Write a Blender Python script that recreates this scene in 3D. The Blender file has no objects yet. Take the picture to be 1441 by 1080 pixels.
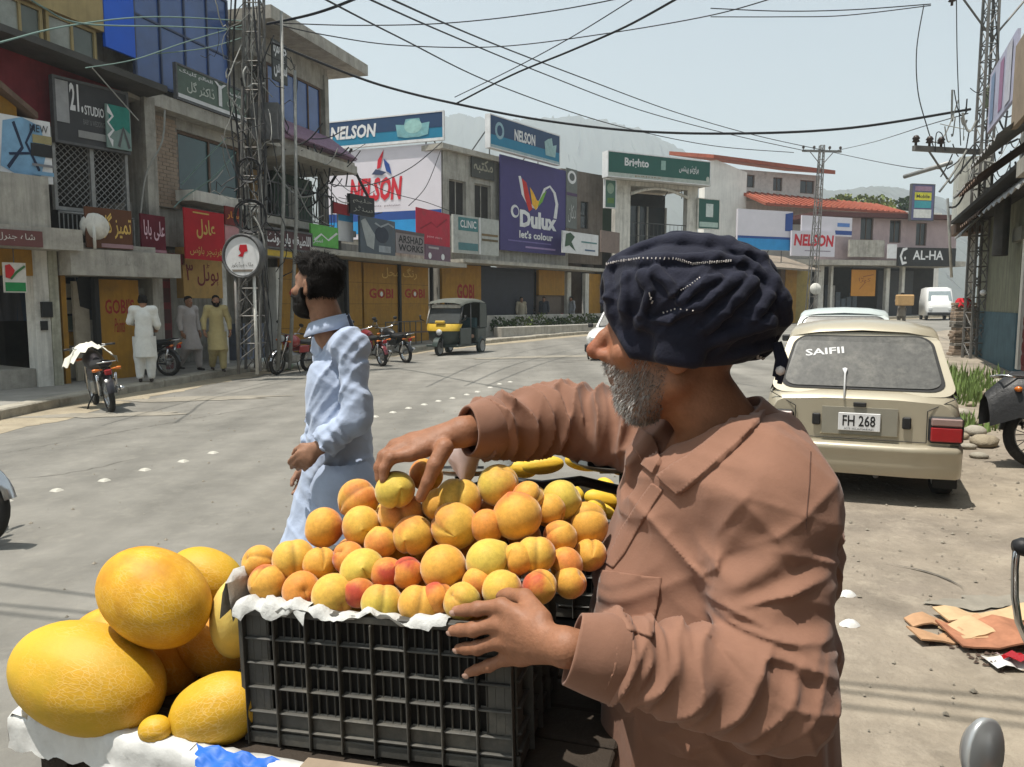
import bpy, math, random
import numpy as np
from mathutils import Vector, Matrix
# ------------------------------------------------------------------ camera, sky, sun, exposure
SC = bpy.context.scene
COL = SC.collection
FPX, CX, CY, HZ, HCAM = 1100.0, 720.5, 540.0, 428.0, 1.55
TH = math.atan((CY - HZ) / FPX)
cam_d = bpy.data.cameras.new('camera'); cam = bpy.data.objects.new('camera', cam_d); COL.objects.link(cam)
cam.location = (0, 0, HCAM); cam.rotation_euler = (math.pi / 2 - TH, 0, 0)
cam_d.sensor_fit = 'HORIZONTAL'; cam_d.sensor_width = 36.0; cam_d.lens = 36.0 * FPX / 1441.0
cam_d.clip_start = 0.05; cam_d.clip_end = 20000
SC.camera = cam
SUN_EL = math.radians(74)
SUN_H = Vector((-0.90, -0.43)).normalized()
SUN_DIR = Vector((SUN_H.x * math.cos(SUN_EL), SUN_H.y * math.cos(SUN_EL), math.sin(SUN_EL)))
W = bpy.data.worlds.new('World'); SC.world = W; W.use_nodes = True
_nt = W.node_tree; _nt.nodes.clear()
_sky = _nt.nodes.new('ShaderNodeTexSky'); _sky.sky_type = 'NISHITA'; _sky.sun_disc = False
_sky.sun_elevation = SUN_EL; _sky.sun_rotation = math.atan2(SUN_H.x, SUN_H.y)
_sky.air_density = 1.0; _sky.dust_density = 2.0; _sky.ozone_density = 1.0; _sky.altitude = 0
_hs = _nt.nodes.new('ShaderNodeHueSaturation'); _hs.inputs['Saturation'].default_value = 0.55; _hs.inputs['Value'].default_value = 1.0
_bg = _nt.nodes.new('ShaderNodeBackground'); _bg.inputs['Strength'].default_value = 0.112
_wo = _nt.nodes.new('ShaderNodeOutputWorld')
_tn = _nt.nodes.new('ShaderNodeMix'); _tn.data_type = 'RGBA'; _tn.blend_type = 'MULTIPLY'; _tn.inputs[0].default_value = 1.0; _tn.inputs[7].default_value = (0.97, 1.03, 0.97, 1)
_nt.links.new(_sky.outputs[0], _hs.inputs['Color']); _nt.links.new(_hs.outputs[0], _tn.inputs[6]); _nt.links.new(_tn.outputs[2], _bg.inputs[0]); _nt.links.new(_bg.outputs[0], _wo.inputs[0])
sun_d = bpy.data.lights.new('sun', 'SUN'); sun = bpy.data.objects.new('sun', sun_d); COL.objects.link(sun)
sun_d.energy = 5.0; sun_d.angle = math.radians(0.53); sun_d.color = (1.0, 0.95, 0.87)
sun.rotation_euler = SUN_DIR.to_track_quat('Z', 'Y').to_euler()
sun.location = (0, 0, 60)
SC.view_settings.view_transform = 'Standard'; SC.view_settings.look = 'None'
SC.view_settings.exposure = 0.54; SC.view_settings.gamma = 1.0; SC.view_settings.use_curve_mapping = False
SC.cycles.max_bounces = 6; SC.cycles.diffuse_bounces = 3; SC.cycles.glossy_bounces = 3; SC.cycles.transmission_bounces = 4
SC.cycles.transparent_max_bounces = 8; SC.cycles.volume_bounces = 1; SC.cycles.caustics_reflective = False; SC.cycles.caustics_refractive = False
# ------------------------------------------------------------------ pixel -> place helpers (photo 1441 x 1080)
SL = 0.02                                             # the street falls gently towards the left side
def gz(x): return SL * max(-40.0, min(40.0, x))
def ray(px, py):
 x = (px - CX) / FPX; y = -(py - CY) / FPX
 return Vector((x, y * math.sin(TH) + math.cos(TH), y * math.cos(TH) - math.sin(TH)))
O3 = Vector((0, 0, HCAM))
def G(px, py, off=0.0):                               # point on the ground (plus a height above it)
 d = ray(px, py); t = (off - HCAM) / (d.z - SL * d.x); return O3 + d * t
def at(px, py, Y):                                    # point at a known distance
 d = ray(px, py); return O3 + d * (Y / d.y)
def proj(P):
 p = Vector(P) - O3
 z = p.y * math.cos(TH) - p.z * math.sin(TH); y = p.y * math.sin(TH) + p.z * math.cos(TH)
 return CX + FPX * p.x / z, CY - FPX * y / z
R = math.radians
rnd = random.Random(7)
# ------------------------------------------------------------------ materials
MATS = {}
def s2l(c): return tuple(((v / 255.0) / 12.92 if v / 255.0 <= 0.04045 else (((v / 255.0) + 0.055) / 1.055) ** 2.4) for v in c)
def mat(name, col, rough=0.8, var=0.25, scale=6.0, bump=0.0, bscale=40.0, metal=0.0, spec=0.3, col2=None, c2amt=0.5, c2scale=2.0,
  streak=0.0, sub=0.0, emis=0.0, alpha=1.0, trans=0.0, coord='Object', coat=0.0, dirt=None, rvar=0.0, sheen=0.0, contrast=0.15, bump2=None):
 """base colour (linear) with two scales of mottling, optional second colour in patches, vertical streaks, bump"""
 if name in MATS: return MATS[name]
 m = bpy.data.materials.new(name); m.use_nodes = True; nt = m.node_tree; N = nt.nodes; L = nt.links
 b = N['Principled BSDF']
 b.inputs['Roughness'].default_value = rough; b.inputs['Metallic'].default_value = metal
 b.inputs['Specular IOR Level'].default_value = spec
 if coat: b.inputs['Coat Weight'].default_value = coat; b.inputs['Coat Roughness'].default_value = 0.08
 if sub: b.inputs['Subsurface Weight'].default_value = sub; b.inputs['Subsurface Radius'].default_value = (0.02, 0.008, 0.004); b.inputs['Subsurface Scale'].default_value = 0.35
 if trans: b.inputs['Transmission Weight'].default_value = trans
 if sheen: b.inputs['Sheen Weight'].default_value = sheen
 tc = N.new('ShaderNodeTexCoord')
 src = tc.outputs[coord]
 def noise(sc, det=4.0, rou=0.6, vec=None):
  n = N.new('ShaderNodeTexNoise'); n.inputs['Scale'].default_value = sc; n.inputs['Detail'].default_value = det; n.inputs['Roughness'].default_value = rou
  L.new(vec if vec is not None else src, n.inputs['Vector']); return n.outputs['Fac']
 def mix(fac, a, bcol, typ='MIX'):
  x = N.new('ShaderNodeMix'); x.data_type = 'RGBA'; x.blend_type = typ
  if isinstance(fac, (int, float)): x.inputs[0].default_value = fac
  else: L.new(fac, x.inputs[0])
  for v, s in ((a, x.inputs[6]), (bcol, x.inputs[7])):
   if isinstance(v, tuple): s.default_value = (*v[:3], 1)
   else: L.new(v, s)
  return x.outputs[2]
 def ramp(f, a, bb):
  r = N.new('ShaderNodeMapRange'); r.inputs[1].default_value = a; r.inputs[2].default_value = bb; r.clamp = True
  L.new(f, r.inputs[0]); return r.outputs[0]
 c = tuple(col)
 out = c
 if col2 is not None:
  out = mix(ramp(noise(c2scale, 5.0), 0.62 - c2amt * 0.3 - contrast, 0.62 - c2amt * 0.3 + contrast), out, tuple(col2))
 if var:
  d = ramp(noise(scale, 6.0, 0.65), 0.25, 0.75)
  lo = tuple(v * (1 - var) for v in (1, 1, 1)); hi = tuple(1 + var * 0.6 for _ in range(3))
  out = mix(1.0, out, mix(d, lo, hi), 'MULTIPLY')
 if streak:
  mp = N.new('ShaderNodeMapping'); mp.inputs['Scale'].default_value = (3.0, 3.0, 0.25); L.new(src, mp.inputs[0])
  s = ramp(noise(2.2, 5.0, 0.7, mp.outputs[0]), 0.45, 0.72)
  ml = N.new('ShaderNodeMath'); ml.operation = 'MULTIPLY'; ml.inputs[1].default_value = streak; L.new(s, ml.inputs[0])
  out = mix(ml.outputs[0], out, tuple(v * 0.35 for v in c))
 if dirt is not None:
  f = ramp(noise(dirt[1], 7.0, 0.75), 0.5, 0.75)
  ml = N.new('ShaderNodeMath'); ml.operation = 'MULTIPLY'; ml.inputs[1].default_value = dirt[2] if len(dirt) > 2 else 0.7; L.new(f, ml.inputs[0])
  out = mix(ml.outputs[0], out, tuple(dirt[0]))
 if isinstance(out, tuple): b.inputs['Base Color'].default_value = (*out, 1)
 else: L.new(out, b.inputs['Base Color'])
 if bump:
  bn = N.new('ShaderNodeBump'); bn.inputs['Strength'].default_value = min(1.0, bump); bn.inputs['Distance'].default_value = 0.02 if bscale < 60 else 0.004
  L.new(noise(bscale, 6.0, 0.6), bn.inputs['Height']); L.new(bn.outputs[0], b.inputs['Normal'])
  if bump2:
   b2 = N.new('ShaderNodeBump'); b2.inputs['Strength'].default_value = bump2[0]; b2.inputs['Distance'].default_value = bump2[2]; L.new(noise(bump2[1], 3.0, 0.5), b2.inputs['Height']); L.new(b2.outputs[0], bn.inputs['Normal'])
 if rvar:
  r = N.new('ShaderNodeMapRange'); r.inputs[1].default_value = 0.3; r.inputs[2].default_value = 0.7
  r.inputs[3].default_value = max(0.02, rough - rvar); r.inputs[4].default_value = min(1, rough + rvar)
  L.new(noise(scale * 1.7), r.inputs[0]); L.new(r.outputs[0], b.inputs['Roughness'])
 if emis:
  b.inputs['Emission Color'].default_value = (*c, 1); b.inputs['Emission Strength'].default_value = emis
 if alpha < 1: b.inputs['Alpha'].default_value = alpha
 MATS[name] = m
 return m
def C(r, g, b): return s2l((r, g, b))
def paint(r, g, b, **k):                              # plain weathered paint from an sRGB colour
 n = 'paint_%d_%d_%d' % (r, g, b) + ''.join('_%s%s' % (a, v) for a, v in sorted(k.items()) if not isinstance(v, (tuple, list)))
 kw = dict(rough=0.7, var=0.18, scale=5.0, dirt=((0.08, 0.07, 0.055), 1.7, 0.45)); kw.update(k)
 return mat(n, C(r, g, b), **kw)
# ------------------------------------------------------------------ object helpers
def link(o, parent=None):
 COL.objects.link(o)
 if parent is not None: o.parent = parent
 return o
def tag(o, label=None, cat=None, group=None, kind=None):
 if label: o['label'] = label
 if cat: o['category'] = cat
 if group: o['group'] = group
 if kind: o['kind'] = kind
 return o
def thing(name, label, cat, loc=(0, 0, 0), rz=0.0, group=None):
 o = bpy.data.objects.new(name, None); COL.objects.link(o); o.location = loc; o.rotation_euler = (0, 0, rz)
 o.empty_display_size = 0.1
 return tag(o, label, cat, group)
def copy_tree(o, parent=None):
 c = o.copy(); COL.objects.link(c); c.parent = parent
 for ch in list(o.children): copy_tree(ch, c)
 return c
class MB:
 def __init__(s): s.v = []; s.f = []; s.mi = []; s.m = 0; s.sm = []; s.smooth = False
 def add(s, vs, fs):
  n = len(s.v); s.v.extend([tuple(v) for v in vs])
  for f in fs: s.f.append(tuple(i + n for i in f)); s.mi.append(s.m); s.sm.append(s.smooth)
  return s
 def hexa(s, c):                                   # 8 corners: bottom 4 ccw, top 4 ccw
  return s.add(c, [(3, 2, 1, 0), (4, 5, 6, 7), (0, 1, 5, 4), (1, 2, 6, 5), (2, 3, 7, 6), (3, 0, 4, 7)])
 def box(s, x0, x1, y0, y1, z0, z1, T=None):
  c = [(x0, y0, z0), (x1, y0, z0), (x1, y1, z0), (x0, y1, z0), (x0, y0, z1), (x1, y0, z1), (x1, y1, z1), (x0, y1, z1)]
  if T is not None: c = [T @ Vector(p) for p in c]
  return s.hexa(c)
 def bbox(s, x0, x1, y0, y1, z0, z1, b, T=None):   # bevelled box: chamfer of size b
  bx = min(b, (x1 - x0) * .45, (y1 - y0) * .45, (z1 - z0) * .45)
  vs = []; idx = {}
  for ix, x in enumerate((x0, x1)):
   for iy, y in enumerate((y0, y1)):
    for iz, z in enumerate((z0, z1)):
     sx, sy, sz = (1 if ix == 0 else -1), (1 if iy == 0 else -1), (1 if iz == 0 else -1)
     for k in range(3):
      p = [x + sx * bx, y + sy * bx, z + sz * bx]; p[k] = (x, y, z)[k]
      idx[(ix, iy, iz, k)] = len(vs); vs.append(tuple(p))
  fs = []
  I = lambda a, b_, c, k: idx[(a, b_, c, k)]
  for a in (0, 1):
   q = [I(a, 0, 0, 0), I(a, 1, 0, 0), I(a, 1, 1, 0), I(a, 0, 1, 0)]; fs.append(q if a else q[::-1])
   q = [I(0, a, 0, 1), I(0, a, 1, 1), I(1, a, 1, 1), I(1, a, 0, 1)]; fs.append(q if a else q[::-1])
   q = [I(0, 0, a, 2), I(1, 0, a, 2), I(1, 1, a, 2), I(0, 1, a, 2)]; fs.append(q if a else q[::-1])
  for a in (0, 1):
   for c in (0, 1):
    fs.append((I(a, c, 0, 0), I(a, c, 1, 0), I(a, c, 1, 1), I(a, c, 0, 1)))
    fs.append((I(a, 0, c, 0), I(a, 1, c, 0), I(a, 1, c, 2), I(a, 0, c, 2)))
    fs.append((I(0, a, c, 1), I(1, a, c, 1), I(1, a, c, 2), I(0, a, c, 2)))
    for e in (0, 1): fs.append((I(a, c, e, 0), I(a, c, e, 1), I(a, c, e, 2)))
  if T is not None: vs = [T @ Vector(p) for p in vs]
  return s.add(vs, fs)
 def tube(s, pts, r, n=8, cap=True, flat=1.0, up=None):
  pts = [Vector(p) for p in pts]; k = len(pts)
  rr = r if isinstance(r, (list, tuple)) else [r] * k
  rings = []; prev = None
  for i, p in enumerate(pts):
   t = (pts[min(i + 1, k - 1)] - pts[max(i - 1, 0)])
   if t.length < 1e-9: t = Vector((0, 0, 1))
   t.normalize()
   ref = Vector(up) if up is not None else (prev if prev is not None else (Vector((0, 0, 1)) if abs(t.z) < .9 else Vector((1, 0, 0))))
   a = ref - t * ref.dot(t)
   if a.length < 1e-6: a = t.orthogonal()
   a.normalize(); b = t.cross(a); prev = a
   rings.append([p + (a * math.cos(2 * math.pi * j / n) * rr[i] * flat + b * math.sin(2 * math.pi * j / n) * rr[i]) for j in range(n)])
  vs = [v for rg in rings for v in rg]; fs = []
  for i in range(k - 1):
   for j in range(n):
    fs.append((i * n + j, i * n + (j + 1) % n, (i + 1) * n + (j + 1) % n, (i + 1) * n + j))
  if cap: fs.append(tuple(range(n - 1, -1, -1))); fs.append(tuple((k - 1) * n + j for j in range(n)))
  o = s.smooth; s.smooth = n > 5; s.add(vs, fs); s.smooth = o
  return s
 def lathe(s, prof, n=24, T=None, a0=0.0, a1=2 * math.pi):     # profile of (r, z)
  full = abs(a1 - a0 - 2 * math.pi) < 1e-6; m = n if full else n + 1
  vs = []; fs = []
  for (r, z) in prof:
   for j in range(m):
    a = a0 + (a1 - a0) * j / n; vs.append((r * math.cos(a), r * math.sin(a), z))
  for i in range(len(prof) - 1):
   for j in range(n):
    j2 = (j + 1) % m
    fs.append((i * m + j, i * m + j2, (i + 1) * m + j2, (i + 1) * m + j))
  if T is not None: vs = [T @ Vector(p) for p in vs]
  o = s.smooth; s.smooth = True; s.add(vs, fs); s.smooth = o
  return s
 def prism(s, poly, h0, h1, T=None):               # poly (x,y) ccw extruded in z
  n = len(poly); vs = [(x, y, h0) for x, y in poly] + [(x, y, h1) for x, y in poly]
  fs = [tuple(range(n - 1, -1, -1)), tuple(range(n, 2 * n))] + [(i, (i + 1) % n, n + (i + 1) % n, n + i) for i in range(n)]
  if T is not None: vs = [T @ Vector(p) for p in vs]
  return s.add(vs, fs)
 def grid(s, P, closed_u=False, closed_v=False):   # P[i][j] points
  a = len(P); b = len(P[0]); vs = [p for row in P for p in row]; fs = []
  for i in range(a if closed_u else a - 1):
   for j in range(b if closed_v else b - 1):
    fs.append((i * b + j, i * b + (j + 1) % b, ((i + 1) % a) * b + (j + 1) % b, ((i + 1) % a) * b + j))
  o = s.smooth; s.smooth = True; s.add(vs, fs); s.smooth = o
  return s
 def mesh(s, name):
  me = bpy.data.meshes.new(name); me.from_pydata(s.v, [], s.f)
  me.polygons.foreach_set('material_index', s.mi); me.polygons.foreach_set('use_smooth', s.sm)
  me.update(); return me
 def obj(s, name, m, parent=None, label=None, cat=None, group=None, kind=None):
  me = s.mesh(name)
  for x in (m if isinstance(m, (list, tuple)) else [m]): me.materials.append(x)
  o = bpy.data.objects.new(name, me); link(o, parent)
  return tag(o, label, cat, group, kind)
def frame(o, x, y=None, z=None):
 """Matrix from an origin and axes"""
 x = Vector(x).normalized()
 if z is None: z = x.cross(Vector(y)).normalized(); y = z.cross(x)
 elif y is None: y = Vector(z).cross(x).normalized(); z = x.cross(y)
 M = Matrix.Identity(4)
 for i in range(3): M[i][0] = x[i]; M[i][1] = y[i]; M[i][2] = z[i]; M[i][3] = o[i]
 return M
def TR(loc=(0, 0, 0), rot=(0, 0, 0), sc=(1, 1, 1)):
 from mathutils import Euler
 return Matrix.LocRotScale(Vector(loc), Euler(rot), Vector(sc))
# ------------------------------------------------------------------ lettering
_AR = {}
def _ini():
 def p(ch, iso, n): _AR[ch] = (iso, n)
 base = {'ا': (0xFE8D, 2), 'ب': (0xFE8F, 4), 'ت': (0xFE95, 4), 'ث': (0xFE99, 4), 'ج': (0xFE9D, 4), 'ح': (0xFEA1, 4), 'خ': (0xFEA5, 4), 'د': (0xFEA9, 2),
   'ذ': (0xFEAB, 2), 'ر': (0xFEAD, 2), 'ز': (0xFEAF, 2), 'س': (0xFEB1, 4), 'ش': (0xFEB5, 4), 'ص': (0xFEB9, 4), 'ض': (0xFEBD, 4), 'ط': (0xFEC1, 4),
   'ظ': (0xFEC5, 4), 'ع': (0xFEC9, 4), 'غ': (0xFECD, 4), 'ف': (0xFED1, 4), 'ق': (0xFED5, 4), 'ک': (0xFB8E, 4), 'ل': (0xFEDD, 4), 'م': (0xFEE1, 4),
   'ن': (0xFEE5, 4), 'و': (0xFEED, 2), 'ہ': (0xFBA6, 4), 'ی': (0xFBFC, 4), 'پ': (0xFB56, 4), 'ٹ': (0xFB66, 4), 'چ': (0xFB7A, 4), 'ڈ': (0xFB88, 2),
   'ڑ': (0xFB8C, 2), 'گ': (0xFB92, 4), 'ے': (0xFBAE, 2), 'آ': (0xFE81, 2)}
 _AR.update(base)
_ini()
def ar(s):
 """joined Urdu letter forms in visual order"""
 words = []
 for w in s.split(' '):
  o = []
  for i, ch in enumerate(w):
   if ch not in _AR: o.append(ch); continue
   iso, n = _AR[ch]
   pj = i > 0 and w[i - 1] in _AR and _AR[w[i - 1]][1] == 4
   nj = i + 1 < len(w) and w[i + 1] in _AR and n == 4
   k = 0
   if pj and nj: k = 3
   elif pj: k = 1
   elif nj: k = 2
   o.append(chr(iso + k))
  words.append(''.join(reversed(o)))
 return ' '.join(reversed(words))
_TX = {}
def text_mesh(s, bold=0.0, shear=0.0):
 key = (s, bold, shear)
 if key not in _TX:
  c = bpy.data.curves.new('lettering', 'FONT'); c.body = s; c.offset = bold; c.shear = shear; c.resolution_u = 2
  o = bpy.data.objects.new('lettering', c); COL.objects.link(o)
  bpy.context.view_layer.update()
  me = bpy.data.meshes.new_from_object(o.evaluated_get(bpy.context.evaluated_depsgraph_get()))
  V = [tuple(v.co) for v in me.vertices]; Fc = [tuple(p.vertices) for p in me.polygons]
  bpy.data.objects.remove(o); bpy.data.curves.remove(c); bpy.data.meshes.remove(me)
  xs = [v[0] for v in V]; ys = [v[1] for v in V]
  _TX[key] = (V, Fc, min(xs), max(xs), min(ys), max(ys))
 return _TX[key]
def letter(mb, s, T, x0, x1, y0, y1, bold=0.0, shear=0.0, z=0.0):
 """print s into the rectangle x0..x1, y0..y1 of frame T (x right, y up, z out)"""
 V, Fc, a, b, c, d = text_mesh(s, bold, shear)
 sx = (x1 - x0) / max(1e-6, b - a); sy = (y1 - y0) / max(1e-6, d - c)
 mb.add([T @ Vector((x0 + (v[0] - a) * sx, y0 + (v[1] - c) * sy, z)) for v in V], Fc)
# ------------------------------------------------------------------ organic shapes: distance fields + surface nets
_rs = np.random.RandomState(3)
_NT = _rs.rand(32, 32, 32).astype(np.float32)
def vnoise(p):
 i = np.floor(p).astype(np.int32); f = (p - i).astype(np.float32); f = f * f * (3 - 2 * f); i &= 31; j = (i + 1) & 31
 x0, y0, z0 = i[:, 0], i[:, 1], i[:, 2]; x1, y1, z1 = j[:, 0], j[:, 1], j[:, 2]; fx, fy, fz = f[:, 0], f[:, 1], f[:, 2]
 a = _NT[x0, y0, z0] * (1 - fx) + _NT[x1, y0, z0] * fx; b = _NT[x0, y1, z0] * (1 - fx) + _NT[x1, y1, z0] * fx
 c = _NT[x0, y0, z1] * (1 - fx) + _NT[x1, y0, z1] * fx; d = _NT[x0, y1, z1] * (1 - fx) + _NT[x1, y1, z1] * fx
 return (a * (1 - fy) + b * fy) * (1 - fz) + (c * (1 - fy) + d * fy) * fz
def ridge(p): return 1 - np.abs(2 * vnoise(p) - 1) * 2          # -1..1 ridged
def A3(v): return np.array(v, np.float32)
def wrk(p, dirv, lam, st, seed):
 """wandering creases that run across the given direction"""
 dv = A3(dirv) / np.linalg.norm(dirv); u = p @ dv; q = p - u[:, None] * dv; n = 1 - np.abs(2 * vnoise((u / lam)[:, None] * dv + q / (lam * st * 1.8) + seed) - 1); return 1.5 * n ** 3 - .45
def cap(p, a, b, ra, rb):
 a = A3(a); b = A3(b); ba = b - a; t = np.clip(((p - a) @ ba) / max(1e-9, float(ba @ ba)), 0, 1)
 return np.linalg.norm(p - a - t[:, None] * ba, axis=1) - (ra + (rb - ra) * t)
def capt(p, a, b):
 a = A3(a); b = A3(b); ba = b - a; return ((p - a) @ ba) / float(ba @ ba)
def ell(p, c, r, Rm=None):
 q = p - A3(c)
 if Rm is not None: q = q @ np.array(Rm, np.float32)          # columns are the axes
 r = A3(r); k0 = np.linalg.norm(q / r, axis=1); k1 = np.linalg.norm(q / (r * r), axis=1) + 1e-9
 return k0 * (k0 - 1) / k1
def smin(a, b, k):
 h = np.clip(0.5 + 0.5 * (b - a) / k, 0, 1); return b * (1 - h) + a * h - k * h * (1 - h)
def smax(a, b, k): return -smin(-a, -b, k)
def chain(p, pts, rads, k=0.0):
 d = None
 for i in range(len(pts) - 1):
  e = cap(p, pts[i], pts[i + 1], rads[i], rads[i + 1])
  d = e if d is None else (smin(d, e, k) if k else np.minimum(d, e))
 return d
def surf_nets(fn, lo, hi, h, margin=0.0):
 lo = A3(lo); hi = A3(hi); B = 10
 nb = np.ceil((hi - lo) / (h * B)).astype(int); n = nb * B
 cs = [lo[k] + (np.arange(nb[k]) * B + (B - 1) / 2) * h for k in range(3)]
 cc = np.stack(np.meshgrid(*cs, indexing='ij'), -1).reshape(-1, 3).astype(np.float32)
 fc = fn(cc)
 act = np.abs(fc) < (B / 2 * 1.75 * h * 1.2 + margin)
 V = np.empty((nb[0], nb[1], nb[2], B, B, B), np.float32); V[:] = fc.reshape(nb[0], nb[1], nb[2])[..., None, None, None]
 ai = np.nonzero(act)[0]
 o = np.stack(np.meshgrid(*([(np.arange(B) - (B - 1) / 2) * h] * 3), indexing='ij'), -1).reshape(-1, 3).astype(np.float32)
 Vf = V.reshape(-1, B, B, B)
 for s in range(0, len(ai), 200):
  ix = ai[s:s + 200]; p = (cc[ix][:, None, :] + o[None]).reshape(-1, 3); Vf[ix] = fn(p).reshape(-1, B, B, B)
 D = V.transpose(0, 3, 1, 4, 2, 5).reshape(n[0], n[1], n[2])
 S = D < 0
 c8 = [S[i:n[0] - 1 + i, j:n[1] - 1 + j, k:n[2] - 1 + k] for i in (0, 1) for j in (0, 1) for k in (0, 1)]
 sm = sum(c.astype(np.int8) for c in c8); cell = (sm > 0) & (sm < 8)
 ci = np.argwhere(cell); idm = np.full(cell.shape, -1, np.int32); idm[cell] = np.arange(len(ci))
 acc = np.zeros((len(ci), 3), np.float32); cnt = np.zeros(len(ci), np.float32)
 offs = [(i, j, k) for i in (0, 1) for j in (0, 1) for k in (0, 1)]
 val = {q: D[ci[:, 0] + q[0], ci[:, 1] + q[1], ci[:, 2] + q[2]] for q in offs}
 for q in offs:
  for ax in range(3):
   if q[ax]: continue
   q2 = list(q); q2[ax] = 1; q2 = tuple(q2); a, b = val[q], val[q2]
   m = (a < 0) != (b < 0); t = np.where(m, a / np.where(m, a - b, 1), 0)
   for d in range(3): acc[:, d] += np.where(m, q[d] + (t if d == ax else 0), 0)
   cnt += m
 P = (ci + acc / cnt[:, None]) * h + lo
 faces = []
 for ax in range(3):
  b1, b2 = (ax + 1) % 3, (ax + 2) % 3
  sl0 = [slice(None)] * 3; sl1 = [slice(None)] * 3; sl0[ax] = slice(0, -1); sl1[ax] = slice(1, None)
  a, b = S[tuple(sl0)], S[tuple(sl1)]; e = np.argwhere(a != b)
  e = e[(e[:, b1] > 0) & (e[:, b2] > 0) & (e[:, b1] < n[b1] - 1) & (e[:, b2] < n[b2] - 1)]
  fl = S[e[:, 0], e[:, 1], e[:, 2]]
  def I(d1, d2):
   q = e.copy(); q[:, b1] += d1; q[:, b2] += d2; return idm[q[:, 0], q[:, 1], q[:, 2]]
  Q = np.stack([I(-1, -1), I(0, -1), I(0, 0), I(-1, 0)], 1)
  Q[~fl] = Q[~fl][:, ::-1]; faces.append(Q)
 Q = np.concatenate(faces); Q = Q[(Q >= 0).all(1)]
 return P, Q
def np_mesh(name, P, Q, smooth=True):
 me = bpy.data.meshes.new(name); me.vertices.add(len(P)); me.vertices.foreach_set('co', np.ascontiguousarray(P, np.float32).ravel())
 k = Q.shape[1]; me.loops.add(len(Q) * k); me.loops.foreach_set('vertex_index', np.ascontiguousarray(Q, np.int32).ravel())
 me.polygons.add(len(Q)); me.polygons.foreach_set('loop_start', np.arange(0, len(Q) * k, k, dtype=np.int32))
 me.polygons.foreach_set('use_smooth', np.full(len(Q), smooth)); me.update(calc_edges=True); me.validate(); return me
def set_col(me, cols, name='tint'):
 a = me.color_attributes.new(name, 'FLOAT_COLOR', 'POINT'); c = np.ones((len(cols), 4), np.float32); c[:, :3] = cols; a.data.foreach_set('color', c.ravel())
def sdf_obj(name, fn, lo, hi, h, m, parent=None, colfn=None, margin=0.0, label=None, **k):
 P, Q = surf_nets(fn, lo, hi, h, margin); me = np_mesh(name, P, Q)
 if colfn is not None: set_col(me, colfn(P))
 me.materials.append(m); o = bpy.data.objects.new(name, me); link(o, parent)
 return tag(o, label, **k)
def tint_mat(name, rough=0.6, spec=0.3, sub=0.0, bump=0.0, bscale=200.0, var=0.15, vscale=30.0, sheen=0.0, bdist=0.002, speck=0.0):
 """material whose own colour is stored on the mesh (skin, fruit skin)"""
 if name in MATS: return MATS[name]
 m = bpy.data.materials.new(name); m.use_nodes = True; nt = m.node_tree; N = nt.nodes; L = nt.links; b = N['Principled BSDF']
 b.inputs['Roughness'].default_value = rough; b.inputs['Specular IOR Level'].default_value = spec
 if sub: b.inputs['Subsurface Weight'].default_value = sub; b.inputs['Subsurface Radius'].default_value = (0.012, 0.005, 0.003); b.inputs['Subsurface Scale'].default_value = 0.5
 if sheen: b.inputs['Sheen Weight'].default_value = sheen; b.inputs['Sheen Roughness'].default_value = 0.4
 a = N.new('ShaderNodeAttribute'); a.attribute_name = 'tint'
 tc = N.new('ShaderNodeTexCoord')
 n = N.new('ShaderNodeTexNoise'); n.inputs['Scale'].default_value = vscale; n.inputs['Detail'].default_value = 6; n.inputs['Roughness'].default_value = 0.7; L.new(tc.outputs['Object'], n.inputs['Vector'])
 mr = N.new('ShaderNodeMapRange'); mr.inputs[1].default_value = 0.25; mr.inputs[2].default_value = 0.75; mr.inputs[3].default_value = 1 - var; mr.inputs[4].default_value = 1 + var * 0.7; L.new(n.outputs['Fac'], mr.inputs[0])
 x = N.new('ShaderNodeVectorMath'); x.operation = 'SCALE'; L.new(a.outputs['Color'], x.inputs[0]); L.new(mr.outputs[0], x.inputs['Scale'])
 L.new(x.outputs[0], b.inputs['Base Color'])
 if speck:
  vo = N.new('ShaderNodeTexVoronoi'); vo.inputs['Scale'].default_value = speck; vo.inputs['Randomness'].default_value = 1.0; L.new(tc.outputs['Object'], vo.inputs['Vector'])
  sr = N.new('ShaderNodeMapRange'); sr.inputs[1].default_value = .06; sr.inputs[2].default_value = .2; sr.inputs[3].default_value = .62; sr.inputs[4].default_value = 1.0; L.new(vo.outputs['Distance'], sr.inputs[0]); x2 = N.new('ShaderNodeVectorMath'); x2.operation = 'SCALE'; L.new(x.outputs[0], x2.inputs[0]); L.new(sr.outputs[0], x2.inputs['Scale']); L.new(x2.outputs[0], b.inputs['Base Color'])
 if bump:
  n2 = N.new('ShaderNodeTexNoise'); n2.inputs['Scale'].default_value = bscale; n2.inputs['Detail'].default_value = 5; L.new(tc.outputs['Object'], n2.inputs['Vector'])
  bn = N.new('ShaderNodeBump'); bn.inputs['Strength'].default_value = bump; bn.inputs['Distance'].default_value = bdist
  L.new(n2.outputs['Fac'], bn.inputs['Height']); L.new(bn.outputs[0], b.inputs['Normal'])
 MATS[name] = m; return m
def march(fn, px, py, t0=0.5, t1=3.0):
 """where sight lines meet a shape: arrays of pixels -> points (nan where missed)"""
 d = np.array([tuple(ray(a, b)) for a, b in zip(px, py)], np.float32); d /= np.linalg.norm(d, axis=1)[:, None]
 o = A3((0, 0, HCAM)); t = np.full(len(d), t0, np.float32)
 for _ in range(90): t = t + np.clip(fn(o + d * t[:, None]), -0.02, 0.05) * 0.7
 p = o + d * t[:, None]; bad = (np.abs(fn(p)) > 0.004) | (t > t1); p[bad] = np.nan; return p
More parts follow.
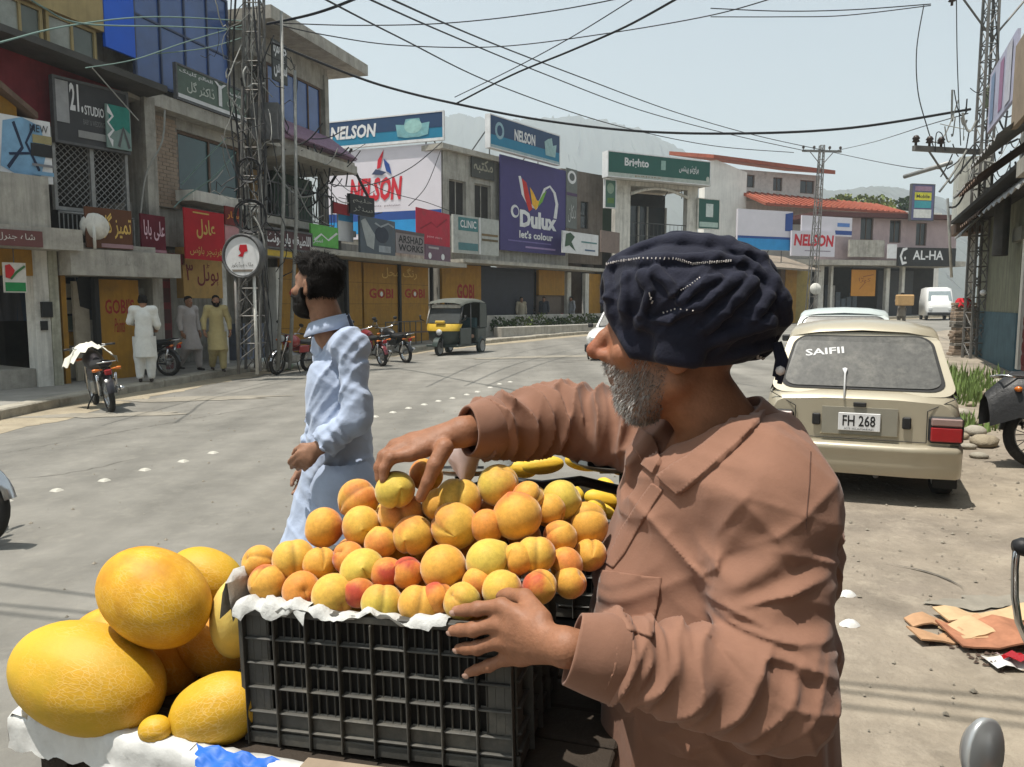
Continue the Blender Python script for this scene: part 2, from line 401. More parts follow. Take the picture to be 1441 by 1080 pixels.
def grad(fn, p, e=0.002):
 g = np.stack([fn(p + A3((e, 0, 0))) - fn(p - A3((e, 0, 0))), fn(p + A3((0, e, 0))) - fn(p - A3((0, e, 0))), fn(p + A3((0, 0, e))) - fn(p - A3((0, 0, e)))], 1)
 return g / (np.linalg.norm(g, axis=1)[:, None] + 1e-9)
# ------------------------------------------------------------------ ground, road, pavement, kerb
def curve_pts(pts, step):
 """resample a plan polyline (Catmull-Rom)"""
 P = [Vector((p[0], p[1])) for p in pts]; out = []
 for i in range(len(P) - 1):
  a = P[max(i - 1, 0)]; b = P[i]; c = P[i + 1]; d = P[min(i + 2, len(P) - 1)]
  n = max(1, int((c - b).length / step))
  for j in range(n):
   t = j / n
   out.append(0.5 * ((2 * b) + (c - a) * t + (2 * a - 5 * b + 4 * c - d) * t * t + (3 * b - a - 3 * c + d) * t ** 3))
 out.append(P[-1]); return out
m_dust = mat('dusty_ground', (0.30, 0.255, 0.195), rough=0.95, var=0.38, scale=2.2, bump=0.9, bscale=16, col2=(0.235, 0.20, 0.16), c2amt=0.5, c2scale=0.6, dirt=((0.38, 0.33, 0.26), 5.0, 0.7))
m_road = mat('worn_asphalt', (0.215, 0.204, 0.18), rough=0.9, var=0.28, scale=1.6, bump=0.5, bscale=60, col2=(0.165, 0.157, 0.138), c2amt=0.35, c2scale=0.35, dirt=((0.25, 0.235, 0.2), 9.0, 0.6))
m_verge = mat('roadside_dirt', (0.33, 0.28, 0.20), rough=0.95, var=0.35, scale=3.0, bump=0.8, bscale=24, dirt=((0.25, 0.22, 0.17), 6.0, 0.6))
m_conc = mat('old_concrete', (0.40, 0.375, 0.325), rough=0.9, var=0.3, scale=3.0, bump=0.4, bscale=30, streak=0.4, dirt=((0.12, 0.11, 0.09), 1.4, 0.6))
m_kerb = mat('kerb_concrete', (0.36, 0.33, 0.27), rough=0.92, var=0.35, scale=4.0, bump=0.6, bscale=24, dirt=((0.16, 0.14, 0.11), 2.6, 0.7))
m_pave = mat('pavement_concrete', (0.28, 0.265, 0.235), rough=0.9, var=0.3, scale=2.0, bump=0.4, bscale=30, dirt=((0.14, 0.13, 0.11), 1.2, 0.6))
def wheel_bands(m):
 nt = m.node_tree; N, L = nt.nodes, nt.links; b = N['Principled BSDF']; src = b.inputs['Base Color'].links[0].from_socket; tc = N.new('ShaderNodeTexCoord'); mp = N.new('ShaderNodeMapping'); mp.inputs['Rotation'].default_value = (0, 0, R(20)); mp.inputs['Scale'].default_value = (1.1, .05, 1); L.new(tc.outputs['Object'], mp.inputs[0])
 n = N.new('ShaderNodeTexNoise'); n.inputs['Scale'].default_value = 1.0; n.inputs['Detail'].default_value = 5; L.new(mp.outputs[0], n.inputs['Vector']); r = N.new('ShaderNodeMapRange'); r.inputs[1].default_value = .35; r.inputs[2].default_value = .65; r.inputs[3].default_value = .78; r.inputs[4].default_value = 1.12; L.new(n.outputs['Fac'], r.inputs[0])
 x = N.new('ShaderNodeVectorMath'); x.operation = 'SCALE'; L.new(src, x.inputs[0]); L.new(r.outputs[0], x.inputs['Scale']); L.new(x.outputs[0], b.inputs['Base Color'])
wheel_bands(m_road)
mb = MB()
xs = [-1600, -400, -120, -60, -40] + [-40 + 4 * i for i in range(1, 21)] + [60, 120, 400, 1600]
ys = [-60, -20, -8, 0, 6, 12, 20, 30, 45, 60, 90, 150, 300, 800, 1700]
P = [[(x, y, gz(x)) for x in xs] for y in ys]; mb.grid(P); ground = mb.obj('ground', m_dust); tag(ground, kind='structure')
KERB = curve_pts([(-7.2, -6), (-7.4, 4), (-7.51, 11.35), (-7.37, 14.1), (-7.1, 15.9), (-6.56, 18.9), (-5.79, 21.9), (-3.05, 27.6), (-0.84, 31.2), (4.04, 38.6), (12.5, 46.2), (24, 52.5), (40, 58), (60, 62)], 0.5)
RIGHT = curve_pts([(-2.6, -6), (-1.0, -1), (-0.1, 1.2), (0.8, 3.6), (1.75, 5.9), (3.3, 9.6), (6.0, 15.5), (9.0, 21.5), (14, 29), (22, 37), (34, 44), (50, 50), (64, 54)], 0.5)
def strip(name, L, Rr, n, dz, m, jl=0.0, jr=0.0, across=6, seed=1):
 r = random.Random(seed); rows = []; jlv = jrv = j2 = 0.0
 for i in range(n):
  fa = i * (len(L) - 1) / (n - 1); ia = min(int(fa), len(L) - 2); a = L[ia].lerp(L[ia + 1], fa - ia); fb = i * (len(Rr) - 1) / (n - 1); ib = min(int(fb), len(Rr) - 2); b = Rr[ib].lerp(Rr[ib + 1], fb - ib)
  jlv = jlv * .6 + r.uniform(-jl, jl); j2 = j2 * .93 + r.uniform(-jr, jr) * .35; jrv = j2 + r.uniform(-jr, jr) * .22; d = (b - a).normalized(); row = []
  for k in range(across + 1):
   q = (a + d * jlv).lerp(b + d * jrv, k / across); row.append((q.x, q.y, gz(q.x) + dz))
  rows.append(row)
 b_ = MB(); b_.grid([rw[::-1] for rw in rows]); return tag(b_.obj(name, m), kind='structure')
strip('road', KERB, RIGHT, 1500, 0.004, m_road, 0.0, 0.16, seed=3)
def offset(L, d):
 o = []
 for i, p in enumerate(L):
  t = (L[min(i + 1, len(L) - 1)] - L[max(i - 1, 0)]).normalized(); o.append(p + Vector((t.y, -t.x)) * d)
 return o
strip('roadside_dirt', offset(KERB, -0.02), offset(KERB, 1.0), 700, 0.008, m_verge, 0, 0.22, across=3, seed=9)
strip('pavement', offset(KERB, -5.0), offset(KERB, -0.26), 200, 0.15, m_pave, across=4)
# kerb stones, each its own piece
kroot = tag(bpy.data.objects.new('kerb', None), kind='structure'); COL.objects.link(kroot)
kp = KERB; i = 0; rk = random.Random(5)
while i < len(kp) - 3:
 if kp[i].y < 8: i += 2; continue
 a, b = kp[i], kp[i + 2]
 if a.y < 42:
  t = (b - a).normalized(); nrm = Vector((-t.y, t.x)); o = Vector((a.x, a.y, gz(a.x) + rk.uniform(-.012, .01)))
  T = frame(o, Vector((t.x, t.y, (gz(b.x) - gz(a.x)) / (b - a).length)), z=(0, 0, 1))
  L_ = (b - a).length
  m = MB(); m.bbox(0.006, L_ - 0.006, -0.02 + rk.uniform(-.01, .01), 0.28, -0.05, 0.16, 0.02 + rk.random() * .015, T); m.obj('kerb_stone', m_kerb, kroot)
 i += 2
far = [p for p in kp if p.y >= 41.5]
b_ = MB()
for a, b in zip(far[:-1], far[1:]):
 t = (b - a).normalized(); T = frame((a.x, a.y, gz(a.x)), (t.x, t.y, 0), z=(0, 0, 1)); b_.box(0, (b - a).length, 0, 0.28, -0.05, 0.16, T)
b_.obj('kerb_run', m_kerb, kroot); 
# raised road studs along the lane line
m_stud = mat('road_stud_white', (0.5, 0.48, 0.42), rough=0.6, var=0.3, scale=30)
sp = [G(8, 706), G(80, 690), G(147, 677), G(250, 648), G(520, 583), G(560, 575), G(592, 569), G(622, 563), G(652, 557), G(675, 552), G(700, 545)]
st_px = [(8, 706), (80, 691), (147, 677), (204, 662), (258, 650), (300, 638), (528, 587), (553, 581), (575, 575), (597, 570), (617, 565), (637, 561), (657, 556), (672, 552), (690, 546), (703, 541), (718, 538)]
sm_ = MB(); sm_.add([(-.045, -.04, 0), (.045, -.04, 0), (.045, .04, 0), (-.045, .04, 0), (-.025, -.022, .018), (.025, -.022, .018), (.025, .022, .018), (-.025, .022, .018)], [(3, 2, 1, 0), (4, 5, 6, 7), (0, 1, 5, 4), (1, 2, 6, 5), (2, 3, 7, 6), (3, 0, 4, 7)])
stud_me = sm_.mesh('road_stud'); stud_me.materials.append(m_stud)
for (a, b) in st_px:
 g = G(a, b, 0.004); o = bpy.data.objects.new('road_stud', stud_me); link(o); o.location = g; o.rotation_euler = (0, 0, R(-22)); 
 tag(o, 'small white raised stud in the line along the asphalt road', 'road stud', 'studs of the lane line')
# pebbles and litter chips scattered on the dusty ground
rp = random.Random(11); pb = MB()
for _ in range(2600):
 if rp.random() < .6: x, y = rp.uniform(.6, 7), rp.uniform(1.6, 9)
 else: x, y = rp.uniform(-7, 1), rp.uniform(2, 26)
 if x < -7: continue
 s = rp.choice((.004, .006, .008, .012)) * rp.uniform(.6, 1.5); z = gz(x) + .006; a = rp.uniform(0, 6.28); c, sn = math.cos(a) * s, math.sin(a) * s
 pb.add([(x - c, y - sn, z), (x + sn, y - c, z), (x + c, y + sn, z), (x - sn, y + c, z), (x, y, z + s * .8)], [(0, 1, 4), (1, 2, 4), (2, 3, 4), (3, 0, 4)])
pb.obj('gravel', mat('pebbles', (0.26, 0.23, 0.185), var=0.5, scale=25, rough=.95), kind='stuff', label='loose pebbles and chips scattered over the dusty roadside')
# tar seams, oil stains and dust drifts lying on the road
m_tar = mat('tar_seam', (0.11, 0.103, 0.09), rough=.85, var=.4, scale=8)
m_drift = mat('dust_drift', (0.255, 0.232, 0.19), rough=.95, var=.3, scale=5, bump=.4, bscale=30)
m_oil = mat('old_patch', (0.17, 0.16, 0.14), rough=.85, var=.35, scale=4, bump=.4, bscale=50)
def crack(pts, w, m, name, z=.009, seed=0, jit=.05):
 r = random.Random(seed); P = curve_pts([(a.x, a.y) for a in pts], .07); vs = []; 
 for i, q in enumerate(P):
  t = (P[min(i + 1, len(P) - 1)] - P[max(i - 1, 0)]).normalized(); n = Vector((-t.y, t.x)); ww = w * r.uniform(.25, 1.2) * min(1, i / 3, (len(P) - 1 - i) / 3 + .05); o = q + n * r.uniform(-jit, jit)
  vs += [(o.x - n.x * ww, o.y - n.y * ww, gz(o.x) + z), (o.x + n.x * ww, o.y + n.y * ww, gz(o.x) + z)]
 b = MB(); b.add(vs, [(2 * i, 2 * i + 2, 2 * i + 3, 2 * i + 1) for i in range(len(P) - 1)]); tag(b.obj(name, m), kind='structure')
for k, (pts, w, j) in enumerate((([G(1232, 792), G(1262, 797), G(1300, 805), G(1335, 818), G(1358, 832)], .009, .012), ([G(0, 640), G(150, 612), G(330, 580), G(420, 566)], .007, .02), ([G(540, 660), G(640, 610), G(760, 560), G(800, 545)], .008, .03), ([G(0, 676), G(90, 668), G(200, 645)], .006, .03))): crack(pts, w, m_tar, 'road_crack', seed=k, jit=j)
for k, (px, py, rx, ry, m) in enumerate(((280, 562, 1.5, .3, m_drift), (1390, 850, .25, .1, m_drift), (760, 503, 2.2, .4, m_drift), (150, 585, 1.0, .3, m_drift))):
 g = G(px, py); r = random.Random(k); n = 40; ph = [r.uniform(0, 6.28) for _ in range(6)]
 vs = [(g.x, g.y, gz(g.x) + .0115)] + [(g.x + rx * math.cos(a) * f, g.y + ry * math.sin(a) * f, gz(g.x + rx * math.cos(a) * f) + .0115) for a, f in ((6.283 * i / n, 1 + .22 * math.sin(2 * 6.283 * i / n + ph[0]) + .15 * math.sin(5 * 6.283 * i / n + ph[1]) + .1 * math.sin(11 * 6.283 * i / n + ph[2]) + r.uniform(-.08, .08)) for i in range(n))]
 b = MB(); b.add(vs, [(0, i + 1, (i + 1) % n + 1) for i in range(n)]); tag(b.obj('tar_patch' if m is m_oil else 'dust_drift', m), kind='structure')
# ------------------------------------------------------------------ buildings
class Fac:
 """a facade plane: u runs along the front, v is height, n points out to the street"""
 def __init__(s, A, B):
  s.A = Vector((A[0], A[1], 0)); d = Vector((B[0] - A[0], B[1] - A[1], 0)); s.len = d.length; s.u = d.normalized(); s.n = Vector((s.u.y, -s.u.x, 0))
  s.T = frame(s.A, s.u, z=s.n)                    # local x = u, y = up, z = out
 def uv(s, px, py, off=0.0):
  d = ray(px, py); t = (s.A + s.n * off - O3).dot(s.n) / d.dot(s.n); p = O3 + d * t
  return (p - s.A).dot(s.u), p.z
 def rect(s, x0, y0, x1, y1, off=0.0):               # photo rectangle -> u0,u1,v0,v1 (top from mid of the top edge)
  a = s.uv(x0, (y0 + y1) / 2, off)[0]; b = s.uv(x1, (y0 + y1) / 2, off)[0]; xm = (x0 + x1) / 2
  return min(a, b), max(a, b), s.uv(xm, y1, off)[1], s.uv(xm, y0, off)[1]
 def box(s, mb, u0, u1, v0, v1, n0, n1): return mb.box(u0, u1, v0, v1, n0, n1, s.T)
 def P(s, u, v, n=0.0): return s.T @ Vector((u, v, n))
def part(fn, name, m, parent, label=None):
 b = MB(); fn(b); return b.obj(name, m, parent, label)
def wall(b, F, u0, u1, v0, v1, holes, n0, n1):
 """a wall slab with openings cut through (holes: u0,u1,v0,v1)"""
 us = sorted({u0, u1} | {min(max(x, u0), u1) for h in holes for x in h[:2]}); vs = sorted({v0, v1} | {min(max(x, v0), v1) for h in holes for x in h[2:]})
 for a, c in zip(us[:-1], us[1:]):
  run = None
  for e, f in zip(vs[:-1], vs[1:]):
   mu, mv = (a + c) / 2, (e + f) / 2; solid = not any(h[0] < mu < h[1] and h[2] < mv < h[3] for h in holes)
   if solid: run = (run[0], f) if run else (e, f)
   if (not solid or f == vs[-1]) and run: F.box(b, a, c, run[0], run[1], n0, n1); run = None
def window(F, parent, u0, u1, v0, v1, n, fm, gm, nu=2, nv=1, fw=0.05, depth=0.08):
 w = part(lambda b: [F.box(b, u0, u0 + fw, v0, v1, n - depth, n), F.box(b, u1 - fw, u1, v0, v1, n - depth, n), F.box(b, u0 + fw, u1 - fw, v0, v0 + fw, n - depth, n), F.box(b, u0 + fw, u1 - fw, v1 - fw, v1, n - depth, n)]
   + [F.box(b, u0 + (u1 - u0) * i / nu - fw * .4, u0 + (u1 - u0) * i / nu + fw * .4, v0 + fw, v1 - fw, n - depth, n - .004) for i in range(1, nu)]
   + [F.box(b, u0 + fw, u1 - fw, v0 + (v1 - v0) * i / nv - fw * .4, v0 + (v1 - v0) * i / nv + fw * .4, n - depth + .003, n - .008) for i in range(1, nv)], 'window', fm, parent)
 for i in range(nu):
  for j in range(nv):
   a = u0 + (u1 - u0) * i / nu + fw * .5; c = u0 + (u1 - u0) * (i + 1) / nu - fw * .5; e = v0 + (v1 - v0) * j / nv + fw * .5; f = v0 + (v1 - v0) * (j + 1) / nv - fw * .5
   part(lambda b: F.box(b, a, c, e, f, n - depth * .7, n - depth * .55), 'pane', gm, w)
 return w
m_glass_d = mat('dark_glass', (0.02, 0.023, 0.026), rough=0.12, var=0.2, scale=2, spec=0.6)
m_glass_b = mat('blue_glass', (0.04, 0.09, 0.26), rough=0.15, var=0.3, scale=1.0, spec=0.6)
m_glass_t = mat('teal_glass', (0.012, 0.055, 0.06), rough=0.18, var=0.35, scale=1.3, spec=0.6)
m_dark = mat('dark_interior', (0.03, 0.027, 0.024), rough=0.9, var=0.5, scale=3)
m_gal = mat('galvanised', (0.3, 0.3, 0.29), rough=0.55, metal=0.4, var=0.3, scale=5, dirt=((0.12, 0.08, 0.05), 3, 0.5))
m_steel = mat('painted_steel', (0.10, 0.10, 0.10), rough=0.6, metal=0.2, var=0.3, scale=10)
m_plw = mat('old_white_plaster', (0.66, 0.64, 0.58), rough=0.9, var=0.2, scale=2.5, bump=0.25, bscale=25, streak=0.6, dirt=((0.16, 0.14, 0.11), 1.1, 0.6))
m_plg = mat('grey_plaster', (0.38, 0.36, 0.315), rough=0.92, var=0.3, scale=2.5, bump=0.35, bscale=25, streak=0.7, dirt=((0.10, 0.09, 0.075), 1.0, 0.7))
m_brickp = mat('brick_clay', (0.33, 0.25, 0.185), rough=0.92, var=0.35, scale=5, bump=0.3, bscale=40, dirt=((0.14, 0.12, 0.1), 2.5, 0.5))
m_mort = mat('mortar', (0.22, 0.2, 0.17), rough=0.95, var=0.25, scale=6)
m_yel = mat('shutter_yellow', C(164, 120, 38), rough=0.65, var=0.2, scale=4, streak=0.35, dirt=((0.12, 0.085, 0.03), 1.5, 0.5))
m_red = mat('banner_red', C(176, 20, 34), rough=0.75, var=0.2, scale=3)
m_mar = mat('maroon_sheet', C(124, 42, 48), rough=0.75, var=0.3, scale=3, streak=0.3)
m_blk = mat('near_black', (0.018, 0.018, 0.018), rough=0.6, var=0.3, scale=8)
m_white = mat('sign_white', (0.66, 0.66, 0.66), rough=0.6, var=0.12, scale=4, dirt=((0.25, 0.22, 0.18), 1.5, 0.4))
m_gold = mat('gold_letters', C(205, 170, 90), rough=0.6, var=0.2, scale=10)
m_rust = mat('rusty_sheet', (0.13, 0.085, 0.06), rough=0.85, var=0.4, scale=4, streak=0.4)
m_tile = mat('red_roof_tile', C(150, 80, 60), rough=0.85, var=0.3, scale=2, dirt=((0.16, 0.1, 0.07), 1, 0.6))
def sign(F, name, label, px, off, thick, m, parent=None, cat='sign', prints=(), frame_m=None, extra=None, group=None):
 """a board on a facade; prints: list of (kind, material, rect in 0..1 board coords, data)"""
 u0, u1, v0, v1 = F.rect(*px, off + thick)
 root = thing(name, label, cat, F.P((u0 + u1) / 2, v0, off), group=group)
 inv = Matrix.Translation(-root.location); T = F.T
 def loc(b): b.v = [tuple(Vector(v) - root.location) for v in b.v]; return b
 b = MB(); F.box(b, u0, u1, v0, v1, off, off + thick); loc(b).obj('board', m, root)
 if frame_m is not None:
  w = 0.05; b = MB()
  for q in ((u0 - w, u0 - .001, v0 - w, v1 + w), (u1 + .001, u1 + w, v0 - w, v1 + w), (u0, u1, v1 + .001, v1 + w), (u0, u1, v0 - w, v0 - .001)): F.box(b, *q, off, off + thick + .02)
  loc(b).obj('frame', frame_m, root)
 z = off + thick + 0.004
 X = lambda t: u0 + (u1 - u0) * t
 Y = lambda t: v0 + (v1 - v0) * t
 for pr in prints:
  kind, pm, (a, c, e, f) = pr[:3]; b = MB(); z += 0.0035
  if kind == 't':
   letter(b, pr[3], T, X(a), X(c), Y(e), Y(f), *(pr[4:] if len(pr) > 4 else (0.0,)), z=z); nm = 'lettering'
  elif kind == 'r': b.add([T @ Vector(q) for q in ((X(a), Y(e), z), (X(c), Y(e), z), (X(c), Y(f), z), (X(a), Y(f), z))], [(0, 1, 2, 3)]); nm = 'printed_panel'
  elif kind == 'p': b.add([T @ Vector((X(a + (c - a) * q[0]), Y(e + (f - e) * q[1]), z)) for q in pr[3]], [tuple(range(len(pr[3])))]); nm = 'printed_shape'
  elif kind == 'o':
   n = 24; b.add([T @ Vector((X((a + c) / 2) + (X(c) - X(a)) / 2 * math.cos(6.2832 * i / n), Y((e + f) / 2) + (Y(f) - Y(e)) / 2 * math.sin(6.2832 * i / n), z)) for i in range(n)], [tuple(range(n))]); nm = 'printed_disc'
  elif kind == 's':                                # stroke along points, tapering
   pts = pr[3]; ws = pr[4]; vs = []
   for i, q in enumerate(pts):
    t = Vector((pts[min(i + 1, len(pts) - 1)][0] - pts[max(i - 1, 0)][0], pts[min(i + 1, len(pts) - 1)][1] - pts[max(i - 1, 0)][1])).normalized(); n_ = Vector((-t.y, t.x)); wv = ws[i] if isinstance(ws, (list, tuple)) else ws
    for sg in (-1, 1): vs.append(T @ Vector((X(a + (c - a) * (q[0] + n_.x * wv * sg)), Y(e + (f - e) * (q[1] + n_.y * wv * sg)), z)))
   b.add(vs, [(2 * i, 2 * i + 2, 2 * i + 3, 2 * i + 1) for i in range(len(pts) - 1)]); nm = 'printed_stroke'
  loc(b).obj(nm, pm, root)
 if extra: extra(root, loc, u0, u1, v0, v1)
 return root
def building(name, label, F, u=0.0):
 r = thing(name, label, 'building', (F.A.x, F.A.y, 0)); r['_o'] = 0; del r['_o']; return r
class BP:
 """parts of one building, given in facade coordinates"""
 def __init__(s, F, name, label, cat='building'): s.F = F; s.root = thing(name, label, cat, F.A); 
 def add(s, name, m, fn, parent=None, label=None):
  b = MB(); fn(b); b.v = [tuple(Vector(v) - s.root.location) for v in b.v]; return b.obj(name, m, parent or s.root, label)
 def box(s, name, m, u0, u1, v0, v1, n0, n1, parent=None, label=None): return s.add(name, m, lambda b: s.F.box(b, u0, u1, v0, v1, n0, n1), parent, label)
 def window(s, u0, u1, v0, v1, n, fm, gm, nu=2, nv=1, fw=0.05):
  F = s.F; d = 0.08
  def fr(b):
   F.box(b, u0, u0 + fw, v0, v1, n - d, n); F.box(b, u1 - fw, u1, v0, v1, n - d, n); F.box(b, u0 + fw, u1 - fw, v0, v0 + fw, n - d, n); F.box(b, u0 + fw, u1 - fw, v1 - fw, v1, n - d, n)
   for i in range(1, nu): F.box(b, u0 + (u1 - u0) * i / nu - fw * .4, u0 + (u1 - u0) * i / nu + fw * .4, v0 + fw, v1 - fw, n - d, n - .004)
   for i in range(1, nv): F.box(b, u0 + fw, u1 - fw, v0 + (v1 - v0) * i / nv - fw * .4, v0 + (v1 - v0) * i / nv + fw * .4, n - d + .003, n - .008)
  w = s.add('window', fm, fr)
  for i in range(nu):
   for j in range(nv):
    g = gm[(i + j) % len(gm)] if isinstance(gm, list) else gm
    a = u0 + (u1 - u0) * i / nu + fw * .3; c = u0 + (u1 - u0) * (i + 1) / nu - fw * .3; e = v0 + (v1 - v0) * j / nv + fw * .3; f = v0 + (v1 - v0) * (j + 1) / nv - fw * .3
    s.add('pane', g, lambda b: F.box(b, a, c, e, f, n - d * .7, n - d * .5), w)
  return w
 def bricks(s, u0, u1, v0, v1, n, L=0.24, H=0.085, name='brick_pillar'):
  base = s.box(name, m_mort, u0, u1, v0, v1, n - 0.2, n); r = random.Random(int(u0 * 100)); row = 0; v = v0 + .01
  while v + H < v1:
   x = u0 + (-L / 2 if row % 2 else 0)
   while x < u1 - .02:
    a, c = max(x, u0) + .006, min(x + L, u1) - .006
    if c - a > .04: s.box('brick', m_brickp, a, c, v + .006, v + H - .006, n - .01, n + .008 + r.random() * .008, base)
    x += L
   v += H; row += 1
 def shutter(s, u0, u1, v0, v1, n, m, pitch=0.09, name='shutter'):
  """a roller shutter: each lath a rounded horizontal piece, joined as one curtain"""
  def fn(b):
   k = max(3, int((v1 - v0) / pitch)); h = (v1 - v0) / k
   for i in range(k): s.F.box(b, u0, u1, v0 + i * h + .004, v0 + (i + 1) * h - .004, n - .03, n + (.008 if i % 2 else .0)); 
   s.F.box(b, u0, u1, v0, v1, n - .05, n - .03)
  return s.add(name, m, fn)
 def lattice(s, u0, u1, v0, v1, n, m, step=0.16, r=0.012):
  def fn(b):
   w, h = u1 - u0, v1 - v0
   for k in range(int(-h / step), int(w / step) + 1):
    for sg in (1, -1):
     a = k * step
     t0, t1 = max(0, -a), min(h, w - a)
     if t1 <= t0: continue
     p, q = (a + t0, t0), (a + t1, t1)
     if sg < 0: p, q = (w - p[0], p[1]), (w - q[0], q[1])
     b.tube([s.F.P(u0 + p[0], v0 + p[1], n + sg * r * .6), s.F.P(u0 + q[0], v0 + q[1], n + sg * r * .6)], r, 4, cap=False)
  return s.add('grille', m, fn)
 def rail(s, u0, u1, v0, v1, n, m, k=10):
  def fn(b):
   b.tube([s.F.P(u0, v1, n), s.F.P(u1, v1, n)], .025, 6); b.tube([s.F.P(u0, v0, n), s.F.P(u1, v0, n)], .02, 6)
   for i in range(k + 1): b.tube([s.F.P(u0 + (u1 - u0) * i / k, v0, n), s.F.P(u0 + (u1 - u0) * i / k, v1, n)], .012, 5)
  return s.add('railing', m, fn)
U = 'lettering'
# ---- corner shop at the far left ------------------------------------------------------------
FA = Fac((-10.6, 12.6), (-8.25, 16.0))
zb = gz(-9) + .15
A_ = BP(FA, 'corner_shop', 'single storey shop with grey pillar, yellow fascia and dark open front')
uP0 = FA.uv(50, 450)[0]; uP1 = FA.uv(84, 450)[0]; u_l = FA.uv(-160, 450)[0]
vs_ = FA.uv(40, 352)[1]; vt = FA.uv(40, 252)[1]
A_.box('pillar', m_plw, uP0, uP0 + (uP1 - uP0) * .62, zb - .1, vs_, -.35, 0.0)
A_.box('door_post', mat('peeling_post', C(170, 168, 150), var=.4, scale=6, streak=.6), uP0 + (uP1 - uP0) * .62 + .004, uP1, zb - .1, vs_ + .1, -.2, 0.03)
A_.box('meter_box', m_blk, uP0 + .1, uP0 + .3, FA.uv(60, 447)[1], FA.uv(60, 425)[1], 0.0, .05)
A_.box('meter_box', m_blk, uP0 + .08, uP0 + .2, FA.uv(60, 465)[1], FA.uv(60, 452)[1], 0.0, .04)
A_.box('fascia', m_yel, u_l, uP0 - .003, FA.uv(25, 388)[1], vs_ , -.15, .02)
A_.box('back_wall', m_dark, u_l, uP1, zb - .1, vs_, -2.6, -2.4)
A_.box('floor_step', m_conc, u_l, uP0 - .003, zb - .1, zb + .35, -2.4, -.1)
A_.box('slab', m_conc, u_l, uP1 + .25, vs_ + .002, FA.uv(40, 322)[1], -2.6, .55)
A_.box('parapet', m_plg, u_l, FA.uv(72, 290, .55)[0], FA.uv(40, 322)[1] + .002, vt, .3, .5)
A_.box('upper_wall', m_plg, u_l, uP1 - .2, FA.uv(40, 322)[1] + .004, 6.2, -2.6, -1.2)
r_ = random.Random(2)
for k in range(7):                                      # garments hanging inside the open front
 x = u_l + 1.6 + k * .38; c = r_.choice([(60, 60, 66), (120, 116, 110), (45, 60, 80), (90, 40, 40), (130, 120, 90)])
 A_.add('hanging_garment', paint(*c), lambda b: b.grid([[FA.P(x + (i - 3) * .055 * (1 + .5 * j / 6), 2.35 - j * .19, -1.2 + .03 * math.sin(i * 2.1 + k)) for i in range(7)] for j in range(7)]))
sign(FA, 'shop_sign', 'narrow maroon shop sign strip under the concrete parapet', (-60, 322, 60, 345), .56, .06, paint(104, 64, 62), prints=[('t', m_plw, (.15, .9, .3, .8), ar('شاہ جنرل سٹور'), .0)])
sign(FA, 'hanging_sign', 'small white red and green sign hanging before the yellow fascia', (5, 370, 37, 412), .3, .03, paint(205, 200, 190),
 prints=[('r', mat('sign_green', C(30, 130, 70), rough=.6), (.05, .95, .04, .34)), ('p', mat('sign_red', C(190, 40, 45), rough=.6), (.08, .5, .45, .95), [(0, .1), (.6, .0), (1, .6), (.5, 1), (0, .9)]), ('s', mat('sign_leaf', C(60, 110, 60), rough=.6), (.3, .95, .4, .95), [(.0, .1), (.4, .5), (1, .9)], .07)],
 extra=lambda r, loc, a, b, c, d: [loc(MB().tube([FA.P((a + b) / 2, d, .315), FA.P((a + b) / 2, d + .25, .315)], .01, 6)).obj('hook', m_steel, r)])
m_bluep = mat('poster_blue', C(120, 160, 190), rough=.6, var=.3, scale=3)
sign(FA, 'shop_billboard', 'blue and white shop billboard above the concrete parapet', (-90, 158, 72, 250), .2, .08, m_white,
 prints=[('p', m_bluep, (.52, .95, .0, 1.0), [(0, .2), (.1, .9), (.5, 1), (.9, .9), (1, .5), (.8, 0), (.3, .1)]), ('s', mat('ink_navy', C(30, 44, 70), rough=.6), (.55, .9, .1, .95), [(.1, .1), (.5, .5), (.3, .95)], .04),
   ('s', MATS['ink_navy'], (.62, .9, .1, .95), [(.9, .1), (.5, .6), (.8, .95)], .04), ('s', MATS['ink_navy'], (.6, .9, .2, .6), [(0, .5), (1, .7)], .05), ('r', m_blk, (.8, 1, .42, .62)), ('r', paint(150, 140, 100), (.82, 1, .63, .76)), ('t', m_blk, (.8, .97, .8, .92), 'NEW', .0),
   ('t', m_blk, (.05, .45, .62, .9), ar('بوتیک'), .0), ('r', m_bluep, (.0, .5, .1, .5)), ('r', paint(120, 120, 124), (.8, 1, .26, .30)), ('r', MATS[m_bluep.name], (.8, 1, .12, .18))])
sign(FA, 'wall_panel', 'plain white metal panel leaning on the maroon upper wall', (28, 117, 64, 168), -.6, .05, m_white)
bp = BP(FA, 'gable_hut', 'yellow gable end under a rusty sheet roof edge', 'roof hut')
u0, u1, v0, v1 = FA.rect(-120, 110, 24, 160, .2)
bp.add('gable_wall', m_yel, lambda b: b.prism([(u0, v0), (u1, v0), (u1, v0 + .3), (u1 - 1.2, v1 + .35), (u0, v1 + 1.2)], -1.0, .15, FA.T))
bp.add('roof_sheet', m_rust, lambda b: b.prism([(u1 + .25, v0 + .1), (u1 + .25, v0 + .2), (u1 - 1.6, v1 + .95), (u1 - 1.6, v1 + .8)], -1.2, .4, FA.T))
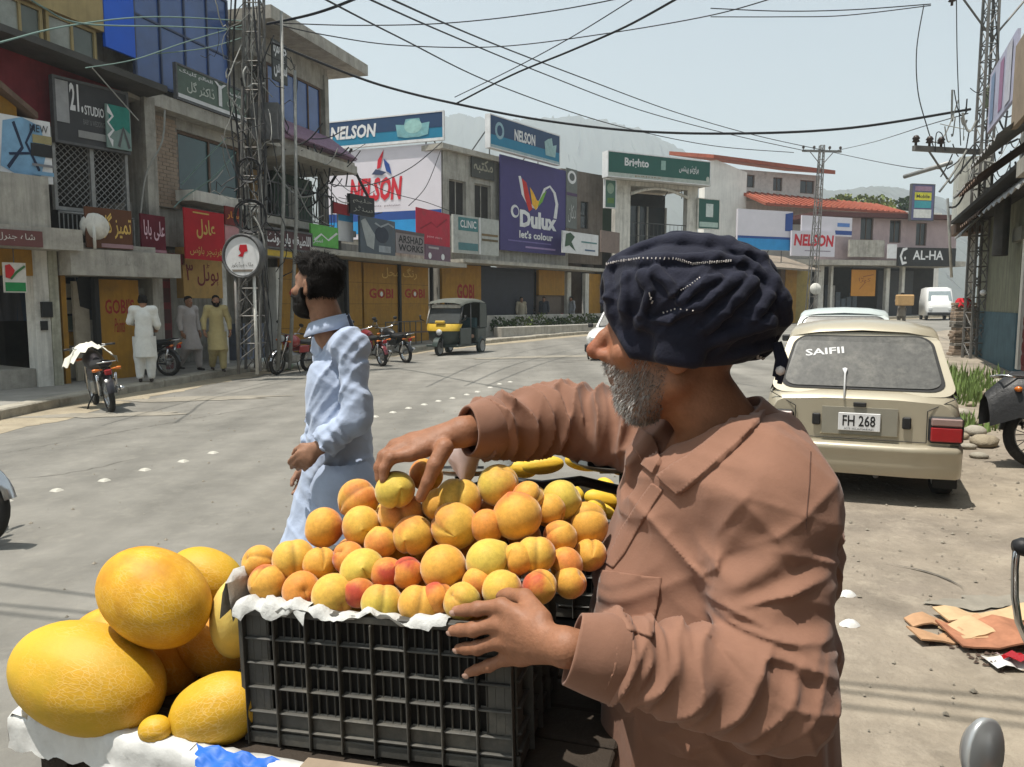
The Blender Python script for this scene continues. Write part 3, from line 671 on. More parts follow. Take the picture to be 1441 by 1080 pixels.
# ---- studio building -------------------------------------------------------------------------
FB = Fac((-9.3, 14.75), (-7.62, 17.55))
m_roofd = mat('dark_roof_sheet', (0.07, 0.066, 0.06), rough=.7, var=.4, scale=3, metal=.2)
B_ = BP(FB, 'studio_building', 'two storey shop with maroon upper wall, steel grille and dark sheet roof')
zb = gz(-8.4) + .15
uB0 = FB.uv(86, 450)[0]; uB1 = FB.uv(218, 450)[0]; uy0 = FB.uv(142, 450)[0]; uy1 = FB.uv(198, 450)[0]
vl = FB.uv(150, 390)[1]; vsl = FB.uv(150, 355)[1]
B_.box('back_wall', m_dark, uB0 - .3, uB1 + .3, zb - .1, 6.0, -3.2, -3.0)
B_.box('side_wall', m_plg, uB1 + .05, uB1 + .3, zb - .1, 6.0, -3.0, -.1)
B_.box('slab', m_conc, uB0 - .1, uB1 + .25, vl, vsl, -3.0, .62, label='grey slab with worn raised lettering')
B_.add('slab_lettering', m_plg, lambda b: letter(b, ar('عالم کلاتھ ہاؤس'), FB.T, uB0 + .3, uB1 - .6, vl + .1, vsl - .08, .01, z=.624))
B_.box('yellow_post', m_yel, uB0, uB0 + .1, zb - .1, vl, -.1, .05)
B_.box('door_leaf', m_yel, uy0, uy1, zb, vl - .05, -.1, -.03, label='yellow shop door leaf with painted trade name')
B_.add('door_lettering', mat('painted_red', C(150, 44, 36), rough=.7), lambda b: letter(b, "GOBI'S", FB.T, uy0 + .12, uy1 - .12, FB.uv(170, 442)[1], FB.uv(170, 421)[1], .02, z=-.024))
B_.add('door_lettering', MATS['painted_red'], lambda b: letter(b, "Paints", FB.T, uy0 + .3, uy1 - .35, FB.uv(170, 468)[1], FB.uv(170, 448)[1], .0, .3, z=-.024))
B_.box('door_jamb', m_blk, uy0 - .1, uy0 - .004, zb, vl, -.14, .0)
upp = FB.uv(114, 450)[0]
B_.box('display_panel', paint(168, 158, 140), upp, uy0 - .104, zb, vl - .1, -.3, -.22)
B_.add('poster_figure', m_blk, lambda b: b.prism([(upp + .12, 1.5), (upp + .42, 1.4), (upp + .46, 2.0), (upp + .36, 2.25), (upp + .34, 2.45), (upp + .22, 2.45), (upp + .2, 2.25), (upp + .08, 2.0)], -.22, -.215, FB.T))
for k in range(6): B_.box('shelf_goods', paint(*r_.choice([(190, 180, 150), (200, 150, 50), (150, 60, 50), (90, 110, 90), (210, 205, 190)])), uB0 + .13, uB0 + .6, zb + .05 + k * .33, zb + .33 + k * .33, -.9 - r_.random() * .3, -.5)
B_.box('side_panel', paint(120, 122, 120), uy1 + .1, uB1 - .02, zb, vl - .2, -.35, -.3)
v_g0 = FB.uv(130, 300)[1]; v_g1 = FB.uv(130, 193)[1]; ug0 = FB.uv(76, 250)[0]; ug1 = FB.uv(181, 250)[0]
B_.box('balcony_back', m_dark, ug0, ug1, vsl, v_g1 + .1, -1.2, -1.1)
B_.lattice(ug0 + .05, ug1 - .05, v_g0 + .1, v_g1, -.05, m_gal, .13, .009)
B_.add('grille_frame', m_gal, lambda b: [FB.box(b, ug0, ug0 + .06, v_g0, v_g1 + .05, -.1, .0), FB.box(b, ug1 - .06, ug1, vsl, v_g1 + .05, -.1, .0), FB.box(b, (ug0 + ug1) / 2 - .04, (ug0 + ug1) / 2 + .04, v_g0, v_g1, -.09, .004), FB.box(b, ug0 + .06, ug1 - .06, v_g0, v_g0 + .07, -.1, -.01), FB.box(b, ug0 + .06, ug1 - .06, v_g1, v_g1 + .05, -.1, -.01)])
B_.rail(ug0, ug1, vsl + .1, v_g0 - .05, .1, m_gal, 18)
B_.box('ledge', m_conc, ug0 - .1, ug1 + .2, vsl + .002, vsl + .12, -1.1, .5)
um1 = FB.uv(181, 140)[0]; um0 = FB.uv(-60, 140)[0]
B_.box('upper_wall', m_mar, um0, um1, v_g1 + .1, FB.uv(130, 86)[1], -1.2, -.25)
B_.add('roof', m_roofd, lambda b: b.hexa([FB.P(um0, FB.uv(85, 70, .6)[1] + .1, -3), FB.P(um1 + .5, FB.uv(200, 122, .6)[1] , -3), FB.P(um1 + .5, FB.uv(200, 122, .6)[1], .6), FB.P(um0, FB.uv(85, 70, .6)[1] + .1, .6),
          FB.P(um0, FB.uv(85, 70, .6)[1] + .22, -3), FB.P(um1 + .5, FB.uv(200, 122, .6)[1] + .14, -3), FB.P(um1 + .5, FB.uv(200, 122, .6)[1] + .14, .6), FB.P(um0, FB.uv(85, 70, .6)[1] + .22, .6)]))
sign(FB, 'studio_sign', 'dark grey studio signboard with white lettering above steel grille', (79, 122, 178, 205), .0, .1, paint(62, 62, 64),
 prints=[('t', m_white, (.19, .37, .52, .98), '21.', .03), ('t', m_white, (.385, .66, .5, .66), 'STUDIO', .02), ('t', paint(120, 120, 120), (.36, .66, .33, .42), 'BABY & WEDDING'), ('r', paint(140, 140, 138), (.28, .78, .1, .22)), ('r', paint(150, 150, 150), (.0, .17, .3, .98))], frame_m=m_steel)
sign(FB, 'teal_poster', 'teal poster with cut out scalloped edge beside studio sign', (150, 150, 184, 210), .14, .04, paint(120, 140, 134),
 prints=[('p', mat('teal_ink', C(40, 120, 108), rough=.6), (.1, .95, .4, 1), [(0, .2), (.3, 0), (.7, .2), (1, 0), (1, 1), (0, 1)]), ('s', m_white, (.05, .4, .1, .9), [(0, 1), (.6, .8), (0, .6), (.6, .4), (0, .2), (.5, 0)], .12), ('s', m_steel, (.4, .95, .05, .5), [(.1, 0), (.5, 1), (.9, 0)], .1)])
sign(FB, 'brown_sign', 'brown cloth sign with gold Urdu lettering on balcony rail', (121, 294, 186, 350), .55, .05, mat('brown_cloth', C(92, 58, 38), var=.25, scale=3),
 prints=[('t', m_gold, (.3, .97, .25, .9), ar('تمیز گل'), .012), ('t', m_gold, (.04, .32, .35, .85), ar('یوسف'), .01), ('r', paint(150, 120, 124), (.3, 1, .02, .12))])
dish = thing('satellite_dish', 'small pale satellite dish leaning on the shop slab', 'dish', FB.P(FB.uv(130, 360, .6)[0], vsl, .7))
T = TR((0, 0, .42), (R(-80), 0, R(20))); MB().lathe([(0, .0), (.12, .02), (.22, .06), (.26, .1), (.262, .09), (.2, .035), (0, -.02)], 20, T).obj('reflector', m_plw, dish)
MB().tube([(0, 0, 0), (0, 0, .42)], .03, 8).obj('mast', m_plw, dish)
# ---- brick building with blue glass ------------------------------------------------------------
FC = Fac((-8.6, 16.6), (-5.6, 26.6))
Cb = BP(FC, 'brick_building', 'three storey brick building with blue glass top floor and teal window')
zb = gz(-7.5) + .15
uC0 = FC.uv(186, 240)[0]; uC1 = FC.uv(482, 240)[0]
u250 = FC.uv(251, 240)[0]; u345 = FC.uv(345, 240)[0]; u385 = FC.uv(385, 240)[0]
vslab = FC.uv(300, 166)[1]; vfl = FC.uv(300, 292)[1]; vroof = FC.uv(420, 62)[1] - .25
Cb.box('core', m_plg, uC0 + .3, uC1 - .1, zb - .1, vslab, -6.0, -1.6)
tw = FC.rect(253, 196, 340, 278)
Cb.box('lintel_wall', m_plg, u250, u345 + .3, tw[3], vslab - .3, -.5, -.02)
Cb.window(tw[0], tw[1], tw[2], tw[3], -.08, m_rust, m_glass_t, 2, 1, .07)
Cb.bricks(uC0 + .1, u250 - .004, vfl - .2, vslab - .3, 0.0)
Cb.box('sill', m_plw, tw[0] - .2, tw[1] + .2, tw[2] - .25, tw[2] - .002, -.4, .5)
Cb.box('rear_return', m_dark, uC0 - .1, uC0 + .096, vfl - .2, vslab - .3, -3, -.4)
Cb.box('floor_slab', m_conc, uC0 - .4, uC1 + .2, vslab - .298, vslab, -6, .35)
Cb.box('balcony_slab', m_conc, u345 + .3, uC1 + .3, vfl - .2, vfl, -1.6, .3)
# top floor: cream strip with curtained windows, blue panel, blue glass
vtop = vroof
ut0 = FC.uv(-330, 60)[0]; ubl0 = FC.uv(174, 60)[0]; ubl1 = FC.uv(215, 60)[0]; ubg1 = FC.uv(345, 60)[0]
m_cur = mat('curtained_glass', C(150, 152, 140), rough=.25, var=.35, scale=3, spec=.6)
m_olive = mat('olive_glass', C(92, 98, 88), rough=.2, var=.3, scale=1.2, spec=.6)
m_cream = mat('cream_fascia', C(170, 150, 105), rough=.8, var=.25, scale=2, streak=.3)
kk = [ut0, FC.uv(-230, 60)[0], FC.uv(-140, 60)[0], FC.uv(-60, 60)[0], FC.uv(30, 60)[0], FC.uv(98, 60)[0], FC.uv(170, 60)[0]]
for a, c in zip(kk[:-1], kk[1:]): Cb.window(a + .04, c - .04, vslab + .25, FC.uv(90, 6)[1], -.6, m_cream, [m_cur, m_olive], 2, 1, .07)
Cb.box('top_fascia', m_cream, ut0, ubl0, FC.uv(90, 6)[1] + .003, FC.uv(90, 6)[1] + .8, -4, -.5)
Cb.box('under_wall', m_plw, ut0, ubl0, vslab, vslab + .24, -4, -.55)
Cb.box('blue_panel', mat('bright_blue_sheet', C(24, 92, 205), rough=.45, var=.1, scale=2), ubl0 + .004, ubl1 - .004, vslab + .9, vtop + .9, -.55, -.48)
Cb.window(ubl1, ubg1, vslab + .45, vtop + .6, -.5, mat('blue_frame', C(60, 70, 96), rough=.5), [m_glass_b, m_glass_b], 4, 2, .06)
Cb.box('roof_slab', m_conc, ut0, FC.uv(345, 20)[0], vtop + 1.0, vtop + 1.25, -5, .1)
Cb.box('top_core', m_plg, ut0 + .1, uC1 - .3, vslab + .01, vtop + .4, -5, -1.2)
# right wing: cantilevered roof, blue windows, purple tile skirt
uw0 = FC.uv(385, 100)[0]; uw1 = FC.uv(474, 110)[0]
Cb.window(FC.uv(397, 120)[0], FC.uv(470, 120)[0], vslab + .75, vslab + 2.3, -.5, m_rust, [m_glass_b, m_glass_b], 4, 1, .06)
Cb.box('wing_wall', m_plg, FC.uv(474, 110)[0], uC1, vslab, vtop, -4, -.45)
Cb.box('wing_roof', m_conc, uw0 - .8, FC.uv(499, 100)[0], FC.uv(470, 92)[1], FC.uv(470, 92)[1] + .35, -4.5, .5)
Cb.box('wing_band', m_plg, uw0 - .6, uw1 + .3, vslab + 2.32, FC.uv(470, 92)[1] - .003, -3, -.52)
m_purp = mat('purple_tiles', C(140, 112, 130), rough=.8, var=.3, scale=9)
ua, ub = FC.uv(382, 170)[0], FC.uv(478, 170)[0]
sk = Cb.add('tile_skirt', m_purp, lambda b: b.hexa([FC.P(ua, vslab, .0), FC.P(ub, vslab, .0), FC.P(ub, vslab, .6), FC.P(ua, vslab, .6), FC.P(ua, vslab + .72, -.44), FC.P(ub, vslab + .72, -.44), FC.P(ub, vslab + .76, -.38), FC.P(ua, vslab + .76, -.38)]))
nt_ = 26
for i in range(nt_):
 for j in range(4):
  a = ua + (ub - ua) * i / nt_; w = (ub - ua) / nt_
  f0, f1 = j / 4, (j + 1) / 4; z0, z1 = vslab + .74 * f0 + .03, vslab + .74 * f1 + .05; n0, n1 = .63 - 1.0 * f0, .63 - 1.0 * f1
  Cb.add('roof_tile', m_purp, lambda b: b.hexa([FC.P(a + .01, z0, n0 - .02), FC.P(a + w - .01, z0, n0 - .02), FC.P(a + w - .01, z0 + .035, n0), FC.P(a + .01, z0 + .035, n0), FC.P(a + .01, z1 - .02, n1 - .02), FC.P(a + w - .01, z1 - .02, n1 - .02), FC.P(a + w - .01, z1 + .015, n1), FC.P(a + .01, z1 + .015, n1)]), sk)
Cb.box('wing_ledge', m_conc, ua - .3, FC.uv(500, 205, .9)[0], vslab - .55, vslab - .302, -1.5, .95)
# lower wing: dark balcony with rail
Cb.box('balcony_back', m_dark, FC.uv(390, 260)[0], uC1, vfl, vslab - .56, -1.6, -1.4)
Cb.box('balcony_post', m_plg, FC.uv(455, 260, .2)[0], FC.uv(462, 260, .2)[0], vfl, vslab - .56, .0, .2)
Cb.box('balcony_post', m_plw, FC.uv(414, 270, .0)[0], FC.uv(420, 270, .0)[0], vfl, vslab - 1.2, -.2, .0)
Cb.box('shutter_board', paint(126, 100, 62), FC.uv(372, 260)[0], FC.uv(392, 260)[0], vfl, vslab - .9, -.5, -.4)
Cb.rail(FC.uv(372, 310, .25)[0], FC.uv(470, 310, .25)[0], vfl + .05, vfl + .95, .25, m_steel, 22)
Cb.box('balcony_wall', paint(46, 70, 54), FC.uv(430, 290)[0], uC1 - .1, vfl + .002, vslab - .57, -1.2, -1.1)
# ground floor
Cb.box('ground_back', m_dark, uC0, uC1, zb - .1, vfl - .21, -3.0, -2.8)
vg = FC.uv(240, 372)[1]
m_redp = mat('red_gate_paint', C(110, 24, 28), rough=.6, var=.3, scale=5)
ur0, ur1 = FC.uv(218, 440)[0], FC.uv(252, 440)[0]
gate = Cb.box('red_gate', m_redp, ur0, ur1, zb, vg, -.3, -.22)
for k in range(5):
 for j in range(2):
  a = ur0 + (ur1 - ur0) * (.06 + j * .48); Cb.box('gate_panel', mat('gate_panel_red', C(72, 30, 28), rough=.6, var=.3, scale=5), a, a + (ur1 - ur0) * .4, zb + .1 + k * (vg - zb) / 5, zb + (k + 1) * (vg - zb) / 5 - .06, -.22, -.2, gate)
Cb.box('gate_beam', m_redp, ur0 - .1, FC.uv(258, 440)[0], vg, vg + .25, -.3, .1)
yp = FC.rect(258, 368, 313, 420, .1)
Cb.box('painted_beam', paint(176, 140, 78), yp[0], yp[1], yp[2], yp[3] + .3, -.1, .1)
Cb.add('beam_lettering', m_redp, lambda b: letter(b, ar('ہوٹل ۳'), FC.T, yp[0] + .1, yp[1] - .15, yp[2] + .3, yp[3] - .05, .01, z=.104))
Cb.box('upper_fascia', m_plg, uC0, uC1, yp[3] + .302, vfl - .204, -.9, -.1)
Cb.box('pillar', m_plw, FC.uv(314, 450)[0], FC.uv(319, 450)[0] + .05, zb, yp[3], -.3, .0)
Cb.box('pillar', m_plw, FC.uv(390, 450)[0], FC.uv(393, 450)[0] + .08, zb, yp[3], -.3, .0)
Cb.box('counter', paint(118, 124, 140), FC.uv(352, 450)[0], FC.uv(388, 450)[0], zb, zb + 1.0, -.7, -.4)
Cb.box('poster', paint(120, 130, 132), FC.uv(335, 430)[0], FC.uv(388, 430)[0], zb + 1.3, zb + 2.6, -2.8, -2.76)
sign(FC, 'calligraphy_sign', 'green and white Urdu signboard leaning on the brick building ledge', (250, 112, 346, 154), .3, .07, mat('signboard_green', C(88, 104, 92), rough=.6, var=.3, scale=3),
 prints=[('r', m_white, (0, 1, .02, .14)), ('t', m_white, (.03, .48, .78, .95), ar('العالم کلینک'), .02), ('t', paint(190, 195, 185), (.12, .5, .25, .68), ar('ڈاکٹر گل'), .01), ('r', m_white, (.56, .61, .2, .9)), ('p', m_white, (.5, .68, .7, .98), [(0, 1), (.5, .2), (1, 1), (.8, 1), (.5, .6), (.2, 1)]), ('t', m_white, (.68, .97, .72, .88), ar('احمد'), .02), ('t', paint(190, 195, 185), (.68, .97, .25, .65), ar('ہسپتال'), .01)], frame_m=m_steel)
sign(FC, 'ornate_banner', 'black and white ornate Urdu banner fixed to the glass floor', (384, 60, 404, 116), .2, .05, paint(66, 68, 66), prints=[('t', m_white, (.05, .95, .5, .95), ar('حج عمرہ'), .02), ('t', m_white, (.05, .95, .08, .45), ar('سروس'), .02)])
sign(FC, 'red_banner', 'bright red cloth banner with gold Urdu lettering', (260, 297, 316, 366), .62, .03, m_red, prints=[('t', m_gold, (.28, .75, .42, .82), ar('عادل'), .02), ('t', m_gold, (.1, .9, .06, .26), ar('فرنیچر ہاؤس'), .0), ('r', m_gold, (.2, .6, .92, .95))])
sign(FC, 'dark_red_sign', 'dark red sign with orange Urdu lettering beside the red banner', (317, 292, 341, 318), .62, .04, paint(112, 30, 24), prints=[('t', paint(210, 140, 60), (.08, .92, .3, .75), ar('سٹار'), .02)])
sign(FC, 'pink_notice', 'pale pink notice board below the dark red sign', (317, 319, 341, 346), .6, .03, paint(190, 140, 142))
sign(FC, 'maroon_banner', 'maroon cloth banner with pink Urdu lettering on brick pillar', (199, 303, 233, 358), .65, .04, mat('maroon_cloth', C(96, 20, 36), var=.3, scale=3), prints=[('t', paint(215, 180, 190), (.1, .95, .35, .85), ar('علی بابا'), .015), ('r', paint(170, 120, 130), (.0, 1, .05, .12))])
sign(FC, 'black_shop_sign', 'black and maroon shop sign with large white Urdu lettering', (373, 326, 438, 350), .7, .1, mat('sign_maroon_dark', C(64, 26, 28), rough=.5), prints=[('t', m_white, (.03, .98, .08, .92), ar('اللطیف یار ڈونٹ'), .025)], frame_m=m_steel)
sign(FC, 'yellow_strip_sign', 'thin yellow strip sign under the black shop sign', (376, 353, 411, 361), .7, .06, paint(200, 170, 60))
sign(FC, 'green_sign', 'light green printed shop sign under the dark balcony', (438, 318, 476, 348), .72, .06, mat('leaf_green_sign', C(90, 165, 70), rough=.55, var=.25, scale=4), prints=[('s', m_white, (.1, .95, .1, .9), [(0, .2), (.3, .6), (.6, .3), (1, .8)], .05), ('t', m_white, (.05, .4, .1, .4), ar('سبز'), .0)])
# ---- row of yellow shutters below the billboards -------------------------------------------------
FD = Fac((-6.5, 24.2), (-2.75, 33.2))
D_ = BP(FD, 'yellow_shutter_shops', 'low row of shops with yellow painted shutters and flat awning')
zb = gz(-4.5) + .15
ud0, ud1 = FD.uv(396, 430)[0], FD.uv(619, 430)[0]
vD = FD.uv(560, 372)[1]
D_.box('back_wall', m_plg, ud0, ud1, zb - .1, vD + .6, -4, -.6)
D_.box('awning', m_conc, ud0, ud1 + .3, vD, vD + .16, -.6, 1.1)
gr = MATS['painted_red']
for (x0, x1, txt) in ((396, 476, True), (494, 514, False), (516, 564, True), (567, 607, True)):
 r4 = FD.rect(x0, 376, x1, 470); 
 if x0 == 396: r4 = (ud0 + .1, FD.uv(476, 430)[0], r4[2], r4[3])
 sh = D_.box('shutter_leaf', m_yel, r4[0] + .02, r4[1] - .02, zb, vD - .03, -.2, -.12)
 n_ = 3
 for k in range(n_): D_.box('leaf_seam', mat('seam_dark', (.09, .06, .02), rough=.8), r4[0] + .02, r4[1] - .02, zb + (k + 1) * (vD - zb) / (n_ + 1), zb + (k + 1) * (vD - zb) / (n_ + 1) + .012, -.119, -.116, sh)
 if txt:
  a, c = r4[0] + (r4[1] - r4[0]) * .15, r4[0] + (r4[1] - r4[0]) * .85; vm = FD.uv((x0 + x1) / 2, 414)[1]
  D_.add('lettering', gr, lambda b: letter(b, 'GOBI', FD.T, a, c, vm - .16, vm + .2, .03, z=-.116), sh)
  D_.add('lettering', paint(150, 110, 40), lambda b: letter(b, 'Paints', FD.T, a + .3, c - .3, vm - .62, vm - .34, .0, .3, z=-.116), sh)
  D_.add('logo_mark', m_white, lambda b: b.lathe([(0, .0), (.09, 0)], 12, FD.T @ TR(((a + c) / 2, vm, -.113))), sh)
m_pill = m_plg
for x in (491, 565, 610): D_.box('post', m_blk, FD.uv(x, 430)[0] - .06, FD.uv(x, 430)[0] + .06, zb, vD, -.14, -.02)
D_.add('wall_lettering', m_gold, lambda b: letter(b, ar('رنگ محل'), FD.T, FD.uv(541, 385)[0], FD.uv(590, 385)[0], vD - .55, vD - .1, .01, z=-.11))
cot = thing('metal_bench', 'low steel bench with open rail back before yellow shutters', 'bench', FD.P(FD.uv(542, 460)[0], zb, .8))
def bench(b):
 q = FD.u; 
 for i in range(7):
  p = q * (i - 3) * .42; b.tube([p, p + Vector((0, 0, .85))], .02, 5)
 for z in (.45, .85): b.tube([q * -1.26 + Vector((0, 0, z)), q * 1.26 + Vector((0, 0, z))], .022, 5)
 for s_ in (-1, 1): b.tube([q * 1.26 * s_ + FD.n * .5, q * 1.26 * s_ + FD.n * .5 + Vector((0, 0, .45)), q * 1.26 * s_ + Vector((0, 0, .45))], .02, 5)
b = MB(); bench(b); b.obj('bench_frame', m_steel, cot)
b = MB(); b.hexa([FD.u * -1.25 + Vector((0, 0, .45)) , FD.u * 1.25 + Vector((0, 0, .45)), FD.u * 1.25 + FD.n * .5 + Vector((0, 0, .45)), FD.u * -1.25 + FD.n * .5 + Vector((0, 0, .45)), FD.u * -1.25 + Vector((0, 0, .48)), FD.u * 1.25 + Vector((0, 0, .48)), FD.u * 1.25 + FD.n * .5 + Vector((0, 0, .48)), FD.u * -1.25 + FD.n * .5 + Vector((0, 0, .48))]); b.obj('seat', m_rust, cot)
sign(FD, 'white_blue_sign', 'white sign with blue top band hanging under the large banner', (476, 300, 497, 340), .6, .04, m_white, prints=[('r', paint(70, 150, 200), (0, 1, .7, 1))])
sign(FD, 'grey_billboard', 'grey billboard with pale figures leaning over the shop awning', (507, 308, 556, 360), 1.0, .08, paint(84, 92, 100),
 prints=[('p', paint(160, 164, 162), (.02, .4, .15, .95), [(0, .9), (.3, 1), (1, .5), (.9, 0), (.4, .1)]), ('o', paint(52, 58, 70), (.4, .8, .35, .8)), ('r', paint(150, 156, 160), (.5, .85, .1, .28)), ('s', paint(150, 156, 160), (.4, .95, .55, .95), [(0, .8), (.3, .6), (.7, .9), (1, .7)], .06)])
sign(FD, 'lettered_signboard', 'grey signboard with rows of dark lettering over the awning', (557, 326, 597, 358), 1.0, .07, paint(140, 132, 132), prints=[('t', m_blk, (.08, .95, .45, .78), 'ARSHAD', .02), ('t', m_blk, (.08, .95, .1, .4), 'WORKS', .02), ('r', paint(96, 84, 84), (.0, 1, .86, 1))])
sign(FD, 'mauve_sign', 'small mauve sign with two white marks beside lettered signboard', (599, 346, 634, 368), 1.0, .07, paint(110, 86, 100), prints=[('o', m_white, (.1, .22, .1, .5)), ('o', m_white, (.6, .74, .1, .5)), ('r', paint(170, 160, 160), (.1, .5, .75, .88))])
sign(FD, 'crimson_banner', 'crimson cloth banner tied below the white billboard', (586, 297, 633, 346), .95, .03, paint(178, 40, 60), prints=[('t', paint(225, 170, 175), (.3, .75, .2, .28), 'paint store'), ('s', paint(140, 26, 44), (.1, .9, .3, .9), [(0, .2), (.4, .6), (.6, .4), (1, .9)], .03)])
sign(FD, 'black_box_sign', 'small black box sign with pale lettering on a strut', (493, 276, 527, 303), .9, .12, m_blk, prints=[('t', paint(150, 150, 140), (.1, .9, .55, .85), ar('حلیم'), .0), ('t', paint(150, 150, 140), (.1, .9, .1, .45), ar('سنٹر'), .0)])
sign(FD, 'red_arrow_sign', 'dark red arrow shaped sign beside the black box sign', (470, 287, 492, 302), .9, .05, paint(130, 24, 30))
# ---- billboard building: side wall with the white banner -----------------------------------------
FE = Fac((-8.6, 35.4), (-2.85, 33.1))
FF = Fac((-2.85, 33.1), (4.6, 43.3))
E_ = BP(FE, 'billboard_building', 'grey two storey building carrying large paint banners on its walls')
zb = gz(-3) + .15
vE = FE.uv(620, 208)[1]; ue1 = FE.len
uF_end = FF.uv(800, 300)[0]
E_.box('side_wall', m_plg, 0, ue1 - .3, zb - .1, vE, -.3, 0)
Ff = BP.__new__(BP); Ff.F = FF; Ff.root = E_.root
wins = [FF.rect(632, 254, 656, 306), FF.rect(668, 260, 691, 311)]
wl = FF.uv(700, 300)[0]
Ff.add('front_wall', m_plg, lambda b: wall(b, FF, .0, uF_end, FF.uv(660, 372)[1], vE - .1, wins, -.3, 0))
for w in wins: Ff.window(*w, -.12, m_plg, m_dark, 2, 1, .05)
Ff.box('inner_floor', m_dark, .35, uF_end - .1, zb, vE - .2, -5.2, -5.0)
Ff.box('roof_slab', m_conc, -.3, uF_end + .2, vE - .098, vE + .12, -6, .25)
vaw = FF.uv(660, 368)[1]
Ff.box('awning', m_conc, .0, uF_end + 2, vaw - .15, vaw, .0, 1.2)
Ff.box('ground_wall', m_yel, .1, FF.uv(682, 430)[0], zb, vaw - .16, -.4, -.2)
Ff.add('ground_lettering', gr, lambda b: letter(b, 'GOBI', FF.T, FF.uv(648, 420)[0], FF.uv(672, 420)[0], FF.uv(660, 408)[1] - .4, FF.uv(660, 400)[1], .03, z=-.19))
Ff.box('dark_shutter', mat('blue_black_shutter', (.022, .024, .036), rough=.5, var=.3, scale=3), FF.uv(684, 430)[0], FF.uv(760, 430)[0], zb, vaw - .16, -.5, -.4)
for k in range(14): Ff.box('shutter_rib', MATS['blue_black_shutter'], FF.uv(684, 430)[0], FF.uv(760, 430)[0], zb + .1 + k * .22, zb + .19 + k * .22, -.4, -.385)
yx0, yx1 = FF.uv(764, 430)[0], FF.uv(800, 430)[0]
Ff.box('yellow_wall', m_yel, yx0, yx1, zb + 1.9, vaw - .16, -.4, -.25)
Ff.box('door', paint(110, 96, 84), yx0 + .1, yx1 - .1, zb, zb + 1.89, -.5, -.4)
Ff.box('doorway_back', m_dark, yx1 + .05, uF_end + 2.4, zb - .1, vaw - .16, -2.2, -2.0)
Ff.box('door_post', m_plw, FF.uv(803, 430)[0], FF.uv(808, 430)[0], zb, vaw - .2, -.4, -.2)
Ff.box('door_post', m_plw, FF.uv(828, 430)[0], FF.uv(833, 430)[0], zb, vaw - .2, -.4, -.2)
Ff.box('yellow_side', m_yel, FF.uv(834, 430)[0], FF.uv(850, 430)[0], zb, vaw - .2, -.4, -.24)
m_nb = mat('board_teal', C(28, 118, 150), rough=.5, var=.12, scale=2); m_nn = mat('board_navy', C(36, 62, 96), rough=.5, var=.12, scale=2)
m_pink = mat('banner_pale', (0.66, 0.63, 0.68), rough=.6, var=.06, scale=2)
m_nred = mat('banner_crimson', C(196, 36, 52), rough=.6, var=.1, scale=3)
m_sky = mat('banner_skyblue', C(40, 140, 200), rough=.55, var=.15, scale=2); m_roy = mat('banner_royal', C(38, 72, 140), rough=.55, var=.12, scale=2)
def struts(F, back=1.6):
 def fn(root, loc, u0, u1, v0, v1):
  for t in (.15, .85):
   u = u0 + (u1 - u0) * t; b = MB(); b.tube([F.P(u, v1 - .2, -.02), F.P(u, v0 - .6, -back)], .03, 5); b.tube([F.P(u, v1, -.04), F.P(u, v0 - .7, -.04)], .03, 5); loc(b).obj('strut', m_steel, root)
 return fn
sign(FE, 'rooftop_board', 'teal and navy rooftop board with white lettering and a sofa picture', (452, 166, 623, 203), .05, .12, m_nb,
 prints=[('r', m_nn, (0, 1, .45, 1)), ('r', m_white, (0, 1, .0, .06)), ('t', m_white, (.08, .47, .3, .82), 'NELSON', .035, .15), ('p', paint(120, 170, 175), (.63, .9, .15, .85), [(.0, .75), (.05, .1), (.3, 0), (.7, 0), (.95, .1), (1, .75), (.75, .7), (.7, 1), (.3, 1), (.25, .7)]), ('o', paint(150, 190, 185), (.7, .84, .3, .82))],
 frame_m=m_white, extra=struts(FE))
sign(FE, 'wall_banner', 'large pale pink wall banner with red lettering over blue stripes', (458, 208, 621, 336), .03, .03, m_pink,
 prints=[('r', m_roy, (0, 1, .2, .295)), ('r', m_sky, (0, 1, .06, .2)), ('p', m_sky, (.5, 1, .0, .1), [(0, 0), (.1, 1), (1, 1), (.6, .3)]), ('t', m_nred, (.22, .68, .42, .68), 'NELSON', .045, .2), ('t', paint(120, 110, 120), (.4, .66, .345, .375), 'paints  pakistan'),
   ('p', m_nred, (.42, .6, .7, .98), [(.25, .25), (.3, .6), (.6, 1), (.5, .6), (.42, .3)]), ('p', m_roy, (.42, .6, .7, .98), [(.58, .65), (.85, .4), (.95, 0), (.7, .15), (.62, .4)]), ('p', paint(60, 70, 100), (.42, .6, .7, .98), [(0, .05), (.2, .25), (.45, .18), (.7, .1), (.5, 0)])])
sign(FF, 'rooftop_board', 'teal rooftop board with white lettering above the purple banner', (690, 177, 787, 219), .4, .25, m_nb,
 prints=[('r', m_nn, (0, 1, .4, 1)), ('o', paint(140, 170, 180), (.06, .18, .3, .85)), ('o', m_nn, (.085, .155, .4, .75)), ('t', m_white, (.32, .62, .4, .78), 'NELSON', .035), ('p', paint(150, 180, 180), (.76, .95, .2, .85), [(0, .7), (.1, 0), (.9, 0), (1, .7), (.7, .6), (.6, 1), (.3, .9)]), ('r', paint(150, 170, 175), (0, 1, .0, .08))], frame_m=m_white, extra=struts(FF, 1.8))
m_purple = mat('banner_purple', C(64, 56, 108), rough=.6, var=.12, scale=2)
sw = [(.0, .95), (.1, .5), (.25, .25), (.42, .2), (.55, .45), (.66, .75), (.8, .85), (.93, .7), (1.0, .4), (.95, 0.0)]
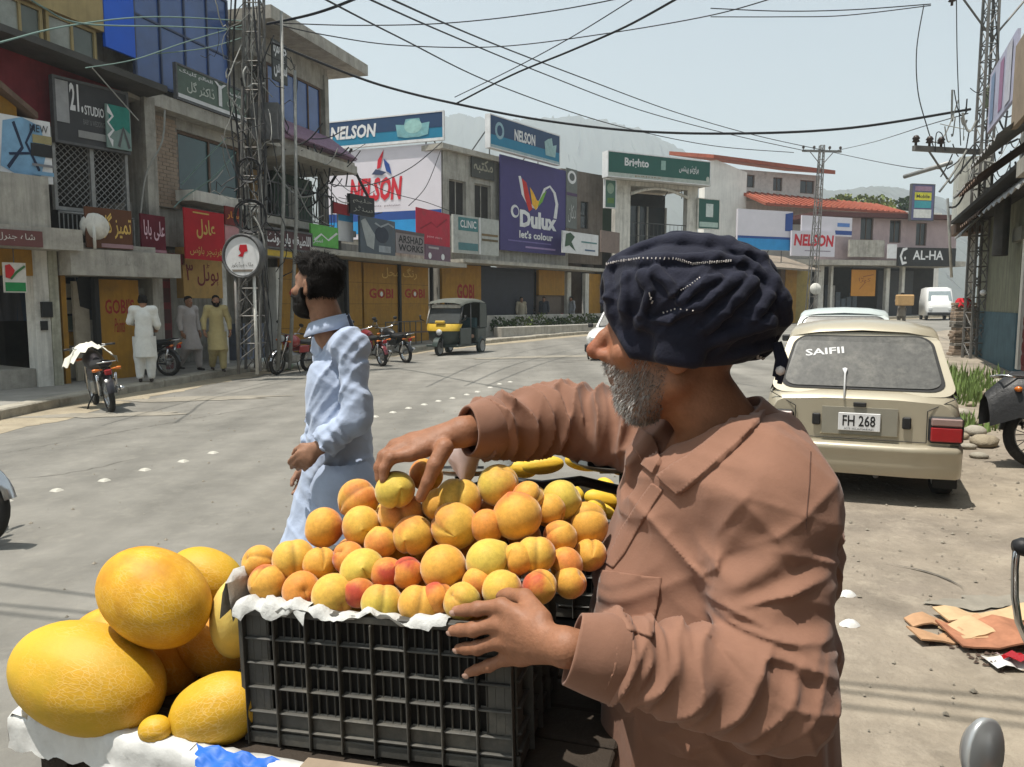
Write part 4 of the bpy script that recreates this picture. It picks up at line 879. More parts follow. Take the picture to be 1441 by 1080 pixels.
sign(FF, 'paint_banner', 'large purple paint banner with coloured swirl above white lettering', (704, 229, 796, 356), .25, .06, m_purple,
 prints=[('s', m_white, (.27, .85, .42, .84), sw, [.03, .05, .05, .04, .03, .03, .03, .035, .04, .045]), ('p', mat('swirl_red', C(190, 40, 30), rough=.6), (.3, .5, .45, .84), [(.0, .9), (.2, .4), (.55, 0), (.8, .1), (.6, .4), (.35, .8)]),
   ('p', mat('swirl_yellow', C(225, 170, 40), rough=.6), (.42, .6, .48, .75), [(0, .9), (.2, .2), (.5, 0), (1, .4), (.6, .4), (.3, .7)]), ('p', mat('swirl_green', C(110, 160, 50), rough=.6), (.54, .68, .52, .72), [(0, .0), (.5, .3), (1, 1), (.6, .8), (.2, .4)]),
   ('t', m_white, (.27, .84, .27, .46), 'Dulux', .05), ('o', m_white, (.14, .26, .36, .5)), ('o', m_purple, (.17, .25, .385, .475)), ('t', m_white, (.26, .78, .15, .235), "let's colour", .03), ('r', paint(110, 100, 150), (.1, .75, .105, .12)), ('r', paint(150, 130, 170), (.35, .82, .045, .065))])
sign(FF, 'clinic_board', 'pale two panel notice board with teal print below the grey windows', (638, 306, 702, 358), 1.0, .1, paint(170, 172, 166),
 prints=[('r', paint(70, 120, 122), (.1, .52, .6, .95)), ('r', paint(80, 120, 124), (.1, .52, .08, .28)), ('t', m_white, (.14, .48, .68, .88), 'CLINIC', .02), ('r', paint(120, 100, 70), (.6, .97, .52, .58)), ('r', paint(96, 84, 60), (.6, .97, .38, .44)), ('r', m_white, (.54, .57, .0, 1))])
sign(FF, 'white_hair_salon_board', 'white shop board with dark green picture beside the purple banner', (792, 328, 842, 358), .9, .08, m_white, prints=[('p', paint(60, 84, 66), (.05, .35, .1, .95), [(0, .2), (.1, .9), (.5, 1), (.9, .8), (.6, .5), (1, 0), (.4, .3)]), ('r', paint(90, 130, 130), (.5, .95, .55, .62)), ('r', paint(60, 90, 120), (.6, .9, .18, .25))])
sign(FF, 'brown_notice', 'small faded brown notice board by the white shop board', (846, 326, 872, 356), .9, .08, paint(128, 112, 104))
sign(FF, 'upright_banner', 'narrow grey upright banner beside the purple banner', (797, 238, 812, 322), .3, .05, paint(104, 108, 104), prints=[('o', m_white, (.1, .9, .75, .97)), ('o', paint(90, 94, 92), (.25, .75, .8, .93)), ('r', paint(80, 60, 90), (0, 1, .55, .6)), ('t', paint(180, 180, 176), (.15, .85, .1, .4), ar('دکان'), .0)])
sign(FF, 'window_notice', 'dark notice board on the grey wall above windows', (664, 218, 696, 252), .05, .05, paint(70, 70, 66), prints=[('t', paint(150, 146, 130), (.08, .92, .2, .8), ar('مکتبہ'), .02)])
# brown and green lots between the billboards
FG = Fac((3.7, 42.6), (6.2, 45.0))
G_ = BP(FG, 'brown_building', 'narrow brown plaster building with a dark upright window')
zb = gz(4) + .15
vg_ = FG.uv(830, 244)[1]; ga, gb = FG.uv(808, 300)[0], FG.uv(848, 300)[0]
m_brn = mat('brown_plaster', (0.17, 0.14, 0.115), rough=.9, var=.3, scale=2.5, streak=.5)
G_.add('front_wall', m_brn, lambda b: wall(b, FG, ga - 1, gb, FG.uv(830, 372)[1], vg_, [FG.rect(817, 284, 828, 322)], -.3, 0))
w = FG.rect(817, 284, 828, 322); G_.window(*w, -.1, m_blk, m_glass_d, 1, 2, .05)
G_.box('side_and_back', m_brn, ga - 1, gb, -.2, vg_ - .1, -5, -1.5)
G_.box('green_shutter', paint(58, 84, 62), gb + .02, FG.uv(870, 300)[0], FG.uv(858, 330)[1], FG.uv(858, 284)[1], -.5, -.4)
G_.box('green_lot_wall', m_dark, gb + .02, FG.uv(874, 300)[0], 0, FG.uv(858, 262)[1], -2, -.6)
# ---- green board building ---------------------------------------------------------------------------
FH = Fac((5.6, 43.6), (13.2, 47.6))
H_ = BP(FH, 'arcade_building', 'white two storey building with arched upper opening and green roof board')
zb = gz(9) + .15
a0, a1 = FH.uv(866, 290)[0], FH.uv(982, 290)[0]; op = FH.rect(887, 262, 967, 328)
H_.add('front_wall', m_plw, lambda b: wall(b, FH, a0, a1, 0, FH.uv(920, 258)[1], [(op[0], op[1], op[2] - 1.5, op[3] - .1)], -.35, 0))
H_.box('back_wall', m_dark, a0, a1, 0, op[3], -3.2, -3.0)
H_.box('roof_slab', m_conc, a0 - .4, a1 + .4, FH.uv(920, 258)[1] + .004, FH.uv(920, 250)[1], -4, .6)
H_.add('arch_moulding', m_plw, lambda b: b.tube([FH.P(op[0] + (op[1] - op[0]) * t, op[3] - .55 + .4 * math.sin(math.pi * t), .05) for t in np.linspace(0, 1, 14)], .09, 6))
for t in (.0, .3, .5, .66, 1.0): H_.box('mullion', m_plg, op[0] + (op[1] - op[0]) * t - .05, op[0] + (op[1] - op[0]) * t + .05, op[2] - 1.5, op[3] - .9, -2.0, -1.9)
H_.box('glazing', m_glass_d, op[0], op[1], op[2] - 1.5, op[3] - .9, -2.1, -2.03)
H_.rail(op[0], op[1], op[2] - .2, op[2] + .5, -.1, m_steel, 14)
m_brg = mat('board_green', C(30, 84, 74), rough=.5, var=.12, scale=2)
sign(FH, 'rooftop_board', 'long dark green rooftop board with white English and Urdu lettering', (856, 221, 999, 254), .6, .5, m_brg,
 prints=[('r', paint(170, 176, 168), (0, 1, .0, .16)), ('t', m_white, (.15, .38, .38, .82), 'Brighto', .03), ('r', paint(140, 170, 160), (.5, .545, .45, .85)), ('t', m_white, (.68, .88, .38, .76), ar('برائٹو پینٹس'), .02), ('t', paint(140, 110, 80), (.25, .5, .04, .13), 'paints', .0), ('o', paint(180, 185, 175), (.96, .995, .1, .35))], frame_m=m_white, extra=struts(FH, 1.8))
sign(FH, 'small_green_board', 'small green upright board on a white pillar by the arch', (852, 254, 866, 292), .55, .15, paint(70, 104, 90), prints=[('o', paint(130, 150, 130), (.15, .85, .5, .9)), ('r', paint(90, 120, 60), (.2, .85, .15, .35))], frame_m=m_white)
sign(FH, 'green_wall_sign', 'square green sign with white figures on the white house wall', (983, 281, 1012, 322), .1, .08, m_brg, prints=[('r', paint(200, 210, 205), (.35, .7, .4, .85)), ('r', paint(170, 190, 180), (.05, .95, .05, .22))], frame_m=m_plw)
# ---- white house with red roofs ---------------------------------------------------------------------
FI = Fac((15.2, 60.0), (32.0, 67.0))
I_ = BP(FI, 'white_house', 'white upper house with dull red tiled roofs behind the billboards')
i0, i1 = FI.uv(1040, 270)[0], FI.uv(1153, 270)[0]; vI = FI.uv(1096, 243)[1]; vI0 = FI.uv(1096, 276)[1]
wl_ = [FI.rect(1043, 246, 1062, 264), FI.rect(1088, 250, 1101, 269), FI.rect(1126, 254, 1146, 273)]
I_.add('upper_wall', paint(186, 184, 178), lambda b: wall(b, FI, i0, i1, vI0 - .5, vI, wl_, -.3, 0))
for w in wl_: I_.window(*w, -.1, m_rust, m_glass_d, 2, 1, .07)
g0 = FI.uv(986, 270)[0]
m_whw = mat('white_wall', (0.74, 0.72, 0.67), rough=.85, var=.15, scale=1.2, streak=.25)
I_.add('gable_wall', m_whw, lambda b: b.prism([(g0, -1), (i0 + .3, -1), (i0 + .3, vI - .3), (g0 + 1.0, FI.uv(993, 226)[1]), (g0, FI.uv(988, 229)[1])], -.2, .5, FI.T))
I_.box('lower_wall', m_whw, i0, i1 + 14, -1, vI0 - .52, -3, -.1)
I_.add('upper_roof', m_tile, lambda b: b.hexa([FI.P(g0 + .5, FI.uv(993, 225)[1], .8), FI.P(i1 + .8, vI + .05, .8), FI.P(i1 + .8, vI + 1.2, -5), FI.P(g0 + .5, FI.uv(993, 225)[1] + 1.2, -5), FI.P(g0 + .5, FI.uv(993, 225)[1] + .25, .8), FI.P(i1 + .8, vI + .35, .8), FI.P(i1 + .8, vI + 1.5, -5), FI.P(g0 + .5, FI.uv(993, 225)[1] + 1.5, -5)]))
lr0, lr1 = FI.uv(1040, 290)[0], FI.uv(1235, 300)[0]
q0, q1 = FI.uv(1070, 292)[1], FI.uv(1232, 303)[1]
def lroof(b):
 b.hexa([FI.P(lr0, q0 - .3, 3.0), FI.P(lr1, q1 - .3, 3.0), FI.P(lr1, q1 + .7, -.05), FI.P(lr0, vI0, -.05), FI.P(lr0, q0 - .1, 3.0), FI.P(lr1, q1 - .1, 3.0), FI.P(lr1, q1 + .9, -.02), FI.P(lr0, vI0 + .2, -.02)])
lrf = I_.add('lower_roof', m_tile, lroof)
for k in range(24):
 t = (k + .5) / 24; a = FI.P(lr0 + (lr1 - lr0) * t, (q0 - .08) * (1 - t) + (q1 - .08) * t, 3.0); c = FI.P(lr0 + (lr1 - lr0) * t, (vI0 + .2) * (1 - t) + (q1 + .9) * t, 0); I_.add('ridge_roll', m_tile, lambda b: b.tube([a, c], .07, 5), lrf)
# ---- far shops facing down the street ---------------------------------------------------------------
FJ = Fac((15.0, 52.8), (36.0, 57.5))
J_ = BP(FJ, 'far_shop_row', 'two storey pinkish shop building with dark ground floor fronts')
zb = gz(25) + .1
j0, j1 = FJ.uv(1150, 350)[0], FJ.uv(1345, 350)[0]; vJ = FJ.uv(1250, 308)[1]; vJf = FJ.uv(1250, 368)[1]
m_pinkp = mat('pink_plaster', C(176, 156, 156), rough=.85, var=.15, scale=2, streak=.2)
wj = [FJ.rect(1211, 306, 1229, 338), FJ.rect(1252, 310, 1268, 342), FJ.rect(1289, 314, 1304, 346)]
J_.add('upper_wall', m_pinkp, lambda b: wall(b, FJ, j0, j1, vJf, vJ, wj, -.3, 0))
for w in wj: J_.window(*w, -.1, m_rust, m_glass_d, 2, 1, .06)
J_.box('roof_edge', mat('maroon_eave', C(84, 50, 48), rough=.7), j0 - .5, j1 + .4, vJ + .003, vJ + .3, -5, .6)
J_.box('balcony_wall', m_plg, FJ.uv(1196, 345, .8)[0], FJ.uv(1245, 345, .8)[0], FJ.uv(1220, 362, .8)[1], FJ.uv(1220, 338, .8)[1], .6, .8)
J_.box('floor_slab', m_conc, j0 - 4, j1, vJf - .35, vJf - .003, -4, 1.0)
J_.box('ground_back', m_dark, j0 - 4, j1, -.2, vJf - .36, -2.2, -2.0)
for x, w_, m in ((1112, 24, m_yel), (1150, 10, m_plw), (1170, 3, m_plw), (1248, 5, m_plw), (1270, 4, m_plw)):
 J_.box('pier', m, FJ.uv(x, 410)[0], FJ.uv(x + w_, 410)[0], zb, vJf - .36, -.4, -.1)
J_.box('shop_panel', paint(70, 70, 72), FJ.uv(1250, 410)[0], FJ.uv(1300, 410)[0], zb, vJf - .6, -1.2, -1.1)
for k in range(8): J_.box('shop_goods', paint(*r_.choice([(160, 150, 130), (100, 110, 120), (60, 66, 70), (180, 176, 170)])), FJ.uv(1160 + k * 8, 410)[0], FJ.uv(1166 + k * 8, 410)[0], zb, zb + 1.0 + r_.random() * 1.4, -1.6, -1.2)
J_.box('shop_banner_rail', m_steel, FJ.uv(1195, 410)[0], FJ.uv(1260, 410)[0], vJf - .5, vJf - .42, .2, .26)
sign(FJ, 'ochre_banner', 'ochre yellow banner hanging before the far dark shop fronts', (1198, 380, 1232, 417), .2, .04, mat('ochre_cloth', C(190, 130, 50), rough=.7, var=.15, scale=2), prints=[('s', paint(150, 90, 40), (.2, .9, .1, .9), [(.2, .2), (.5, .5), (.4, .8), (1, .9)], .02), ('t', paint(140, 80, 40), (.3, .8, .5, .7), ar('کپڑا'), .0)])
sign(FJ, 'fascia_sign', 'black fascia with white lettering on the far pink shop building', (1264, 349, 1345, 375), 1.0, .15, m_blk, prints=[('t', m_white, (.25, .78, .35, .85), 'AL-HA', .02), ('s', m_white, (.04, .16, .1, .95), [(.9, 1), (.3, .9), (.0, .5), (.3, .05), (.9, .1)], [.06, .12, .15, .12, .05]), ('o', m_white, (.1, .13, .35, .5))])
sign(FJ, 'tri_colour_sign', 'upright sign with yellow, teal and white bands on the roof edge', (1283, 260, 1314, 310), .7, .2, paint(96, 96, 130), prints=[('r', paint(210, 205, 60), (.12, .88, .56, .78)), ('t', m_blk, (.2, .8, .62, .72), 'Mobile', .02), ('r', paint(60, 150, 160), (.12, .88, .34, .54)), ('r', paint(210, 210, 205), (.1, .9, .06, .3)), ('r', paint(150, 120, 140), (.12, .88, .82, .95))], frame_m=m_steel)
sign(FJ, 'torn_white_board', 'torn white board leaning on the far balcony corner', (1249, 344, 1262, 364), 1.02, .05, m_white)
FK = Fac((13.6, 47.0), (22.0, 50.6))
sign(FK, 'roof_hoarding', 'wide white and blue hoarding on the far roofs below the red tiles', (1038, 296, 1115, 352), .0, .15, m_pink, prints=[('r', m_sky, (0, 1, .0, .28)), ('r', m_roy, (0, 1, .28, .34)), ('p', m_roy, (.86, 1, .5, .98), [(0, 0), (1, 0), (1, 1), (0, .9)])], extra=struts(FK))
sign(FK, 'lettered_sign', 'white far sign with red lettering beside a lattice pole', (1114, 326, 1175, 361), .3, .12, m_pink, prints=[('t', m_nred, (.05, .97, .4, .88), 'NELSON', .04, .1), ('r', paint(150, 140, 150), (.3, .9, .2, .24))])
sign(FK, 'blue_poster', 'small white and blue poster above the far red lettered sign', (1128, 305, 1199, 332), .1, .08, m_pink, prints=[('r', m_roy, (.66, 1, .08, .3)), ('r', paint(90, 130, 190), (.7, .95, .5, .7))])
K_ = BP(FK, 'lean_to_stall', 'timber lean-to stall with weathered brown roof and yellow shutter', 'stall')
k0, k1 = FK.uv(1060, 390)[0], FK.uv(1140, 390)[0]; vk = FK.uv(1100, 372)[1]
K_.box('back_wall', m_dark, k0 - 3, k1, -.2, vk, -2.4, -2.2)
K_.box('post', m_rust, FK.uv(1098, 410)[0], FK.uv(1104, 410)[0], 0, vk, -.2, .0)
K_.box('post', m_rust, k0, k0 + .25, 0, vk, -.2, .0)
K_.box('shutter', m_yel, FK.uv(1108, 410)[0], FK.uv(1124, 410)[0], .2, vk - .2, -.3, -.2)
K_.box('shutter', paint(150, 130, 70), FK.uv(1126, 410)[0], FK.uv(1146, 410)[0], .2, vk - .2, -.5, -.4)
K_.add('roof', mat('weathered_boards', (.23, .19, .15), rough=.9, var=.4, scale=4), lambda b: b.hexa([FK.P(k0 - 1, vk, -2), FK.P(k1 - .3, vk - .2, -2), FK.P(k1 - .3, vk - .5, 1.2), FK.P(k0 - 1, vk - .3, 1.2), FK.P(k0 - 1, vk + .9, -2), FK.P(k1 - .3, vk + .6, -2), FK.P(k1 - .3, vk - .38, 1.2), FK.P(k0 - 1, vk - .18, 1.2)]))
# ---- right hand building --------------------------------------------------------------------------------
FR = Fac((11.95, 20.6), (7.2, 9.8))      # runs towards the camera; n points to the street
Rb = BP(FR, 'right_side_shop', 'weathered shop on the right with patched sheet awnings and red door')
zb = gz(11) + .1
rr = lambda *p: FR.rect(*p)
uR = lambda px, py, off=0.0: FR.uv(px, py, off)
u_c = uR(1371, 450)[0]
m_bluegrey = mat('blue_grey_dado', C(70, 96, 106), rough=.85, var=.3, scale=3, streak=.3)
m_sagep = mat('sage_plaster', C(120, 122, 104), rough=.9, var=.3, scale=2.5, streak=.6)
Rb.box('wall', m_sagep, -.1, uR(1415, 440)[0], zb + 1.05, 3.6, -.4, -.2)
Rb.box('dado', m_bluegrey, -.1, uR(1415, 440)[0], zb - .1, zb + 1.05, -.42, -.18)
Rb.box('upper_wall', m_plg, .3, FR.len, 3.6, 7.5, -3, -.9)
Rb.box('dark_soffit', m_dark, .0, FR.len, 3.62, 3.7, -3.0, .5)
m_rd = mat('carved_red_door', C(110, 36, 34), rough=.6, var=.4, scale=14, bump=.6, bscale=40)
rd0, rd1 = uR(1424, 440)[0], uR(1470, 440)[0]
door = Rb.box('red_door', m_rd, rd0, rd1, zb, uR(1430, 366)[1], -.3, -.2)
for k in range(9):
 for j in range(3): Rb.add('carving', m_rd, lambda b: b.lathe([(.0, .03), (.05, .02), (.08, .0), (.1, .02), (.12, 0)], 10, FR.T @ TR((rd0 + .14 + j * .26, zb + .2 + k * .24, -.2))), door)
Rb.box('door_post', m_plw, rd0 - .3, rd0 - .05, zb, 3.2, -.35, -.15)
Rb.add('corner_pipe', m_plw, lambda b: b.tube([FR.P(-.25, zb, -.05), FR.P(-.25, 5.2, -.05)], .06, 8))
Rb.box('cabinet', mat('cabinet_white', C(196, 196, 186), rough=.6, var=.2, scale=3, streak=.4), -.95, .3, uR(1345, 330)[1], uR(1345, 258)[1], -.3, .4, label='white rusty box cabinet mounted at the corner')
Rb.box('cabinet_bracket', m_rust, -1.0, .35, uR(1345, 338)[1] - .1, uR(1345, 330)[1] - .003, -.2, .4)
def sheet(u0, u1, v0, v1, n0, n1, seed, waves=9):
 rr_ = random.Random(seed); P_ = []
 for i in range(waves * 4 + 1):
  t = i / (waves * 4); w_ = .035 * math.cos(i * math.pi / 2); P_.append([FR.P(u0 + (u1 - u0) * t + .06 * s_ * rr_.uniform(-1, 1) * .4, v0 + (v1 - v0) * s_ + w_, n0 + (n1 - n0) * s_) for s_ in (0, .5, 1)])
 return P_
for k, (u0, u1, v0, v1, n0, n1, m) in enumerate(((1.6, 3.9, 4.1, 5.0, .62, -.6, m_gal), (3.6, 6.6, 3.9, 4.9, .7, -.6, m_rust), (6.2, 9.4, 4.1, 5.2, .8, -.6, m_gal), (.6, 2.2, 3.2, 4.0, .45, -.3, m_gal), (2.2, 5.4, 3.35, 4.15, .5, -.3, m_rust), (5.2, 10.5, 3.3, 4.2, .5, -.3, m_gal))):
 Rb.add('awning_sheet', m, lambda b: b.grid(sheet(u0, u1, v0, v1, n0, n1, k)))
Rb.add('awning_pole', m_plw, lambda b: b.tube([FR.P(1.5, 2.2, .55), FR.P(1.7, 4.1, .75)], .035, 6))
Rb.add('awning_pole', m_gal, lambda b: b.tube([FR.P(.4, 5.15, .6), FR.P(-.9, 5.05, 1.6)], .06, 8))
Rb.add('rolled_tarpaulin', m_roofd, lambda b: b.grid([[FR.P(5.4 + .16 * math.cos(a) * (1 + .2 * math.sin(t * 9)), 2.5 + 1.4 * t, .1 + .14 * math.sin(a)) for a in np.linspace(0, 6.28, 13)] for t in np.linspace(0, 1, 9)]))
Rb.box('meter_box', paint(110, 110, 100), uR(1416, 335)[0] , uR(1428, 335)[0], uR(1420, 340)[1], uR(1420, 322)[1], -.3, -.1)
Rb.add('wall_bulb', m_white, lambda b: b.lathe([(0, 0), (.05, .03), (.07, .08), (.04, .14), (0, .15)], 12, FR.T @ TR((uR(1382, 412)[0], uR(1382, 412)[1], -.1))))
sign(FR, 'tall_fabric_sign', 'pale lilac fabric sign panel above the right hand awnings', (1393, 78, 1427, 160), .4, .05, paint(176, 176, 196), prints=[('r', paint(150, 110, 140), (.45, .6, .1, .9)), ('r', paint(120, 140, 170), (.1, .25, .1, .9)), ('r', paint(190, 190, 200), (.7, .9, .05, .95))])
sign(FR, 'brown_roof_board', 'plain brown board at the edge of the right hand roof', (1428, 30, 1475, 150), .5, .08, paint(150, 132, 112))
# unseen shops behind the cart, continuing the row; added to cut the vendor's sky light
FS = Fac((7.0, 9.0), (-1.4, -9.6))
Sb = BP(FS, 'unseen_shop_row', 'plain unseen row of shops added along the near side behind the fruit cart')
zs = gz(3) + .1; LS = FS.len
Sb.box('wall', m_plg, 0, LS, zs + 3.1, 7.4, -.5, 0); Sb.box('back_wall', m_dark, 0, LS, zs - .1, zs + 3.1, -3.2, -3.0); Sb.box('slab', m_conc, -.2, LS + .2, zs + 2.9, zs + 3.09, -3, 1.1); Sb.box('roof_slab', m_conc, -.2, LS + .2, 7.4, 7.6, -6, .4); Sb.box('step', m_conc, 0, LS, zs - .15, zs + .12, -.4, .7)
for k in range(6):
 a = k * LS / 6; Sb.box('pillar', m_plw, a, a + .35, zs, zs + 2.9, -.4, -.05); Sb.shutter(a + .36, a + LS / 6 - .02, zs + .12, zs + 2.9, -.25, paint(92, 98, 96) if k % 2 else m_mar, .12); w = (a + 1.0, a + 2.2, zs + 4.0, zs + 5.3); Sb.window(*w, .03, m_rust, m_glass_d, 2, 1, .06)
# brick stack by the right wall
bs = thing('brick_stack', 'leaning stack of loose bricks with a red cloth on top', 'bricks', G(1352, 500))
rb = random.Random(4)
for k in range(17):
 for j in range(2):
  x = -.16 + j * .3 + rb.uniform(-.04, .04) + k * .004
  MB().bbox(x - .13, x + .13, -.12 + rb.uniform(-.03, .03), .12, k * .08, k * .08 + .072, .008, TR(rot=(0, 0, rb.uniform(-.1, .1)))).obj('brick', m_brickp if rb.random() < .6 else m_mort, bs)
cl = MB(); cl.grid([[(-.3 + .6 * i / 8, -.22 + .44 * j / 6, 1.40 + .10 * math.sin(i * 1.3 + j) - (.25 if i in (0, 8) or j in (0, 6) else 0)) for i in range(9)] for j in range(7)])
clo = cl.obj('red_cloth', m_red); clo.location = bs.location + Vector((0, 0, .42)); clo.scale = (.7, .7, .7); tag(clo, 'crumpled red cloth lying on the stack of bricks', 'cloth')
# concrete step and rubble in front of it
stp = MB(); stp.bbox(-.2, 5.5, .0, 1.5, -.1, .16, .03, frame(FR.P(0, gz(11), -.2), FR.u, z=(0, 0, 1)))
stp.obj('shop_step', m_conc, label='low concrete step along the right hand shop', cat='step')
# ---- hedge planter with shrubs, beyond the rickshaw -----------------------------------------------------
m_leaf = mat('shrub_leaf', (0.075, 0.115, 0.035), rough=.7, var=.5, scale=30, spec=.2, col2=(0.12, 0.15, 0.05), c2scale=9)
m_leafd = mat('leaf_dark', (0.05, 0.085, 0.03), rough=.75, var=.5, scale=20, spec=.2)
m_bark = mat('bark', (0.12, 0.09, 0.065), rough=.95, var=.4, scale=20, bump=.5, bscale=60)
def leaves(b, c, rx, ry, rz, n, s, seed):
 r = random.Random(seed)
 for _ in range(n):
  while True:
   q = Vector((r.uniform(-1, 1), r.uniform(-1, 1), r.uniform(-1, 1)))
   if q.length < 1: break
  q *= (.6 + .4 * r.random()) / max(q.length, .3) if r.random() < .6 else 1
  p = Vector(c) + Vector((q.x * rx, q.y * ry, q.z * rz)); a = Vector((r.uniform(-1, 1), r.uniform(-1, 1), r.uniform(-.4, 1))).normalized(); t = a.orthogonal().normalized()
  w = t.cross(a) * s * .35; l = a * s * r.uniform(.6, 1.2)
  b.add([p - w, p + l * .5 - w * 1.1 + t * s * .1, p + l, p + l * .5 + w * 1.1 + t * s * .1, p + w], [(0, 1, 2, 3, 4)])
pl0 = Vector((-.6, 33.2)); pl1 = Vector((6.4, 42.2)); pd = (pl1 - pl0).normalized()
PT = frame((pl0.x, pl0.y, gz(0) + .15), (pd.x, pd.y, 0), z=(0, 0, 1))
pw = MB(); pw.bbox(0, (pl1 - pl0).length, -.2, .25, -.2, .42, .03, PT); pw.bbox(0, (pl1 - pl0).length, .9, 1.2, -.2, .9, .03, PT)
pwo = thing('planter_wall', 'low concrete planter wall along the far pavement', 'planter', PT @ Vector((0, 0, 0)))
pw.v = [tuple(Vector(v) - pwo.location) for v in pw.v]; pw.obj('wall', m_conc, pwo)
for k in range(8):
 o = thing('shrub', 'leafy green shrub growing in the low roadside planter', 'shrub', PT @ Vector((1.0 + k * 1.35, .55, .1)), group='shrubs in the roadside planter')
 b = MB(); leaves(b, (0, 0, .35), .62, .3, .33 + .1 * (k % 3), 190, .13, k); b.obj('foliage', m_leaf if k % 3 else m_leafd, o)
 b = MB(); [b.tube([(0, 0, -.1), (.25 * math.cos(a), .15 * math.sin(a), .4)], .012, 4) for a in (0, 1.6, 3.2, 4.8)]; b.obj('stem', m_bark, o)
# weeds behind the parked car
for k, (px, py, s) in enumerate(((1345, 560, 1.0), (1362, 552, .8), (1352, 600, .45), (1340, 535, 1.0))):
 g = G(px, py); o = thing('weed_clump', ('bushy green weeds on the rubble beside the parked car', 'thin weeds near the brick stack', 'small weed tuft at the car bumper', 'green weeds at the foot of the shop wall')[k], 'weeds', g)
 b = MB(); r = random.Random(k)
 for _ in range(int(260 * s)):
  a = r.uniform(0, 6.28); rad = r.random() ** .6 * .75 * s; p = Vector((rad * math.cos(a), rad * math.sin(a) * 1.6, 0)); h = r.uniform(.06, .3) * s + .06; ln = Vector((r.uniform(-.3, .3), r.uniform(-.3, .3), 1)) * h; w = Vector((math.cos(a * 3), math.sin(a * 3), 0)) * .018
  b.add([p - w, p + w, p + ln * .6 + w * .8, p + ln, p + ln * .6 - w * .8], [(0, 1, 2, 3, 4)])
 b.obj('blades', mat('weed_green', (.15, .22, .06), rough=.7, var=.5, scale=20), o, kind='stuff')
# rubble stones by the car
for k, (px, py, s) in enumerate(((1350, 618, .16), (1372, 612, .22), (1388, 600, .2), (1362, 632, .12), (1385, 628, .25), (1352, 585, .2), (1398, 560, .3), (1408, 545, .3), (1335, 640, .14), (1378, 645, .12), (1366, 572, .14))):
 s *= .7; g = G(px, py); r = random.Random(k); b = MB(); n = 9; P_ = []
 for i in range(6):
  ph = math.pi * i / 5; P_.append([(s * math.sin(ph) * math.cos(6.283 * j / n) * (.8 + .35 * r.random()), s * .8 * math.sin(ph) * math.sin(6.283 * j / n) * (.8 + .35 * r.random()), s * .28 - s * .42 * math.cos(ph)) for j in range(n)])
 b.grid(P_, closed_v=True); o = b.obj('rubble_stone', m_kerb if k % 2 else m_verge); o.location = g; o.rotation_euler = (0, 0, k)
 tag(o, 'rough pale rubble stone lying between parked car and shop step', 'stone', 'rubble stones beside the car')
# ---- trees and mountains ------------------------------------------------------------------------------------
for k, (px, py, Y, s, lb) in enumerate(((1216, 291, 74, 3.6, 'bright leafy tree crown showing over the low red tiled roof'), (1254, 294, 80, 3.2, 'darker tree crown behind the pink shop roof edge'))):
 c = at(px, py, Y); o = thing('tree', lb, 'tree', (c.x, c.y, gz(c.x)))
 b = MB(); h = c.z - gz(c.x); b.tube([(0, 0, 0), (.1, .1, h * .5), (0, 0, h)], [.28, .2, .08], 8)
 rt = random.Random(k)
 for q in range(7): a = q * .9; b.tube([(0, 0, h * .55 + q * .3), (1.6 * math.cos(a), 1.6 * math.sin(a), h * .75 + q * .25)], [.1, .03], 5)
 b.obj('trunk', m_bark, o)
 b = MB()
 for q in range(15): leaves(b, (rt.uniform(-s * .8, s * .8), rt.uniform(-s * .6, s * .6), h - .4 + rt.uniform(-s * .5, s * .25)), s * .36, s * .36, s * .26, 230, .32, q + k * 50)
 b.obj('crown', mat('tree_leaf', (.11, .15, .035), rough=.7, var=.5, scale=3, col2=(.17, .19, .05), c2scale=1.2) if k == 0 else m_leafd, o)
def mountain(name, ridge_px, Y, m, seed):
 r = random.Random(seed); rows = []; pts = []
 for (a, c) in zip(ridge_px[:-1], ridge_px[1:]):
  n = 14
  for i in range(n): t = i / n; pts.append((a[0] + (c[0] - a[0]) * t, a[1] + (c[1] - a[1]) * t + r.uniform(-.7, .7)))
 pts.append(ridge_px[-1])
 for d in range(12):
  f = d / 11; row = []
  for (px, py) in pts:
   top = at(px, py, Y); z = top.z * (1 - f) + r.uniform(-1, 1) * Y * .004 * (1 if 0 < d < 11 else 0); row.append((top.x + r.uniform(-1, 1) * Y * .004, Y - f * Y * .35 + r.uniform(-1, 1) * Y * .01, max(-5, z)))
  rows.append(row)
 back = [(x, y + Y * .3, -5) for (x, y, z) in rows[0]]
 b = MB(); b.grid([back] + rows); return tag(b.obj(name, m), kind='structure')
m_mtn = mat('forested_slope', (0.04, 0.052, 0.05), rough=1.0, var=.3, scale=.01, spec=0.0, col2=(0.06, 0.065, 0.055), c2scale=.006)
mountain('hill', [(380, 230), (480, 200), (560, 178), (640, 160), (700, 170), (745, 168), (800, 162), (850, 170), (900, 182), (950, 206), (1010, 240), (1080, 262), (1180, 282)], 1250, m_mtn, 1)
mountain('hill', [(900, 275), (1000, 262), (1100, 262), (1180, 268), (1230, 262), (1270, 264), (1330, 285), (1441, 300), (1600, 310)], 950, m_mtn, 2)
